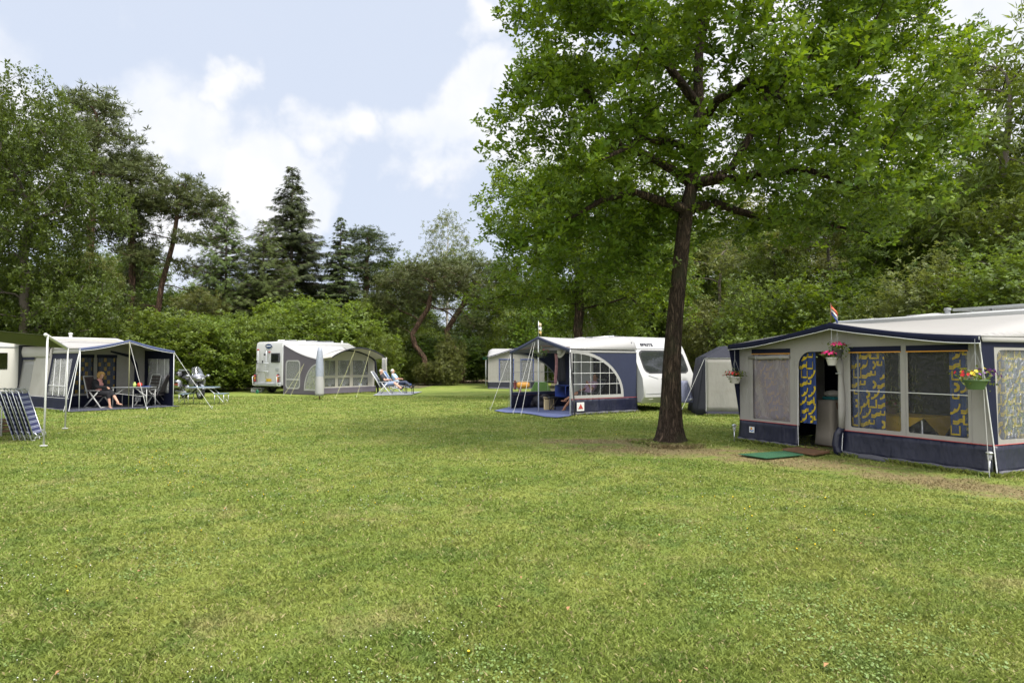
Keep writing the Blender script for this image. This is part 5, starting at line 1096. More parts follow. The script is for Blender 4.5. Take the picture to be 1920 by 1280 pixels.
# ================================================================== people
def lerp(a, b, t): return Vector(a).lerp(Vector(b), t)
def limb(mb, pts, rs, k=5, sc=1., fl=(1, 1)):
    for i in range(len(pts) - 1):
        mb.tube([lerp(pts[i], pts[i + 1], q / k) for q in range(k + 1)], [(rs[i] + (rs[i + 1] - rs[i]) * q / k) * sc for q in range(k + 1)], 12); mb.ell(pts[i + 1], rs[i + 1] * sc, 12, 8)
    mb.ell(pts[0], rs[0] * sc, 12, 8)
def body_parts(J, inc, add=0., male=True):
    mb = MB(); w = 1. if male else .9
    hip, wa, ch, nk = [Vector(J[k]) for k in ('hip', 'waist', 'chest', 'neck')]
    up = (nk - hip).normalized(); fwd = Vector((0, 1, 0)).cross(up).normalized() if abs(up.y) < .9 else Vector((1, 0, 0)); Rm = Matrix((fwd, Vector((0, 1, 0)), up)).transposed()
    belly = J.get('belly', 0)
    if 'torso' in inc:
        for c, r in ((hip, (.115, .165 * w, .10)), (lerp(hip, wa, .5), (.115 + belly * .5, .160 * w, .10)), (wa, (.11 + belly, .150 * w, .11)), (lerp(wa, ch, .5), (.112 + belly * .5, .160 * w, .11)), (ch, (.120, .175 * w, .125)), (lerp(ch, nk, .55), (.09, .16 * w, .07))):
            mb.ell(c, tuple(q + add for q in r), 18, 12, Rm)
        if not male: [mb.ell(ch + fwd * .085 + Vector((0, s * .07, 0)) - up * .02, .062 + add, 12, 8) for s in (-1, 1)]
        for s, k in ((1, 'L'), (-1, 'R')): mb.ell(J['sho' + k], .062 + add, 12, 8)
    for s, k in ((1, 'L'), (-1, 'R')):
        sh, el, ha = Vector(J['sho' + k]), Vector(J['elb' + k]), Vector(J['han' + k])
        if 'uarm' in inc: limb(mb, [lerp(ch, sh, .8), sh, el], [.06 + add, .055 + add, .042 + add])
        if 'sleeve' in inc: limb(mb, [lerp(ch, sh, .8), sh, lerp(sh, el, .6)], [.062 + add, .058 + add, .055 + add])
        if 'farm' in inc: limb(mb, [el, ha], [.042 + add, .027 + add])
        kn, an = Vector(J['kne' + k]), Vector(J['ank' + k]); hp = hip + Vector((0, s * .09, -.01))
        if 'thigh' in inc: limb(mb, [hp, lerp(hp, kn, .5), kn], [.095 + add, .080 + add, .058 + add])
        if 'shorts' in inc: limb(mb, [hp, lerp(hp, kn, .5), lerp(hp, kn, .86)], [.098 + add, .088 + add, .076 + add])
        if 'shin' in inc: limb(mb, [kn, lerp(kn, an, .35), an], [.056 + add, .055 + add, .036 + add])
        if 'trouser' in inc: limb(mb, [kn, lerp(kn, an, J.get('tl', .8))], [.062 + add, .055 + add])
        if 'foot' in inc:
            f = Vector(J['toe' + k]) - an; f.normalize(); sd = f.cross(Vector((0, 0, 1)) if abs(f.z) < .8 else Vector((1, 0, 0))).normalized(); u = sd.cross(f); Rf = Matrix((f, sd, u)).transposed()
            mb.ell(an - f * .03 - u * .03, (.045 + add, .034 + add, .035 + add), 12, 8, Rf); mb.ell(an + f * .08 - u * .045, (.10 + add, .042 + add, .028 + add), 14, 8, Rf)
            for q in range(5):
                if 'bare' in inc: p = an + f * (.165 - .012 * q) - u * .055 + sd * s * (-.030 + .016 * q); mb.ell(p, (.020, .0085 if q else .012, .010), 8, 6, Rf)
        if 'hand' in inc:
            d = (ha - el).normalized(); pd = Vector(J.get('palm' + k, (0, 0, -1))); pd = (pd - d * pd.dot(d)).normalized(); sd = d.cross(pd); Rh = Matrix((d, sd, pd)).transposed()
            c = ha + d * .045; mb.ell(c, (.050, .038, .016), 12, 8, Rh)
            for q, (ln) in enumerate((.066, .074, .070, .056)):
                o = c + d * .038 + sd * (.027 - .018 * q); a = .35 + .08 * q; p1 = o + (d * math.cos(a) + pd * math.sin(a)) * ln * .5; p2 = p1 + (d * math.cos(a * 2.6) + pd * math.sin(a * 2.6)) * ln * .5
                mb.tube([o, p1, p2], [.0095, .0085, .007], 8)
            tb = c - d * .015 + sd * .034 * 1; mb.tube([tb, tb + (d * .6 + sd * .7 + pd * .35).normalized() * .035, tb + (d * .9 + sd * .35 + pd * .6).normalized() * .062], [.012, .0105, .008], 8)
    if 'head' in inc:
        hd = Vector(J['head']); a = J.get('face', (1, 0, 0)); f = Vector(a).normalized(); u = (Vector((0, 0, 1)) - f * f.z).normalized(); sd = u.cross(f); Rh = Matrix((f, sd, u)).transposed()
        mb.tube([nk - (hd - nk) * .3, nk, hd - u * .03 - f * .02], [.062, .054, .052], 12)
        mb.ell(hd + u * .02 - f * .012, (.098, .076, .100), 18, 14, Rh); mb.ell(hd + f * .032 - u * .05, (.062, .056, .062), 16, 10, Rh); mb.ell(hd + f * .072 - u * .092, (.022, .024, .018), 10, 8, Rh)
        mb.ell(hd + f * .094 - u * .022, (.020, .0125, .026), 10, 8, Rh); mb.ell(hd + f * .10 - u * .036, (.016, .018, .010), 10, 8, Rh)
        for s in (-1, 1): mb.ell(hd + sd * s * .077 - f * .012 - u * .01, (.022, .009, .032), 10, 8, Rh); mb.ell(hd + f * .080 + u * .022 + sd * s * .028, (.012, .024, .009), 8, 6, Rh)
        mb.ell(hd + f * .086 - u * .060, (.010, .022, .007), 8, 6, Rh)
    return mb
def face_bits(th, J, hairm=None, glasses=False):
    hd = Vector(J['head']); f = Vector(J.get('face', (1, 0, 0))).normalized(); u = (Vector((0, 0, 1)) - f * f.z).normalized(); sd = u.cross(f); Rh = Matrix((f, sd, u)).transposed()
    for s in (-1, 1):
        mb = MB(); mb.ell(hd + f * .083 + u * .004 + sd * s * .029, (.008, .012, .006), 8, 6, Rh); mb.build('eye', mat('eye_dark', (.03, .02, .015), .2), th, True)
    mb = MB(); mb.ell(hd + f * .093 - u * .062, (.006, .020, .0045), 8, 6, Rh); mb.build('mouth', mat('lips', (.32, .08, .07), .5), th, True)
    return hd, f, u, sd, Rh
def person(label, loc, rz, J, parts, male=True, skin=SKIN, bare=True):
    "parts: list of (name, material, segments, inflation)"
    th = thing('person', label, 'person', loc, rz)
    inc = ['torso', 'uarm', 'farm', 'hand', 'thigh', 'shin', 'foot', 'head'] + (['bare'] if bare else [])
    remesh(body_parts(J, inc, 0, male), 'body', skin, th, .0075, 2)
    for nm, m, seg, infl in parts: remesh(body_parts(J, seg, infl, male), nm, m, th, .012, 2)
    return th
# ================================================================== middle awning with quarter-round windows and its caravan (F2)
aB = math.atan2(-.825, .565); F2 = Frame((-.015, 24.2), aB); L2, D2 = 3.3, 2.86
C_blue = mat('canvas_blue', (.022, .028, .062), .6, var=.15, vscale=1.3, bump=.6, bscale=2.2, bstretch=(1, 1, .4))
C_dvl = mat('canvas_dove', (.40, .395, .39), .75, var=.05, vscale=1.2, bump=.35, bscale=2.5, trans=.15)
T2 = thing('awning_tent', 'open fronted blue awning with quarter-round windows beside the white caravan in the middle', 'awning', tuple(F2.o), aB)
z2f = awning_roof(T2, L2, D2, 2.06, 2.10, 2.53, .05, 2.56, C_blue, roofm=C_white, val=.10, sag=.01, rnd=.7, pipe=C_blue)
for x, s in ((0, -1), (L2, 1)):
    cz = .62; A = arc(0.06, cz, 2.08, 1.33, 0, 90, 14); win = [(.06, cz)] + A
    mb = MB(); fr_ = arc(0.06, cz, 2.21, 1.43, 0, 88, 14)
    mb.wall([(0, .5), (D2, .5), (D2, 2.0), (0, 2.0)], [[(.03, cz - .02), (2.17, cz - .02)] + arc(.03, cz, 2.14, 1.38, 0, 90, 14)], FX(x), -.005 * s); mb.build('side_wall', C_blue, T2)
    ring = [(0.0, .52), (2.25, .52)] + arc(0.0, cz - .02, 2.25, 1.46, 0, 90, 14); mb = MB(); mb.wall(ring, [win], FX(x + .005 * s), .005 * s); o = mb.build('window_frame', C_dvl, T2)
    mb = MB(); V = [(x, p[0], p[1]) for p in win]; mb.add(V, [tuple(range(len(V)))]); mb.build('window', V_clear, T2)
    mb = MB()
    for q in (.42, .82, 1.22, 1.62, 1.95): h = cz + 1.33 * math.sqrt(max(0, 1 - ((q - .06) / 2.08) ** 2)); mb.tube([(x + .008 * s, q, cz), (x + .008 * s, q, h)], .006, 5)
    for q in (.97, 1.32, 1.67): y = .06 + 2.08 * math.sqrt(1 - ((q - cz) / 1.33) ** 2); mb.tube([(x + .008 * s, .06, q), (x + .008 * s, y, q)], .008, 5)
    mb.build('window_bars', M_pipe, T2)
    mb = MB(); mb.sheet(lambda u, v: (x + s * (.012 - .10 * v ** 2), -.03 + (D2 + .03) * u, 1.98 + .13 * v), 12, 3, .003); mb.build('roof_drop', C_dvl, T2, True)
    skirt(T2, lambda a, b, d: (x + d * s, a, b), 0, D2, h1=.5, out=1)
mb = MB(); mb.sheet(lambda u, v: (1.25 + 2.0 * u, 2.72 + .03 * math.sin(u * 30), .05 + 2.3 * v), 40, 3, .004); mb.build('inner_curtain', C_navy, T2, True)
mb = MB(); mb.tube([(.02, -.02, 2.17 - .13), (L2 / 2, 0, 2.22), (L2 - .02, -.02, 2.14)], .010, 6); mb.build('front_rod', M_wood, T2)
poles(T2, [((.0, -.03, 0), (.0, -.03, 2.06)), ((L2, -.03, 0), (L2, -.03, 2.08)), ((L2 / 2, -.04, 0), (L2 / 2, -.04, 2.52)), ((L2 - .06, .06, 0), (L2 - .06, .06, 2.0))], .020, M_tube)
mb = MB(); mb.tube([(L2 + .02, -.04, 1.98), (L2 + .12, -.06, 1.3), (L2 + .35, -.16, .45), (L2 + .46, -.22, .0)], [.03, .035, .03, .02], 8, flat=.5); mb.build('storm_strap', M_black, T2, True)
o2 = lambda px, py: (lambda q: (q[0], q[1], 0))(F2.loc(G(px, py)))
for a, b in (((.0, -.03, 2.05), o2(919, 769)), ((.0, -.03, 2.05), o2(954, 766)), ((L2 / 2 - .3, -.03, 2.4), o2(962, 776)), ((L2 / 2 - .2, -.03, 2.42), o2(977, 779))): rope(T2, a, b, r=.006)
lb = MB(); lb.box((L2 + .085, .32, .27), (.006, .30, .27)); o = lb.build('maker_label', M_pipe, T2)
mb = MB(); mb.add([(L2 + .092, .22, .20), (L2 + .092, .42, .20), (L2 + .092, .32, .36), (L2 + .096, .22, .20), (L2 + .096, .42, .20), (L2 + .096, .32, .36)], [(0, 1, 2), (5, 4, 3), (0, 3, 4, 1), (1, 4, 5, 2), (2, 5, 3, 0)]); mb.build('triangle_emblem', M_red, o)
def w2(x, y, z=0): p = F2.o + F2.x * x + F2.y * y; return (p.x, p.y, z)
def gmesh(name, pts, z, th, m, label, cat, wav=0.):
    P = [G(*p) for p in pts]; c = sum(P, Vector()) / len(P); n = len(P); mb = MB()
    mb.add([(p.x - c.x, p.y - c.y, z) for p in P] + [(p.x - c.x, p.y - c.y, z + th) for p in P], [tuple(range(n)), tuple(range(2 * n - 1, n - 1, -1))] + [(i, n + i, n + (i + 1) % n, (i + 1) % n) for i in range(n)]); o = mb.build(name, m); o.location = (c.x, c.y, 0); return tag(o, label, cat)
gmesh('groundsheet', [(927, 771.5), (962, 763), (1040, 755), (1110, 757), (1160, 766), (1076, 778), (1066, 782), (1044, 784.5), (1022, 783), (996, 778), (975, 775.5), (950, 775)], .03, .012, M_mat, 'blue groundsheet spread out before the middle awning', 'groundsheet')
flag('flag', 'narrow pale pennant on the peak of the middle awning', w2(L2 / 2, -.04, 2.52), aB + 1.4, .52, [mat('pennant_sand', (.45, .38, .24), .8), M_pipe, mat('pennant_ochre', (.45, .33, .12), .8)], M_alu, .38, .5)
p = w2(F2.sx(1016, -.05), -.05); x = F2.sx(1016, -.05)
basket('dark pot of green plants hanging in the peak of the middle awning', w2(x, -.06, F2.h(663, x)), 0, POTD, [(PINK, 9, (.1, 0, 0))], .28, 6, .17)
# clothes on a hook
HC = thing('hanging_clothes', 'dark jacket and pink scarf hanging inside the middle awning', 'clothes', w2(F2.sx(1051, .5), .5, 0), aB)
mb = MB(); mb.sheet(lambda u, v: (-.02 + .34 * (u - .3) * (.75 + .25 * v) , .05 * math.sin(u * 14) , 1.98 - .95 * v), 20, 8, .04); mb.build('jacket', mat('cloth_black', (.012, .012, .016), .9, bump=.4, bscale=12), HC, True)
mb = MB(); mb.sheet(lambda u, v: (-.26 + .14 * u + .03 * math.sin(v * 5), -.05 + .03 * math.sin(u * 9), 1.95 - 1.0 * v), 10, 8, .02); mb.build('scarf', mat('cloth_dusty_pink', (.30, .15, .16), .9, bump=.4, bscale=15, var=.4, vscale=14), HC, True)
HT = thing('sun_hat', 'beige sun hat hung above the dark jacket in the middle awning', 'hat', w2(F2.sx(1051, .42), .42, F2.h(660, F2.sx(1051, .42), .42)), aB)
mb = MB(); mb.lathe([(0, .11), (.07, .10), (.10, .05), (.105, -.02)], n=18, rot=Matrix.Rotation(1.1, 3, 'X')); mb.build('hat_crown', C_cream, HT, True)
mb = MB(); mb.lathe([(.10, -.02), (.19, -.045), (.19, -.05), (.10, -.028)], n=20, rot=Matrix.Rotation(1.1, 3, 'X')); mb.build('brim', C_cream, HT, True)
# furniture in the porch
def w2g(px, py): g = G(px, py); return (g.x, g.y, 0)
g = w2g(1036, 770); ST = thing('stool', 'black folding stool by the bare feet in the middle awning', 'stool', g, .3)
mb = MB(); mb.box((0, 0, .46), (.36, .34, .05), bev=.02); mb.build('seat', M_black, ST, True)
for s in (-1, 1):
    for t_ in (-1, 1): mb = MB(); mb.tube([(s * .15, t_ * .14, .45), (s * -.0 + t_ * .16, t_ * .15, .0)], .014, 6); mb.build('leg', M_black, ST, True)
g = w2g(1031, 766); BX = MB(); BX.box((0, 0, .22), (.34, .30, .42), bev=.03); BX.box((0, 0, .45), (.37, .33, .05), bev=.02); o = BX.build('bin', mat('bin_sand', (.45, .36, .20), .6), None, True); o.location = w2(F2.sx(1029, .75), .75); tag(o, 'sand coloured bin behind the black stool', 'bin')
BX = MB(); BX.box((0, 0, .62), (.62, .4, .42), bev=.03); o = BX.build('cool_box', mat('box_blue', (.03, .06, .28), .5), None, True); o.location = w2(F2.sx(1058, 1.4), 1.4, .05); o.rotation_euler = (0, 0, aB); tag(o, 'blue cool box behind the bare legs in the middle awning', 'cool box')
BX = MB()
for k in range(7): BX.ell((random.uniform(-.5, .5), random.uniform(-.1, .2), .15 + random.uniform(0, .22)), (.22, .2, .16), 10, 7)
o = BX.build('travel_bags', mat('bag_dark', (.02, .018, .022), .7, bump=.5, bscale=9), None, True); o.location = w2(F2.sx(1005, 1.0), 1.3); tag(o, 'heap of dark bags under the left quarter-round window', 'bags'); 
CH2 = chair('reclining_chair', 'dark reclining chair occupied behind the right quarter-round window', w2(1.98, 1.72), aB - math.pi / 2, None, M_trim, mat('chair_navy', (.03, .035, .07), .8), 42, cat='reclining chair', hb=.85)
J = dict(hip=(-.06, 0, .54), waist=(-.16, 0, .66), chest=(-.32, 0, .84), neck=(-.45, 0, 1.0), head=(-.46, 0, 1.14), face=(1, .1, .05), shoL=(-.35, .18, .94), shoR=(-.35, -.18, .94), elbL=(-.05, .27, .74), elbR=(-.18, -.27, .72), hanL=(.05, .22, .92), hanR=(.10, -.12, .72), palmL=(-1, -.3, 0), palmR=(0, .4, -1),
         kneL=(.42, .06, .62), kneR=(.40, -.14, .52), ankL=(.84, -.06, .40), ankR=(.80, -.18, .10), toeL=(1.00, -.06, .42), toeR=(.95, -.20, .04))
p = person('tanned person in lilac shirt, bare legs stretched out, reclining in the middle awning', w2(1.98, 1.72), aB - math.pi / 2, J, [('shirt', mat('shirt_lilac', (.45, .30, .44), .8, bump=.4, bscale=14), ['torso', 'sleeve'], .014), ('shorts', mat('shorts_dark', (.03, .03, .04), .8), ['shorts'], .014)], skin=SKINT)
hd, f_, u, sd, Rh = face_bits(p, J); mb = MB(); mb.ell(hd + u * .030 - f_ * .030, (.096, .086, .096), 16, 12, Rh); mb.build('hair', mat('hair_brown', (.05, .03, .02), .9, bump=.5, bscale=60), p, True)
# toys seen through the left window
pt = AT(979, 723, 30.5); TY = thing('spring_rider', 'orange barrel shaped play rider on a dark red stand, seen through the left quarter-round window', 'play equipment', (pt.x, 30.5, 0), .1)
mb = MB(); mb.lathe([(0, -.30), (.10, -.29), (.14, -.2), (.15, 0), (.14, .2), (.10, .29), (0, .30)], (.04, 0, .66), 18, Matrix.Rotation(math.pi / 2, 3, 'Y')); mb.build('barrel', mat('ride_orange', (.55, .26, .04), .5, var=.25, vscale=5), TY, True)
mb = MB(); mb.box((-.32, 0, .66), (.10, .26, .42), bev=.04); mb.tube([(-.1, 0, 0), (-.1, 0, .55)], .06, 10); mb.build('stand', mat('ride_red', (.12, .02, .02), .5), TY, True)
pt = AT(1014, 716, 36.5); mb = MB(); mb.prism([(-.6, 0), (.6, 0), (.3, .62), (-.3, .62)], -.5, .5, lambda a, y, b: (a, y, b)); o = mb.build('play_tent', mat('play_green', (.16, .30, .08), .7, trans=.3, bump=.3), None); o.location = (pt.x, 36.5, 0); tag(o, 'light green play tent seen through the left quarter-round window', 'play tent')
# ---- the caravan
zn = lambda pts: [(F2.sx(px, 2.9), F2.h(py, F2.sx(px, 2.9), 2.9)) for px, py in pts]
NP = zn([(1201, 756), (1208, 745), (1208, 728), (1206, 710), (1198, 689), (1191, 668), (1185, 652), (1178, 637), (1169, 631)])
xr = NP[-1][0]; ZT = NP[-1][1]
prof = [(-1.15, .42), (-1.3, 1.4), (-1.15, ZT - .3), (-.8, ZT)] + NP[::-1]
CV2 = caravan('caravan', 'white caravan with big sloping front window and black lettering, behind the oak trunk', F2, 0, 0, 2.9, 5.5, ZT, prof=prof[::-1])
def nx_(z):
    for (xa, za), (xb, zb) in zip(NP, NP[1:]):
        if min(za, zb) <= z <= max(za, zb) and za != zb: return xa + (xb - xa) * (z - za) / (zb - za)
    return NP[-1][0]
def nose(y0, y1, z0_, z1_, off, th=.004, rr=.1, n=8):
    pts = rrect(y0, z0_, y1, z1_, rr, 4); mb = MB()
    # fan of strips: outline clipped to rows
    rows = 12; vs = []; fs = []
    for i in range(rows + 1):
        z = z0_ + (z1_ - z0_) * i / rows; e = min(z - z0_, z1_ - z); ins = rr - math.sqrt(max(0, rr * rr - (rr - e) ** 2)) if e < rr else 0
        for t_ in range(n + 1): y = y0 + ins + (y1 - y0 - 2 * ins) * t_ / n; vs.append((nx_(z) + off, y, z))
    fs = [(i * (n + 1) + j, i * (n + 1) + j + 1, (i + 1) * (n + 1) + j + 1, (i + 1) * (n + 1) + j) for i in range(rows) for j in range(n)]
    mb.add(vs, fs); return mb
hz_ = lambda py, y: F2.h(py, nx_(1.7), y)
wz1, wz0 = F2.h(657, nx_(2.0), 3.1), F2.h(699, nx_(1.35), 3.1)
o = nose(3.10, 5.30, wz0 - .02, wz1 + .02, .012, rr=.2).build('window_seal', M_black, CV2, True); nose(3.16, 5.24, wz0 + .03, wz1 - .03, .022, rr=.17).build('window', mat('window_reflecting', (.02, .022, .025), .04, spec=1., bump=.15, bscale=1.5), CV2, True)
gz = F2.h(738, nx_(.8), 3.0); mb = MB(); mb.tube([(nx_(gz) + .012, 3.0 + i * .25, gz) for i in range(9)], .006, 5); mb.build('locker_seam', M_trim, CV2)
gz = F2.h(653, nx_(2.1), 3.0); mb = MB(); mb.tube([(nx_(gz) + .01, 2.95 + i * .26, gz) for i in range(9)], .012, 6); mb.build('front_gutter', M_trim, CV2)
for y in (3.25, 4.75):
    z = F2.h(748, nx_(.6), 3.2); mb = MB(); mb.ell((nx_(z) - .01, y, z), (.03, .16, .045), 14, 8); mb.build('front_lamp', mat('lamp_lens', (.55, .55, .5), .15), CV2, True)
for y0_, y1_ in ((3.0, 3.5),):
    z = F2.h(707, nx_(1.2), 3.2); mb = MB(); mb.tube([(nx_(z + .05) + .01, 3.2, z + .06), (nx_(z) + .012, 3.4, z), (nx_(z - .05) + .01, 3.6, z - .05)], .009, 5); mb.build('moulding', M_trim, CV2)
z = F2.h(706, nx_(1.2), 4.3); mb = MB(); mb.tube([(nx_(z) + .01, 3.75, z - .1), (nx_(z) + .07, 3.80, z), (nx_(z) + .07, 4.7, z), (nx_(z) + .01, 4.75, z - .05)], .014, 7); mb.build('grab_handle', M_plast, CV2, True)
z = F2.h(719, nx_(1.0), 4.2); mb = MB(); mb.ell((nx_(z) + .01, 4.1, z), (.025, .12, .03), 12, 8); mb.build('locker_latch', M_black, CV2, True)
mb = MB(); mb.tube([(nx_(.5) - .2, 4.0, .42), (nx_(.5) + .9, 4.0, .42), (nx_(.5) + 1.1, 4.0, .45)], .04, 8); mb.build('tow_bar', M_trim, CV2, True)
wheel(CV2, (xr - 2.3, 3.05, .31)); wheel(CV2, (xr - 2.3, 4.95, .31))
mb = MB(); mb.box((xr - 1.6, 3.6, ZT + .03), (.9, .7, .09), bev=.04); mb.build('roof_vent', M_white, CV2, True)
mb = MB(); mb.box((xr - 3.0, 3.6, ZT + .03), (.5, .5, .09), bev=.04); mb.build('roof_vent', M_white, CV2, True)
mb = MB(); mb.tube([(xr - 2.4, 3.3, ZT + .06), (xr - .9, 3.3, ZT + .06)], .02, 6); [mb.tube([(xr - q, 3.3, ZT - .01), (xr - q, 3.3, ZT + .06)], .02, 6) for q in (2.3, 1.0)]; mb.build('roof_rail', M_alu, CV2, True)
# lettering on the curve above the window
tz = F2.h(646.5, nx_(2.15), 3.35); slope = Vector((nx_(tz - .12) - nx_(tz + .12), 0, -.24)).normalized()
ty = F2.sy(1212, nx_(tz)); upv = -slope; ax = Vector((0, 1, 0)); nn = ax.cross(upv)
M = Matrix.Translation(Vector((nx_(tz), ty, tz)) + nn * .012) @ Matrix((ax, upv, nn)).transposed().to_4x4()
text(CV2, 'SPRITE', .155, mat('letter_black', (.02, .02, .03), .4), M @ Matrix.Scale(1.35, 4, (1, 0, 0)), bold=.006)
mb = MB(); mb.T = M; mb.tube([(-.30 + .17 * math.cos(a), .06 + .10 * math.sin(a), .004) for a in np.linspace(.6, 3.6, 10)], .005, 4); mb.T = None; mb.build('swoosh', mat('letter_grey', (.2, .22, .26), .4), CV2)
mb = MB(); zz = F2.h(651, nx_(2.1), 4.0); 
# grey-blue cover over the hitch
mb = MB(); xh = nx_(.6) + .75
mb.sheet(lambda u, v: (xh + (.10 + .20 * v) * math.cos(u * 6.283) * (1 + .12 * math.sin(u * 25)), 4.0 + (.10 + .22 * v) * math.sin(u * 6.283) * (1 + .12 * math.sin(u * 19)), 1.05 - .72 * v), 40, 10, .005); o = mb.build('hitch_cover', mat('cover_bluegrey', (.17, .18, .26), .6, bump=.7, bscale=7), None, True); o.location = F2.o; o.rotation_euler = (0, 0, aB); tag(o, 'crumpled blue-grey cover over the caravan tow hitch', 'hitch cover')
mb = MB(); a_ = Vector((F2.sx(1292, 3.8), 3.8, 1.0)); 
# grey storage tent
F3 = Frame((6.07, 21.4), -.15); T3 = thing('storage_tent', 'small grey and charcoal storage tent between the lawn caravan and the near awning', 'tent', tuple(F3.o), -.15)
mb = MB(); mb.sheet(lambda u, v: (-.0 + 1.35 * u, .02 * math.sin(u * 9) * (1 - v), .12 + 1.69 * v), 12, 10, .004); mb.build('front_wall', C_grey, T3, True)
mb = MB(); mb.sheet(lambda u, v: (-.02 + 1.4 * u, -.02 - .08 * (1 - v), .02 + .12 * v), 12, 2, .004); mb.build('mud_flap', C_char, T3, True)
mb = MB(); vs = [(-.03, -.02, 1.81), (1.38, -.02, 1.81), (.68, .5, 2.19), (.68, 2.2, 2.19), (-.03, 2.4, 1.81), (1.38, 2.4, 1.81)]; mb.add(vs, [(0, 1, 2)]); mb.add([(v[0], v[1] + .004, v[2] - .004) for v in vs], [(0, 2, 1)]); mb.build('front_hip', C_char, T3)
mb = MB(); mb.sheet(lambda u, v: (-.03 - .0 * u + .71 * v, (-.02 + .52 * v) + (2.42 - .22 * v - .52 * v) * u, 1.81 + .38 * v), 8, 6, .004); mb.build('roof', C_char, T3, True)
mb = MB(); mb.sheet(lambda u, v: (1.38 - .70 * v, (-.02 + .52 * v) + (2.42 - .22 * v - .52 * v) * u, 1.81 + .38 * v), 8, 6, -.004); mb.build('roof', C_grey, T3, True)
mb = MB(); mb.sheet(lambda u, v: (-.28 * (1 - v) - .03 + .03 * math.sin(u * 12) * (1 - v), 2.4 * u - .0 , .03 + 1.78 * v), 10, 8, .004); mb.sheet(lambda u, v: (-.28 * (1 - v) * (1 - u) - .03 * (1 - u), -.004, .03 + 1.78 * v), 4, 8, .004); mb.build('side_wall', C_char, T3, True)
mb = MB(); mb.sheet(lambda u, v: (1.36, 2.4 * u, .03 + 1.78 * v), 4, 4, .004); mb.build('side_wall', C_char, T3, True)
mb = MB(); mb.sheet(lambda u, v: (1.36 * u, 2.4, .03 + 1.78 * v), 4, 4, .004); mb.build('rear_wall', C_char, T3, True)
mb = MB(); mb.tube([(0, -.01, .12), (0, -.01, 1.80), (1.36, -.01, 1.80)], .008, 5); mb.build('piping', M_pipe, T3)
g = F3.loc(G(1276, 776)); rope(T3, (-.03, 0, 1.8), (-.9, -.6, 0), r=.005)
# small far awning left of the middle one
F4 = Frame((G(916, 727.5).x, 43.5), .05); T4 = thing('awning_tent', 'small far awning with blue edged window, left of the middle awning', 'awning', tuple(F4.o), .05)
awning_roof(T4, 3.6, 2.4, 2.05, 2.1, 2.62, .15, 2.6, C_navy, roofm=C_white, val=.06, sag=.02)
B4 = mat('canvas_royal', (.03, .06, .25), .6)
wx0, wx1 = F4.sx(936), F4.sx(960) + .1
mb = MB(); mb.wall([(0, .42), (3.6, .42), (3.6, 2.05), (1.8, 2.5), (0, 2.05)], [rrect(wx0, .5, wx1, 1.85, .02, 1), rrect(2.1, .5, 2.9, 1.85, .02, 1)], FY(0), .005); mb.build('front_wall', C_grey, T4)
for a, b in ((wx0, wx1), (2.1, 2.9)):
    mb = MB(); mb.sheet(lambda u, v: (a + (b - a) * u, .01, .5 + 1.35 * v), 4, 4, .001); o = mb.build('window', V_haze, T4)
    mb = MB(); mb.sheet(lambda u, v: (a + .18 * u * (1 - .5 * v) , .06 + .02 * math.sin(u * 12), .5 + 1.35 * v), 8, 4, .003); mb.sheet(lambda u, v: (b - .18 * u * (1 - .5 * v), .06 + .02 * math.sin(u * 12), .5 + 1.35 * v), 8, 4, .003); mb.build('curtain', B4, o)
    mb = MB(); mb.box(((a + b) / 2, -.01, 1.87), (b - a + .08, .01, .05)); [mb.box((q, -.01, 1.18), (.04, .01, 1.36)) for q in (a, b)]; mb.build('window_edge', B4, o)
skirt(T4, FY(0), 0, 3.6, h1=.44, m=C_char, pipe=M_pipe)
for x in (0, 3.6): mb = MB(); mb.wall([(0, .03), (2.4, .03), (2.4, 2.2), (0, 2.03)], [], FX(x), .005); mb.build('side_wall', C_navy if x == 0 else C_grey, T4)
CV4 = caravan('caravan', 'far white caravan hidden behind the small far awning', F4, .3, 3.5, 2.45, 4.6, 2.55)
wheel(CV4, (2.4, 2.6, .31)); mb = MB(); mb.box((1.2, 2.44, 1.5), (.9, .02, .5), bev=.05); mb.build('window', GLASS, CV4)
SP_ = thing('street_name_sign', 'grey post with small green sign at the start of the sandy path', 'sign', (G(911, 722).x, G(911, 722).y, 0), 0.)
mb = MB(); mb.tube([(0, 0, 0), (0, 0, 2.15)], .045, 10); mb.build('post', M_tube, SP_, True)
mb = MB(); mb.box((.1, -.06, 2.0), (.75, .02, .2)); o = mb.build('sign_panel', mat('sign_green', (.02, .12, .08), .5), SP_); o.rotation_euler = (0, 0, .5)
# ================================================================== motorhome with the inflatable awning (F5)
a5 = math.atan2(.84, .54); l5 = Vector((.54, .84, 0)).normalized(); w5 = Vector((l5.y, -l5.x, 0))
Q5 = Vector((-12.12, 36.23, 0)); D5 = 2.7; o5 = Q5 + w5 * D5; F5 = Frame((o5.x, o5.y), a5); L5 = 4.0
T5 = thing('air_awning', 'white and mauve grey inflatable awning with arched sun canopy beside the motorhome', 'awning', tuple(F5.o), a5)
def af(x): return 1.80 + .52 * math.sin(math.pi * min(max((x + .0) / L5, 0), 1)) ** .8
def rf(x): return 2.62
def z5(x, y): w = y / D5; return af(x) * (1 - w) + rf(x) * w - .10 * math.sin(math.pi * w)
mb = MB(); mb.sheet(lambda u, v: (-.02 + (L5 + .04) * u - .0, D5 * v, z5(-.02 + (L5 + .04) * u, D5 * v)), 26, 14, .006); mb.build('roof', C_white, T5, True)
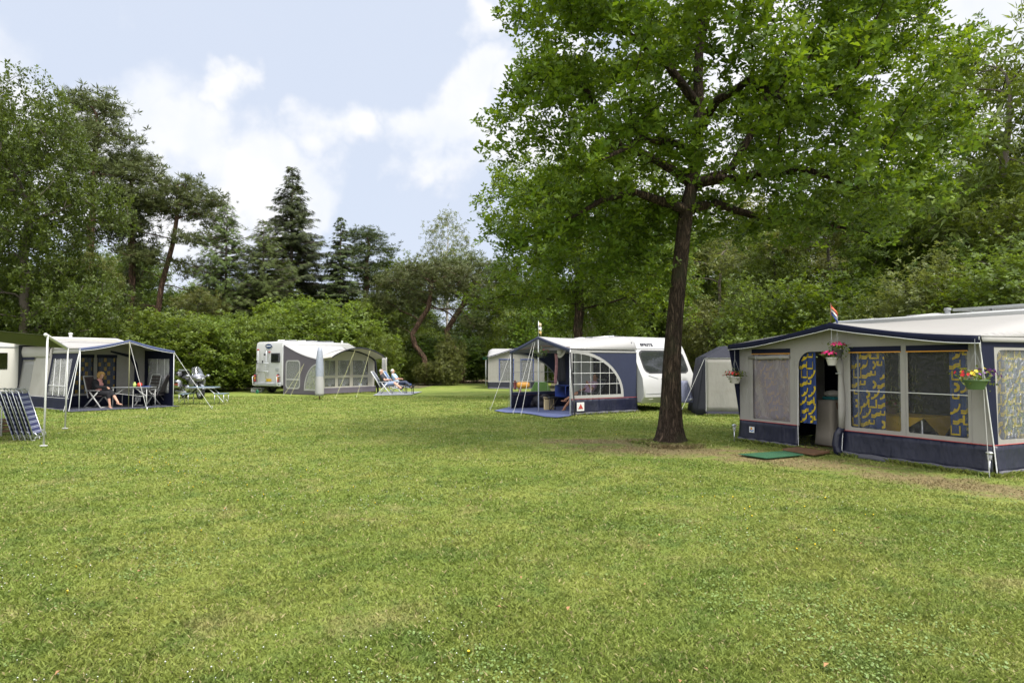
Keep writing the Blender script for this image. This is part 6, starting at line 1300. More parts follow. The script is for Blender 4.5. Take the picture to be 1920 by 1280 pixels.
# canopy between wall arch and outer hoop
cp = 1.05
def hoop(x, k=0.): return 1.92 + .50 * math.sin(math.pi * min(max((x + .1) / 3.9, 0), 1)) ** .8
mb = MB(); mb.sheet(lambda u, v: ((-.1 + 4.1 * u) * (1 - v) + (-.05 + 3.8 * u) * v, -cp * v, af(L5 * u) * (1 - v) + hoop(-.1 + 3.9 * u) * v + .01), 26, 8, .006); mb.build('sun_canopy', C_cream, T5, True)
mb = MB(); mb.tube([(-.05 + 3.8 * i / 24, -cp - .01, hoop(-.1 + 3.9 * i / 24)) for i in range(25)], .035, 8); mb.build('canopy_hoop', C_char, T5, True)
mb = MB(); mb.tube([(-.12, -.10, .0), (-.10, -.05, 1.0), (-.04, -.02, 1.75)] + [(L5 * i / 20, -.03, af(L5 * i / 20)) for i in range(1, 20)] + [(L5 + .04, -.02, 1.75), (L5 + .14, -.05, 1.0), (L5 + .2, -.10, 0)], .055, 8); mb.build('air_beam', C_char, T5, True)
# front wall
s5 = lambda px: F5.sx(px)
def hole5(a, b, b0, inset=.16):
    return [(a, b0), (b, b0)] + [(b + (a - b) * i / 6, min(1.78, af(b + (a - b) * i / 6) - inset)) for i in range(7)]
H5 = [(.42, 1.12), (1.32, 2.15), (2.38, 3.5)]
top = [(x, af(x) - .02) for x in np.linspace(.0, L5, 17)]
ho = []
for a, b in H5: ho += [hole5(a, b, 1.0), [(a, .42), (b, .42), (b, .86), (a, .86)]]
mb = MB(); mb.wall([(0, .34), (L5, .34)] + top[::-1], ho, FY(0), .006); mb.build('front_wall', C_cream, T5)
for a, b in H5:
    mb = MB(); mb.sheet(lambda u, v: (a + (b - a) * u, .02 + .01 * math.sin(u * 9 + v * 6), .4 + 1.5 * v), 8, 8, .001); mb.build('window', V_haze, T5, True)
skirt(T5, FY(0), 0, L5 + .1, h1=.36, m=C_mauve, pipe=M_pipe, flap=False, n=26)
# left end: grey side wall with framed window, and the bulging corner pane
def sidep(y): return z5(0, y) - .02
win = rrect(1.45, .35, 2.45, 1.72, .16, 4); fr_ = rrect(1.38, .28, 2.52, 1.79, .2, 4)
outer = [(0, .03), (D5, .03)] + [(D5 - D5 * i / 10, sidep(D5 - D5 * i / 10)) for i in range(11)]
cwin = [(.10, .30), (.98, .30)] + arc(.10, .30, .88, 1.22, 5, 88, 8)
mb = MB(); mb.wall(outer, [win, cwin], FX(0), .006); mb.build('side_wall', C_mauve, T5)
mb = MB(); mb.wall(fr_, [win], FX(-.008), .006); mb.build('window_frame', C_dvl, T5)
mb = MB(); mb.box((-.006, 1.95, .78), (.006, 1.0, .09)); mb.build('window_bar', C_dvl, T5)
ring = [(.0, .22), (1.08, .22)] + arc(.0, .26, 1.08, 1.36, 2, 90, 10); mb = MB(); mb.wall(ring, [cwin], FX(-.008), .006); mb.build('window_frame', C_dvl, T5)
mb = MB(); mb.sheet(lambda u, v: (.01, 1.4 + 1.1 * u, .3 + 1.45 * v), 4, 4, .001); mb.build('window', V_haze, T5)
mb = MB(); mb.add([(.01, p[0], p[1]) for p in cwin], [tuple(range(len(cwin)))]); mb.build('window', V_white, T5)
mb = MB(); mb.wall([(0, .03), (D5, .03), (D5, 2.6), (0, 1.78)], [], FX(L5), .006); mb.build('side_wall', C_mauve, T5)
mb = MB(); mb.sheet(lambda u, v: (L5 * u, D5 * v, .008), 3, 3, .004); mb.build('groundsheet', M_matd, T5)
for a, b in (((-.0, 1.2, 1.5), (532, 741)), ((-.0, 1.1, 1.6), (545, 742)), ((-.02, -.9, 2.0), (612, 738)), ((1.5, -cp, 2.3), (628, 748)), ((2.6, -cp, 2.35), (668, 746)), ((3.72, -cp, 1.95), (734, 738))):
    q = F5.loc(G(*b)); rope(T5, a, (q[0], q[1], 0), M_yrope, .0045)
# interior table and chair hints
def w5p(x, y, z=0): p = F5.o + F5.x * x + F5.y * y; return (p.x, p.y, z)
IT = thing('camping_table', 'pale folding table inside the inflatable awning', 'table', w5p(2.0, 1.2), a5)
mb = MB(); mb.box((0, 0, .72), (1.1, .7, .03)); mb.build('tabletop', M_plast, IT)
for s in (-1, 1):
    for t_ in (-1, 1): mb = MB(); mb.tube([(s * .45, t_ * .28, 0), (s * .5, t_ * .3, .7)], .015, 6); mb.build('leg', M_alu, IT)
# motorhome body: long side parallel to the awning front
ZM = 2.80; Lm = 5.6; Wm = 2.30
prof = [(-.02, .46), (-.03, 1.2), (.0, ZM - .18), (.06, ZM - .05), (.18, ZM), (Lm - .9, ZM - .0), (Lm - .35, ZM - .22), (Lm - .02, ZM - .75), (Lm, ZM - 1.2), (Lm + .1, 1.5), (Lm + .95, 1.12), (Lm + 1.1, .8), (Lm + 1.08, .40), (Lm * .5, .40)]
CM = caravan('motorhome', 'white motorhome with ladder and yellow number plate, beside the inflatable awning', F5, 0, 0, D5 + .03, D5 + Wm, ZM, prof=prof[::-1], cat='motorhome')
yl, yr = D5 + Wm, D5 + .03                     # left and right edge of the rear as seen from the lawn
RX = -.04
def rearbox(name, y, z, wy, hz_, m, dx=.02, bev=.0, par=None): mb = MB(); mb.box((RX - dx / 2, y, z), (dx, wy, hz_), bev=bev); return mb.build(name, m, par or CM)
Y_ = lambda f: yl - Wm * f                   # f: 0 left .. 1 right across the rear
o = rearbox('window', Y_(.74), 1.92, .72, .50, M_black, .03, .04); rearbox('pane', Y_(.74), 1.92, .62, .40, GLASS, .05, .03, o)
mb = MB(); mb.ell((RX - .005, Y_(.50), 2.54), (.02, .27, .12), 24, 10); o = mb.build('badge', mat('badge_blue', (.02, .05, .16), .4), CM, True)
mb = MB(); mb.lathe([(.262, -.01), (.285, -.01), (.285, .012), (.262, .012)], (0, 0, 0), 28, close=True); mb.v = [(RX - .012 + v[2], Y_(.50) + v[0], 2.54 + v[1] * .46) for v in mb.v]; mb.build('badge_ring', M_alu, o)
mb = MB(); mb.box((RX - .028, Y_(.50), 2.545), (.006, .36, .05), bev=.01); mb.build('badge_lettering', M_pipe, o)
for f, z in ((.11, 2.36), (.52, 2.23)): rearbox('marker_lamp', Y_(f), z, .16, .07, M_red, .03, .01)
for f in (.12, .42):
    mb = MB(); mb.tube([(RX - .02, Y_(f + .05), 2.30), (RX - .12, Y_(f + .05), 2.28), (RX - .12, Y_(f + .05), .62), (RX - .03, Y_(f + .05), .56)], .02, 7); mb.build('ladder_rail', M_alu, CM, True)
for z in (1.62, 1.18): mb = MB(); mb.tube([(RX - .13, Y_(.10), z), (RX - .13, Y_(.56), z)], .02, 7); mb.build('rack_bar', M_alu, CM, True)
for f in (.03, .90):
    mb = MB(); mb.tube([(RX - .02, Y_(f), .95), (RX - .22, Y_(f), .9), (RX - .25, Y_(f + .04), .45), (RX - .05, Y_(f + .06), .42)], .022, 7); mb.build('guard_tube', M_plast, CM, True)
for f in (.035, .86):
    o = rearbox('tail_lamp_cluster', Y_(f), .82, .16, .52, M_black, .09, .05)
    for k, (m_, z) in enumerate(((M_red, .95), (M_orng, .82), (M_red, .69))): rearbox('lens', Y_(f), z, .12, .11, m_, .12, .02, o)
rearbox('number_plate', Y_(.50), .72, .44, .14, mat('plate_yellow', (.60, .38, .02), .5), .03); rearbox('vent_grille', Y_(.80), 1.30, .26, .16, M_trim, .02, .02)
rearbox('bumper', (yl + yr) / 2, .50, Wm * .96, .22, M_trim, .12, .05); rearbox('rear_camera', Y_(.38), 2.10, .06, .10, M_black, .12, .02)
for f in (.08, .28): rearbox('hook', Y_(f), 1.70, .03, .16, M_black, .06, .01)
for x in (.9, Lm): wheel(CM, (x, yl - .2, .34), .34, .2); wheel(CM, (x, yr + .2, .34), .34, .2)
for x, y, a, b in ((.9, 3.5, .9, .6), (2.1, 3.4, .7, .7), (3.4, 3.5, 1.3, .5)): mb = MB(); mb.box((x, y, ZM + .05), (a, b, .10), bev=.04); mb.build('roof_vent', M_white if x < 3 else M_trim, CM, True)
mb = MB(); mb.lathe([(.06, 0), (.06, .1), (.08, .1), (0, .16)], (4.6, 3.2, ZM), 10); mb.build('chimney', M_plast, CM)
g = G(483, 735.5); mb = MB(); mb.box((0, 0, .13), (.62, .4, .22), bev=.03); mb.box((0, 0, .25), (.64, .42, .03), bev=.01); o = mb.build('storage_box', M_plast, None, True); o.location = g; tag(o, 'white plastic box on the grass behind the motorhome rear', 'box')
g = G(482.5, 737.5); mb = MB(); mb.box((0, 0, .09), (.13, .12, .16), bev=.02); mb.lathe([(.03, .16), (.03, .2), (0, .2)], n=10); o = mb.build('watering_can', mat('can_green', (.02, .20, .10), .5), None, True); o.location = g; tag(o, 'small green canister beside the white plastic box', 'canister')
# covered parasol standing on the grass
g = G(599, 749); PA = thing('covered_parasol', 'closed parasol in a pale cover standing before the inflatable awning', 'parasol', g, 0)
mb = MB(); mb.tube([(0, 0, 0), (0, 0, .5)], .03, 8); mb.build('pole', M_wood, PA, True)
mb = MB(); mb.lathe([(.0, .20), (.19, .18), (.20, .3), (.185, .8), (.165, 1.05)], n=18); mb.v = [(v[0] * (1 + .07 * math.sin(9 * math.atan2(v[1], v[0]))), v[1], v[2]) for v in mb.v]; mb.build('cover_bottom', C_white, PA, True)
mb = MB(); mb.lathe([(.165, 1.04), (.175, 1.3), (.15, 1.8), (.11, 2.15), (.07, 2.33), (0, 2.36)], n=18); mb.v = [(v[0] * (1 + .07 * math.sin(7 * math.atan2(v[1], v[0]) + v[2])), v[1], v[2]) for v in mb.v]; mb.build('cover_top', mat('cover_translucent', (.33, .36, .43), .4, bump=.8, bscale=9, trans=.2), PA, True)
# couple in recliners
MT = MB(); g = G(752, 740.0)
gmesh('groundsheet', [(700, 742), (712, 735.5), (792, 735), (770, 741)], .03, .012, mat('sheet_pale', (.24, .25, .27), .8, bump=.4), 'pale grey groundsheet under the reclining couple', 'groundsheet')
CHB = mat('chair_blue_pad', (.10, .17, .32), .8, bump=.4, bscale=10); CHG = mat('chair_grey_pad', (.12, .13, .15), .8, bump=.4, bscale=10)
gm_ = G(727, 739.2); gw = G(747, 736.8)
ch = chair('recliner', 'recliner with grey cushion carrying the man in shorts', (gm_.x - .12, gm_.y, 0), -.12, None, M_tube, CHG, 34, foot=True, hb=.92, cat='recliner')
ch = chair('recliner', 'recliner with light blue cushion carrying the woman in pale blue', (gw.x - .12, gw.y + .15, 0), -.12, None, M_tube, CHB, 34, foot=True, hb=.92, cat='recliner')
def reclJ(spread=.0):
    return dict(hip=(-.08, 0, .54), waist=(-.17, 0, .68), chest=(-.28, 0, .88), neck=(-.36, 0, 1.06), head=(-.36, 0, 1.19), face=(1, -.25, -.15),
                shoL=(-.29, .18, .99), shoR=(-.29, -.18, .99), elbL=(-.10, .27, .76), elbR=(-.08, -.27, .76), hanL=(.12, .10, .76), hanR=(.14, -.08, .78), palmL=(.3, -.6, -.8), palmR=(.3, .6, -.8),
                kneL=(.36, .10, .60), kneR=(.36, -.10, .60), ankL=(.70, .08, .34), ankR=(.74, -.10, .32), toeL=(.80, .10, .46), toeR=(.86, -.12, .42))
J = reclJ(); J['belly'] = .03
SHIRT = mat('shirt_dark', (.030, .030, .038), .8, bump=.4, bscale=14); SHORT = mat('shorts_blue', (.22, .28, .42), .8, bump=.4, bscale=14)
p = person('man in dark shirt and blue shorts reclining with crossed arms by the motorhome awning', (gm_.x, gm_.y, 0), -.12, J, [('shirt', SHIRT, ['torso', 'sleeve'], .012), ('shorts', SHORT, ['shorts'], .014), ('shoes', M_black, ['foot'], .010)], bare=False)
hd, f, u, sd, Rh = face_bits(p, J); mb = MB(); mb.ell(hd + u * .032 - f * .036, (.088, .083, .088), 16, 12, Rh); mb.build('hair', mat('hair_grey', (.42, .40, .38), .9, bump=.5, bscale=60), p, True)
J = reclJ(); J['belly'] = .01; J['head'] = (-.35, 0, 1.18)
p = person('white haired woman in pale blue top reclining beside the man in shorts', (gw.x, gw.y + .15, 0), -.12, J, [('top', mat('top_paleblue', (.38, .50, .62), .8, bump=.4, bscale=14), ['torso', 'sleeve'], .012), ('trousers', mat('trousers_dark', (.035, .045, .08), .8, bump=.4, bscale=14), ['shorts', 'trouser'], .014), ('shoes', M_black, ['foot'], .010)], male=False, bare=False)
hd, f, u, sd, Rh = face_bits(p, J); mb = MB(); mb.ell(hd + u * .030 - f * .030, (.100, .092, .098), 16, 12, Rh); mb.build('hair', mat('hair_white', (.62, .60, .56), .9, bump=.5, bscale=60), p, True)
g = G(765, 738.5); ST = thing('side_table', 'small black side table with cups at the feet of the reclining couple', 'side table', (g.x + .1, g.y - .2, 0), -.1)
mb = MB(); mb.box((0, 0, .44), (.46, .42, .035), bev=.012); mb.build('tabletop', M_black, ST)
for s in (-1, 1):
    for t_ in (-1, 1): mb = MB(); mb.tube([(s * .19, t_ * .17, 0), (s * .17, t_ * .16, .43)], .02, 6); mb.build('leg', M_black, ST, True)
for k, (x, y) in enumerate(((-.1, .0), (.08, -.06))):
    mb = MB(); mb.lathe([(0, 0), (.032, 0), (.038, .10), (.033, .10), (.028, .01)], n=14); o = mb.build('cup', [M_black, mat('cup_blue', (.05, .1, .3), .4)][k], None, True); o.location = (g.x + .1 + x, g.y - .2 + y, .4575); tag(o, ['black cup on the small black side table', 'blue cup on the small black side table'][k], 'cup')
g = G(719, 736.5); WT = MB(); WT.sheet(lambda u, v: (.28 * (u - .5), .02 * math.sin(u * 6), .95 * v), 6, 6, .01); o = WT.build('towel', C_white, None, True); o.location = (g.x - .05, g.y + .5, .95); o.location.z = 1.0; tag(o, 'white towel hung on the canopy edge above the grey recliner', 'towel')
# ================================================================== left awning with open porch (F6)
a6 = math.atan2(.8, .6); F6 = Frame((-14.85, 22.95), a6); L6 = 3.5; PD = 2.3; D6 = 5.0
def w6(x, y, z=0): p = F6.o + F6.x * x + F6.y * y; return (p.x, p.y, z)
T6 = thing('awning_tent', 'grey and navy awning with open gabled porch on the left, woman seated inside', 'awning', tuple(F6.o), a6)
LX = lambda h: .30 * min(1, h / 2.1)
z6f = awning_roof(T6, L6 - .28, PD, 2.15, 2.10, 2.47, .0, 2.40, mat('valance_blue', (.035, .05, .12), .6), roofm=C_roof, val=.10, sag=.03, rnd=.5)
for o in T6.children: o.location.x = .28
mb = MB(); mb.sheet(lambda u, v: (-.05 + (L6 + .1) * u, PD - .1 + (D6 - PD + .1) * v, 2.40 + .16 * v - .22 * (1 - math.sin(math.pi * min(1, max(0, (.03 + u * .94)) )) ** .35) - .05 * math.sin(v * 3.1)), 30, 10, .005); mb.build('main_roof', C_roof, T6, True)
# left side, outside: porch part navy with window, main part grey with mesh
def FXL(a, b, d): return (LX(b) + d, a, b)
pw0, pw1 = sorted((F6.sy(90, .2), F6.sy(127, .12)))
yy0, yy1 = max(.25, pw0), min(PD - .15, pw1)
mb = MB(); mb.wall([(0, .45), (PD, .45), (PD, 2.12), (0, 2.12)], [rrect(yy0, .5, yy1, 1.80, .03, 2)], FXL, .006); mb.build('porch_side_wall', C_navy, T6)
mb = MB(); mb.sheet(lambda u, v: FXL(yy0 - .02 + (yy1 - yy0 + .04) * u, .48 + 1.34 * v, .01), 6, 6, .001); mb.build('window', V_haze, T6, True)
mb = MB()
for q in (.2, .5, .8): mb.tube([FXL(yy0 + (yy1 - yy0) * (q - .12), .5, -.004), FXL(yy0 + (yy1 - yy0) * (q + .08), 1.8, -.004)], .007, 5)
mb.tube([FXL(yy0, .85, -.006), FXL(yy1, .85, -.006)], .009, 5); mb.build('window_bars', M_pipe, T6)
mb = MB(); mb.sheet(lambda u, v: FXL(-.02 + (PD + .02) * u, 1.98 + .20 * v, -.03 + .02 * v), 10, 2, .004); mb.build('roof_drop', C_roof, T6, True)
m0, m1 = sorted((F6.sy(22, .1), F6.sy(58, .1))); m0 = max(m0, PD + .25); m1 = min(m1, D6 - .12)
mb = MB(); mb.wall([(PD, .45), (D6, .45), (D6, 2.2), (PD, 2.2)], [rrect(m0, .5, m1, 1.72, .03, 2)], lambda a, b, d: (LX(b) * .9 - .02 + d, a, b), .006); mb.build('main_side_wall', C_grey, T6)
mb = MB(); mb.sheet(lambda u, v: (LX(.48 + 1.26 * v) * .9 - .01, m0 + (m1 - m0) * u, .48 + 1.26 * v), 6, 6, .002); mb.build('mesh_window', mat('mesh_grey', (.20, .20, .195), .9, bump=.5, bscale=90), T6, True)
mb = MB(); mb.sheet(lambda u, v: (LX(1.7) * .9 - .05, m0 - .1 + (m1 - m0 + .3) * u, 1.76 + .09 * v), 6, 1, .003); mb.build('window_strap', C_navy, T6)
mb = MB(); mb.sheet(lambda u, v: (LX(2.0) * .9 - .06 - .05 * math.sin(v * 3), PD - .02 + (D6 - PD + .05) * u, 1.84 + .42 * v), 14, 6, .005); mb.build('roof_drop', C_roof, T6, True)
mb = MB(); mb.wall([(D6 - .12, .45), (D6, .45), (D6, 2.0), (D6 - .12, 2.0)], [], lambda a, b, d: (LX(b) * .9 - .03 + d, a, b), -.004); mb.build('navy_edge', C_navy, T6)
skirt(T6, lambda a, b, d: (d, a, b), 0, D6, out=-1, m=C_navy, pipe=M_pipe)
mb = MB(); mb.tube([FXL(-.02, 2.12, -.01), FXL(-.02, .02, -.02)], .012, 6); mb.build('piping', M_pipe, T6); mb = MB(); mb.tube([FXL(-.02, 2.12, -.01), (-.16, .02, .02)], .008, 5); mb.build('guy_line', M_pipe, T6)
# right side, seen from the inside
rw = [(.50, .52), (1.95, .52), (1.95, 1.80), (.50, 1.80)]; r0, r1 = sorted((F6.sy(317, L6), F6.sy(272, L6))); r0, r1 = max(.2, r0), min(PD - .3, r1)
mb = MB(); mb.wall([(0, .03), (PD, .03), (PD, 2.14), (0, 2.06)], [rrect(r0, .52, r1, 1.80, .02, 1)], FX(L6), .006); mb.build('porch_side_wall', C_navy, T6)
mb = MB(); mb.sheet(lambda u, v: (L6 + .004 - .02 * math.sin(v * 9 + u * 5), r0 - .01 + (r1 - r0 + .02) * u, .51 + 1.3 * v), 10, 10, .001); mb.build('window', V_white, T6, True)
mb = MB(); [mb.tube([(L6 - .012, r0 + (r1 - r0) * q, .52), (L6 - .012, r0 + (r1 - r0) * q, 1.8)], .008, 5) for q in (.2, .55)]; mb.tube([(L6 - .012, r0, .78), (L6 - .012, r1, .78)], .008, 5); mb.build('window_bars', M_pipe, T6)
mb = MB(); mb.wall([(PD, .03), (D6, .03), (D6, 2.4), (PD, 2.2)], [], FX(L6), .006); mb.build('main_side_wall', C_navy, T6)
# inner front of the main awning
i0, i1, i2, i3 = [F6.sx(q, PD) for q in (140, 174, 183, 217)]; i0 = max(i0, .35); idr = F6.sx(252, PD)
topi = [(x, z6f(x - .28, PD) + .02) for x in np.linspace(.2, L6, 12)]
mb = MB(); mb.wall([(.05, .45), (L6, .45)] + topi[::-1], [rrect(i0, .52, i1, 1.86, .02, 1), rrect(i2, .52, i3, 1.86, .02, 1)], FY(PD), .006); mb.build('inner_front_wall', C_grey, T6)
for a, b in ((i0, i1), (i2, i3)):
    mb = MB(); mb.sheet(lambda u, v: (a + (b - a) * u, PD + .004, .52 + 1.34 * v), 4, 4, .001); o = mb.build('window', V_clear, T6)
    mb = MB(); mb.box(((a + b) / 2, PD - .012, 1.90), (b - a + .08, .012, .12)); [mb.box((q, PD - .012, 1.19), (.035, .012, 1.34)) for q in (a, b)]; mb.build('window_edge', C_navy, o)
    curtain(T6, lambda x, z, d: (x, PD + .08 + d, z), a, b, .5, 1.86, CURG, int(a * 10), nf=4, patch=True)
skirt(T6, FY(PD), .05, L6, out=-1, m=C_navy, pipe=M_pipe, flap=False)
mb = MB(); mb.wall([(idr, .1), (idr + .3, .1), (idr + .16, 1.2), (idr + .1, 1.6), (idr - .1, 1.95), (idr - .9, 2.12), (idr - .9, 2.05), (idr - .2, 1.85), (idr - .02, 1.5)], [], FY(PD - .03), .006); mb.build('door_edge', C_navy, T6)
mb = MB(); mb.sheet(lambda u, v: (.05 + (L6 - .1) * u, D6 - .1, .02 + 2.3 * v), 6, 4, .004); mb.build('dark_backing', M_blade, T6)  # flat dark sheet added, its colour stands for the dim interior
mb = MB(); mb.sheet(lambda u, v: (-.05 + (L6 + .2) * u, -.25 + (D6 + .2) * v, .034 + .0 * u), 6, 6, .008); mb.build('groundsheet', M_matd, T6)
poles(T6, [((LX(2.1), 0, 0), (LX(2.1), 0, 2.1)), ((L6, 0, 0), (L6, 0, 2.06))], .014, M_tube); poles(T6, [((L6 / 2 + .14, -.02, 0), (L6 / 2 + .14, -.02, 2.42))], .014, mat('pole_olive', (.20, .20, .10), .5))
for a, b in (((L6, 0, 2.06), (398, 767)), ((L6 / 2 + .14, 0, 2.4), (276, 770))): q = F6.loc(G(*b)); rope(T6, a, (q[0], q[1], 0), r=.006)
lb = MB(); xl = F6.sx(259, PD - .06); lb.box((xl, PD - .07, .22), (.22, .006, .18)); o = lb.build('maker_label', M_pipe, T6); mb = MB(); mb.add([(xl - .06, PD - .075, .17), (xl + .06, PD - .075, .17), (xl, PD - .075, .28)], [(0, 1, 2)]); mb.build('triangle_emblem', M_trim, o)
# caravan of the left awning
CV6 = caravan('caravan', 'cream caravan cut by the left edge, behind the left awning', F6, -4.2, 4.2, D6 + .02, D6 + 2.25, 2.68, m=M_cream)
x0_, x1_ = F6.sx(-60, D6), F6.sx(14, D6)
mb = MB(); mb.box(((x0_ + x1_) / 2, D6 + .01, 1.72), (x1_ - x0_, .03, .62), bev=.05); mb.build('window', GLASS, CV6, True)
mb = MB(); mb.box((-1.5, D6 + .01, 2.25), (5, .03, .03)); mb.build('awning_rail', M_trim, CV6)
wheel(CV6, (-.6, D6 + .15, .31)); wheel(CV6, (-.6, D6 + 2.1, .31))
xx = F6.sx(131, D6 + .9); mb = MB(); mb.lathe([(.06, 0), (.06, .16), (.08, .16), (.08, .22), (0, .24)], (xx, D6 + .9, 2.66), 12); mb.build('chimney', M_plast, CV6)
# furniture in the porch
gc = G(166, 766); CHW = chair('folding_chair', 'white plastic folding chair carrying the blonde woman in black', (gc.x + .25, gc.y + .15, 0), -.12, None, M_plast, mat('chair_pad_dark', (.07, .05, .055), .8, var=.7, vscale=9), 16, hb=.76)
J = dict(hip=(-.06, 0, .56), waist=(-.07, 0, .70), chest=(-.06, 0, .90), neck=(-.01, 0, 1.06), head=(.06, 0, 1.185), face=(.95, -.35, -.55), shoL=(-.05, .165, 1.0), shoR=(-.05, -.165, 1.0), elbL=(.07, .25, .79), elbR=(.08, -.25, .79), hanL=(.28, .07, .76), hanR=(.28, -.05, .77), palmL=(0, -.4, -1), palmR=(0, .4, -1),
         kneL=(.42, .07, .60), kneR=(.42, -.10, .55), ankL=(.78, -.05, .22), ankR=(.50, -.10, .10), toeL=(.94, -.06, .20), toeR=(.66, -.14, .045), tl=.30)
BLK = mat('cloth_black', (.012, .012, .016), .9)
wp = (gc.x + .30, gc.y + .13, 0)
p = person('blonde woman in black cardigan and pink top, sitting with crossed legs in the left porch', wp, -.12, J, [('pink_top', mat('top_pink', (.60, .28, .27), .8, bump=.3, bscale=14), ['torso'], .010), ('skirt', BLK, ['shorts', 'trouser'], .020)], male=False)
# open cardigan: sleeves and back, leaving the chest free
J2 = dict(J); 
for k in ('hip', 'waist', 'chest', 'neck'): J2[k] = tuple(Vector(J[k]) + Vector((-.045, 0, -.01)))
J2['chest'] = tuple(Vector(J['chest']) + Vector((-.055, 0, 0))); J2['neck'] = tuple(Vector(J['neck']) + Vector((-.10, 0, -.03)))
mbc = body_parts(J2, ['torso_', 'uarm', 'farm'], .018, True)
for c, r in ((J2['waist'], (.115, .185, .14)), (tuple(lerp(J2['waist'], J2['chest'], .6)), (.12, .195, .14)), (tuple(Vector(J2['chest']) + Vector((-.01, 0, .03))), (.11, .20, .12))): mbc.ell(c, r, 18, 12)
for s in (1, -1): mbc.ell((-.0, s * .135, .87), (.10, .05, .17), 12, 10)
remesh(mbc, 'cardigan', BLK, p, .012, 2)
hd, f, u, sd, Rh = face_bits(p, J); mb = MB(); rr_ = random.Random(4)
for k in range(60):
    d = Vector((rr_.gauss(-.5, .7), rr_.gauss(0, .9), rr_.gauss(.4, .7))).normalized()
    if d.x > .45 and d.z < .55: continue
    mb.ell(hd + f * d.x * .10 + sd * d.y * .105 + u * (d.z * .11 + .005) - f * .01, rr_.uniform(.028, .045), 8, 6)
remesh(mb, 'hair', mat('hair_blonde', (.50, .30, .10), .8, var=.4, vscale=30, bump=.8, bscale=60), p, .009, 1)
# folding table with white legs
gt0, gt1 = G(214, 765.5), G(280, 764); tc_ = (gt0 + gt1) / 2; TT = thing('camping_table', 'folding camping table with thin white crossed legs in the left porch', 'table', (tc_.x, tc_.y + .15, 0), .05)
mb = MB(); mb.box((0, 0, .755), (1.30, .74, .022), bev=.008); mb.build('tabletop', mat('table_grey', (.25, .26, .27), .4), TT)
for s in (-1, 1):
    for t_ in (-1, 1): mb = MB(); mb.tube([(s * .60, t_ * .33, 0), (s * .59, t_ * .33, .74)], .014, 7); mb.build('leg', M_plast, TT, True)
for t_ in (-1, 1):
    mb = MB(); mb.tube([(-.58, t_ * .32, .45), (-.2, t_ * .32, .72)], .010, 6); mb.build('brace', M_plast, TT); mb = MB(); mb.tube([(.58, t_ * .32, .45), (.2, t_ * .32, .72)], .010, 6); mb.build('brace', M_plast, TT)
    mb = MB(); mb.tube([(-.59, t_ * .32, .55), (.59, t_ * .32, .42)], .009, 6); mb.build('crossbar', M_plast, TT)
mb = MB(); mb.tube([(.1, -.33, 0), (.12, -.33, .74)], .012, 6); mb.build('leg', M_plast, TT)
zt = .7662
def on_table(name, mbx, m, dx, dy, label, cat): o = mbx.build(name, m, None, True); o.location = (tc_.x + dx, tc_.y + .15 + dy, zt); return tag(o, label, cat)
mb = MB(); mb.lathe([(0, 0), (.055, 0), (.06, .10), (.05, .12), (.03, .13), (.03, .18), (0, .18)], n=14); on_table('jug', mb, mat('jug_green', (.42, .55, .15), .4), .03, -.05, 'pale green jug on the porch table', 'jug')
mb = MB(); mb.ell((0, 0, .08), (.09, .09, .08), 16, 10); on_table('bowl', mb, mat('bowl_red', (.55, .05, .03), .4), .19, .0, 'round red bowl on the porch table', 'bowl')
mb = MB(); mb.box((0, 0, .02), (.30, .2, .035), bev=.01); on_table('book', mb, mat('book_blue', (.03, .06, .25), .5), .45, -.05, 'dark blue folded cloth on the right of the porch table', 'cloth')
g = G(257, 763); chair('folding_chair', 'white folding chair with dark slatted back, empty, behind the porch table', (g.x + .1, g.y + .55, 0), -math.pi * .62, None, M_plast, mat('chair_slats_brown', (.055, .045, .04), .7, var=.3, vscale=9), 14, slats=True, hb=.80)
g = G(292, 762); chair('folding_chair', 'dark framed folding chair seen from the side, right end of the porch table', (g.x - .05, g.y + .1, 0), math.pi, None, mat('frame_dark', (.04, .04, .045), .5), None, 22, hb=.82)
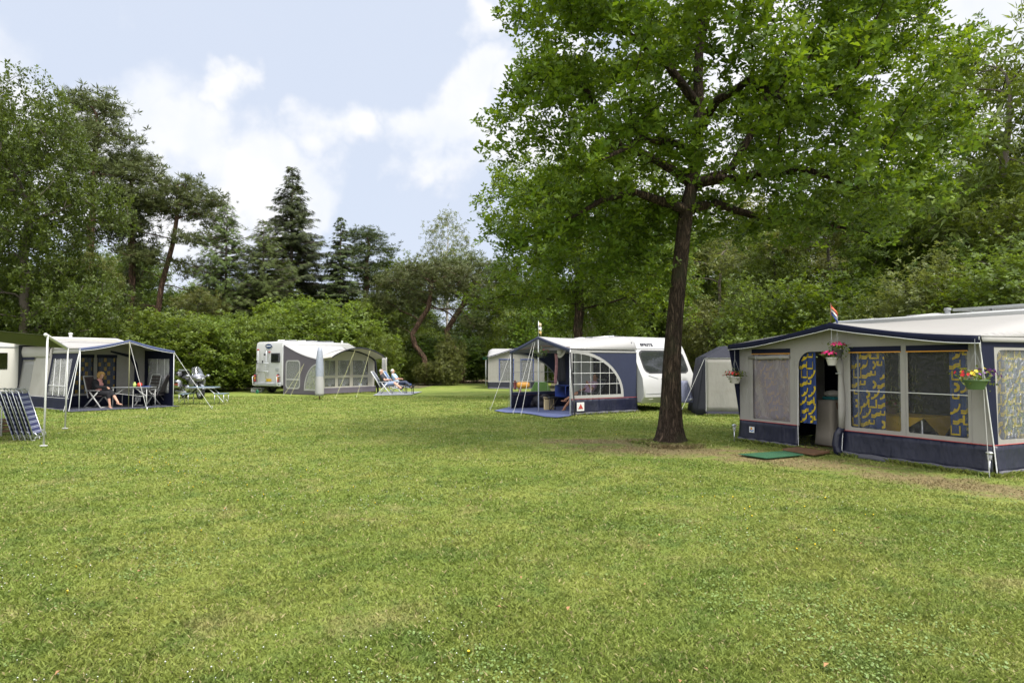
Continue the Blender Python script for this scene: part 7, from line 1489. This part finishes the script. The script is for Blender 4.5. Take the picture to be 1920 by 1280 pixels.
# ------------------------------------------------------------------ touring motorcycle
def motorcycle():
    th = thing('motorcycle', 'silver touring motorcycle with tall windscreen parked behind the left awning', 'motorcycle', (G(360, 747).x, G(360, 747).y, 0), -.70)
    SIL = mat('paint_silver', (.20, .205, .225), .25, metal=.55, coat=.6); DK = mat('plastic_dark', (.03, .03, .035), .45)
    for x, nm in ((.82, 'front_wheel'), (-.80, 'rear_wheel')):
        rot = Matrix.Rotation(math.pi / 2, 3, 'X'); mb = MB(); mb.lathe([(.225, -.06), (.29, -.07), (.325, -.035), (.325, .035), (.29, .07), (.225, .06)], (x, 0, .325), 28, rot, close=True); w = mb.build(nm, M_black, th, 'auto')
        mb = MB(); mb.lathe([(.23, -.05), (.20, -.05), (.20, .05), (.23, .05)], (x, 0, .325), 24, rot, close=True); [mb.tube([(x, 0, .325), (x + .21 * math.cos(k * 1.2566), 0, .325 + .21 * math.sin(k * 1.2566))], .018, 6) for k in range(5)]; mb.lathe([(0, -.06), (.13, -.06), (.13, -.052), (0, -.052)], (x, 0, .325), 18, rot); mb.build('rim', M_alu, w, 'auto')
    mb = MB()
    for s in (-1, 1): mb.tube([(.82, s * .10, .325), (.62, s * .10, .82)], .028, 8)
    mb.build('fork', M_alu, th, True)
    mb = MB(); mb.sheet(lambda u, v: (.82 + .37 * math.cos(R(20 + 130 * u)), -.075 + .15 * v, .325 + .37 * math.sin(R(20 + 130 * u)) - .03 * (2 * v - 1) ** 2), 12, 4, .008); mb.build('front_mudguard', SIL, th, True)
    mb = MB()
    for c, r in (((.62, 0, .98), (.20, .30, .20)), ((.72, 0, .90), (.14, .20, .16)), ((.48, .24, .78), (.20, .12, .30)), ((.48, -.24, .78), (.20, .12, .30)), ((.35, 0, .9), (.3, .22, .16)), ((.45, .22, .55), (.16, .09, .22)), ((.45, -.22, .55), (.16, .09, .22))): mb.ell(c, r, 18, 12)
    remesh(mb, 'fairing', SIL, th, .018, 4)
    mb = MB(); mb.ell((.10, 0, .92), (.32, .17, .15), 18, 12); mb.build('fuel_tank', SIL, th, True)
    mb = MB(); mb.sheet(lambda u, v: (.66 - .22 * v - .10 * (2 * u - 1) ** 2, (.27 - .08 * v ** 2) * (2 * u - 1), 1.08 + .40 * v - .05 * (2 * u - 1) ** 2 * v), 10, 8, .006); mb.build('windscreen', vinyl('screen_acrylic', (.85, .87, .88), .05, .05, .05, 3., (.5, .5, .52)), th, True)
    mb = MB(); [mb.ell((.80, s * .10, .93), (.07, .085, .055), 14, 10) for s in (-1, 1)]; mb.build('headlight', mat('headlight_glass', (.25, .26, .28), .08, spec=1.), th, True)
    mb = MB(); mb.box((.80, 0, .80), (.10, .30, .08), bev=.03); mb.build('air_intake', DK, th, True)
    for s in (-1, 1):
        mb = MB(); mb.tube([(.45, s * .15, 1.08), (.30, s * .30, 1.10), (.18, s * .40, 1.06)], .018, 7); mb.build('handlebar', DK, th, True)
        mb = MB(); mb.ell((.55, s * .47, 1.05), (.09, .10, .07), 12, 8); mb.tube([(.52, s * .3, 1.0), (.55, s * .45, 1.04)], .02, 6); mb.build('mirror', SIL, th, True)
        mb = MB(); mb.box((-.72, s * .33, .66), (.62, .20, .40), bev=.09); o = mb.build('pannier', SIL, th, True); mb = MB(); mb.box((-.72, s * .435, .64), (.5, .01, .05)); mb.build('reflector_strip', M_red, o)
        mb = MB(); mb.tube([(.0, s * .22, .30), (-.5, s * .25, .28), (-1.05, s * .26, .32)], [.05, .06, .065], 10); mb.build('exhaust', M_alu, th, True)
        mb = MB(); mb.ell((.12, s * .25, .48), (.20, .12, .15), 12, 8); mb.build('cylinder_head', M_alu, th, True)
    mb = MB(); mb.box((.0, 0, .48), (.7, .34, .38), bev=.06); mb.build('engine', DK, th, True)
    mb = MB()
    for c, r in (((-.22, 0, .86), (.26, .18, .09)), ((-.62, 0, .96), (.24, .19, .09)), ((-.42, 0, .93), (.07, .17, .12))): mb.ell(c, r, 16, 10)
    remesh(mb, 'seat', mat('seat_leather', (.03, .03, .035), .5), th, .015, 3)
    mb = MB(); mb.box((-.95, 0, 1.10), (.42, .56, .32), bev=.10); o = mb.build('top_box', mat('top_box_dark', (.06, .06, .07), .3, coat=.4), th, True); mb = MB(); mb.box((-.72, 0, 1.16), (.06, .40, .26), bev=.03); mb.build('backrest', mat('seat_leather', (.03, .03, .035), .5), o, True)
    mb = MB(); mb.tube([(-.95, .2, 1.27), (-.95, .2, 1.32), (-.95, -.2, 1.32), (-.95, -.2, 1.27)], .012, 6); mb.build('luggage_rail', M_alu, o)
    mb = MB(); mb.box((.72, .13, .62), (.06, .10, .03)); mb.tube([(-.1, .25, .3), (-.15, .42, 0)], .015, 6); mb.build('side_stand', DK, th)
motorcycle()
# picnic table with attached seats
g0, g1 = G(340, 758), G(424, 757); pc = (g0 + g1) / 2; PT = thing('picnic_table', 'blue-grey folding picnic table with attached stools beside the left awning', 'picnic table', (pc.x, pc.y, 0), .08)
BG = mat('laminate_bluegrey', (.12, .17, .21), .5, var=.1); 
mb = MB(); mb.box((0, 0, .68), (1.05, .66, .03), bev=.01); mb.build('tabletop', BG, PT)
mb = MB(); mb.box((0, 0, .66), (1.07, .68, .02)); mb.build('table_rim', M_alu, PT)
for s in (-1, 1):
    mb = MB(); mb.box((s * .68, 0, .42), (.42, .62, .03), bev=.01); st = mb.build('stool_seat', BG, PT)
    for t_ in (-1, 1):
        for q in (-1, 1):
            mb = MB(); mb.tube([(s * (.68 + q * .18), t_ * .28, 0), (s * (.68 + q * .17), t_ * .28, .41)], .014, 7); mb.build('leg', M_alu, PT, True)
        mb = MB(); mb.tube([(s * .52, t_ * .25, .41), (s * .22, t_ * .25, .66)], .013, 6); mb.build('strut', M_alu, PT); mb = MB(); mb.tube([(s * .50, t_ * .25, .12), (s * .25, t_ * .25, .55)], .010, 6) if False else mb.tube([(s * .84, t_ * .27, .10), (s * .60, t_ * .27, .38)], .010, 6); mb.build('strut', M_alu, PT)
# ------------------------------------------------------------------ roll-out canopy in front on the left, with two posts
p1, p2 = G(82, 838), G(122, 805); h1_ = AT(85, 628, p1.y).z; h2_ = AT(122, 653, p2.y).z
RC = thing('roll_out_canopy', 'olive roll-out canopy on two white posts, cut by the left edge', 'canopy', tuple(p1), 0)
T_ = lambda v: Vector(v) - Vector((p1.x, p1.y, 0))
A_, B_ = Vector((p1.x, p1.y, h1_)), Vector((p2.x, p2.y, h2_)); back = Vector((-2.35, -1.55, 0)).normalized() * 2.6; rise = .38
OLV = mat('canvas_olive', (.10, .11, .065), .8, trans=.25, bump=.3, bscale=3)
bk = Vector((-1.0, -.42, 0)).normalized() * 2.7
mb = MB(); mb.sheet(lambda u, v: tuple(T_(A_.lerp(B_, u) + bk * v + Vector((0, 0, (rise) * v - .05 * math.sin(v * 3.14))))), 8, 8, .004); mb.build('canopy_cloth', OLV, RC, True)
mb = MB(); mb.tube([T_(A_ + (A_ - B_) * .02), T_(B_)], .035, 10); mb.build('front_rail', M_plast, RC, True)
mb = MB(); mb.tube([T_(A_ + bk + Vector((0, 0, rise))), T_(B_ + bk + Vector((0, 0, rise)))], .06, 10); mb.build('cassette', M_plast, RC, True)
for pp, hh in ((p1, h1_), (p2, h2_)):
    mb = MB(); q = T_(pp); mb.tube([(q.x, q.y, 0), (q.x + .03, q.y, hh)], .019, 9); o = mb.build('post', M_plast, RC, True); mb = MB(); mb.box((q.x, q.y, .03), (.12, .07, .02), bev=.005); mb.build('foot', M_plast, o)
for d in (bk,):
    for E in (A_, B_): mb = MB(); e = T_(E + bk + Vector((0, 0, rise))); mb.tube([e, (e.x, e.y, 0)], .025, 8); mb.build('rear_post', M_plast, RC, True)
# table, box and folded striped recliners at the left edge
TBX = thing('camping_table', 'white camping table cut by the left edge of the picture', 'table', (G(-12, 816).x, G(-12, 816).y, 0), .1)
mb = MB(); mb.box((0, 0, .70), (.84, .66, .03), bev=.012); mb.build('tabletop', M_plast, TBX)
for s in (-1, 1):
    for t_ in (-1, 1): mb = MB(); mb.tube([(s * .33, t_ * .28, 0), (s * .33, t_ * .28, .6), (s * .26, t_ * .28, .69)], .017, 8); mb.build('leg', M_plast, TBX, True)
    mb = MB(); mb.tube([(-.33, s * .28, .28), (.33, s * .28, .28)], .011, 6); mb.build('stretcher', M_plast, TBX)
tl = TBX.location
mb = MB(); mb.box((0, 0, .13), (.62, .42, .24), bev=.03); mb.box((0, 0, .26), (.66, .46, .03), bev=.01); o = mb.build('storage_box', mat('box_grey', (.42, .43, .45), .5), None, True); o.location = (tl.x - .02, tl.y, .716); tag(o, 'grey lidded box on the white table at the left edge', 'box')
mb = MB(); [mb.box((0, .0, .05 + k * .085), (.6, .42, .055), bev=.01) for k in range(4)]; [mb.box((s * .27, t_ * .19, .17), (.03, .03, .33)) for s in (-1, 1) for t_ in (-1, 1)]; o = mb.build('crate', M_wood, None); o.location = (tl.x - .05, tl.y + .05, .04); tag(o, 'dark slatted crate under the white table at the left edge', 'crate')
STR = bpy.data.materials.new('striped_fabric'); STR.use_nodes = True; t = STR.node_tree; p_ = t.nodes['Principled BSDF']; p_.inputs['Roughness'].default_value = .8
tcn = N(t, 'ShaderNodeTexCoord'); sp = N(t, 'ShaderNodeSeparateXYZ'); t.links.new(tcn.outputs['Object'], sp.inputs[0]); ml = N(t, 'ShaderNodeMath', operation='MULTIPLY'); ml.inputs[1].default_value = 9.5; t.links.new(sp.outputs[2], ml.inputs[0])
fr = N(t, 'ShaderNodeMath', operation='FRACT'); t.links.new(ml.outputs[0], fr.inputs[0]); cr = N(t, 'ShaderNodeValToRGB'); cr.color_ramp.interpolation = 'CONSTANT'; t.links.new(fr.outputs[0], cr.inputs[0])
cr.color_ramp.elements[0].color = (.035, .04, .13, 1); cr.color_ramp.elements[1].position = .38; cr.color_ramp.elements[1].color = (.30, .31, .42, 1); e = cr.color_ramp.elements.new(.52); e.color = (.05, .06, .17, 1); e = cr.color_ramp.elements.new(.62); e.color = (.30, .31, .42, 1); e = cr.color_ramp.elements.new(.80); e.color = (.03, .035, .11, 1)
t.links.new(cr.outputs[0], p_.inputs['Base Color'])
RL = thing('folded_recliner', 'foremost of the folded striped recliners leaning on the white table', 'recliner', (0, 0, 0), 0, 'folded striped recliners leaning on the table')
tilt = Matrix.Rotation(-.30, 4, 'Y')
def pt_(x, y, z): return tilt @ Vector((x, y, z))
mb = MB(); mb.sheet(lambda u, v: tuple(pt_(.03, -.26 + .52 * u, .12 + .90 * v - .0)), 4, 10, .012); mb.sheet(lambda u, v: tuple(pt_(-.02, -.26 + .52 * u, .12 + .90 * v - .0)), 4, 10, .012); mb.build('fabric', STR, RL)
mb = MB(); mb.tube([pt_(.035, -.28, .04), pt_(.035, -.28, 1.06), pt_(.0, -.25, 1.13), pt_(0, .25, 1.13), pt_(.035, .28, 1.06), pt_(.035, .28, .04), pt_(.035, -.28, .04)], .012, 7); mb.build('frame', M_alu, RL, True)
mb = MB(); mb.tube([pt_(-.03, -.25, .0), pt_(-.03, -.25, 1.0), pt_(-.03, .25, 1.0), pt_(-.03, .25, .0), pt_(-.03, -.25, .0)], .011, 7); mb.build('inner_frame', M_tube, RL, True)
for s in (-1, 1): mb = MB(); mb.tube([pt_(.05, s * .28, .18), pt_(.10, s * .28, .10), pt_(.09, s * .28, .0)], .011, 6); mb.build('foot', M_alu, RL, True)
g = G(70, 824); RL.location = (g.x, g.y, .012); RL.rotation_euler = (0, 0, .32)
labs = ['second folded striped recliner from the front, leaning on the white table', 'third folded striped recliner from the front, leaning on the white table', 'rearmost folded striped recliner, directly against the white table']
for k in range(3): dup(RL, (g.x - .16 * (k + 1), g.y + .04 * (k + 1), .012), 0.32 + .03 * k, None, labs[k])
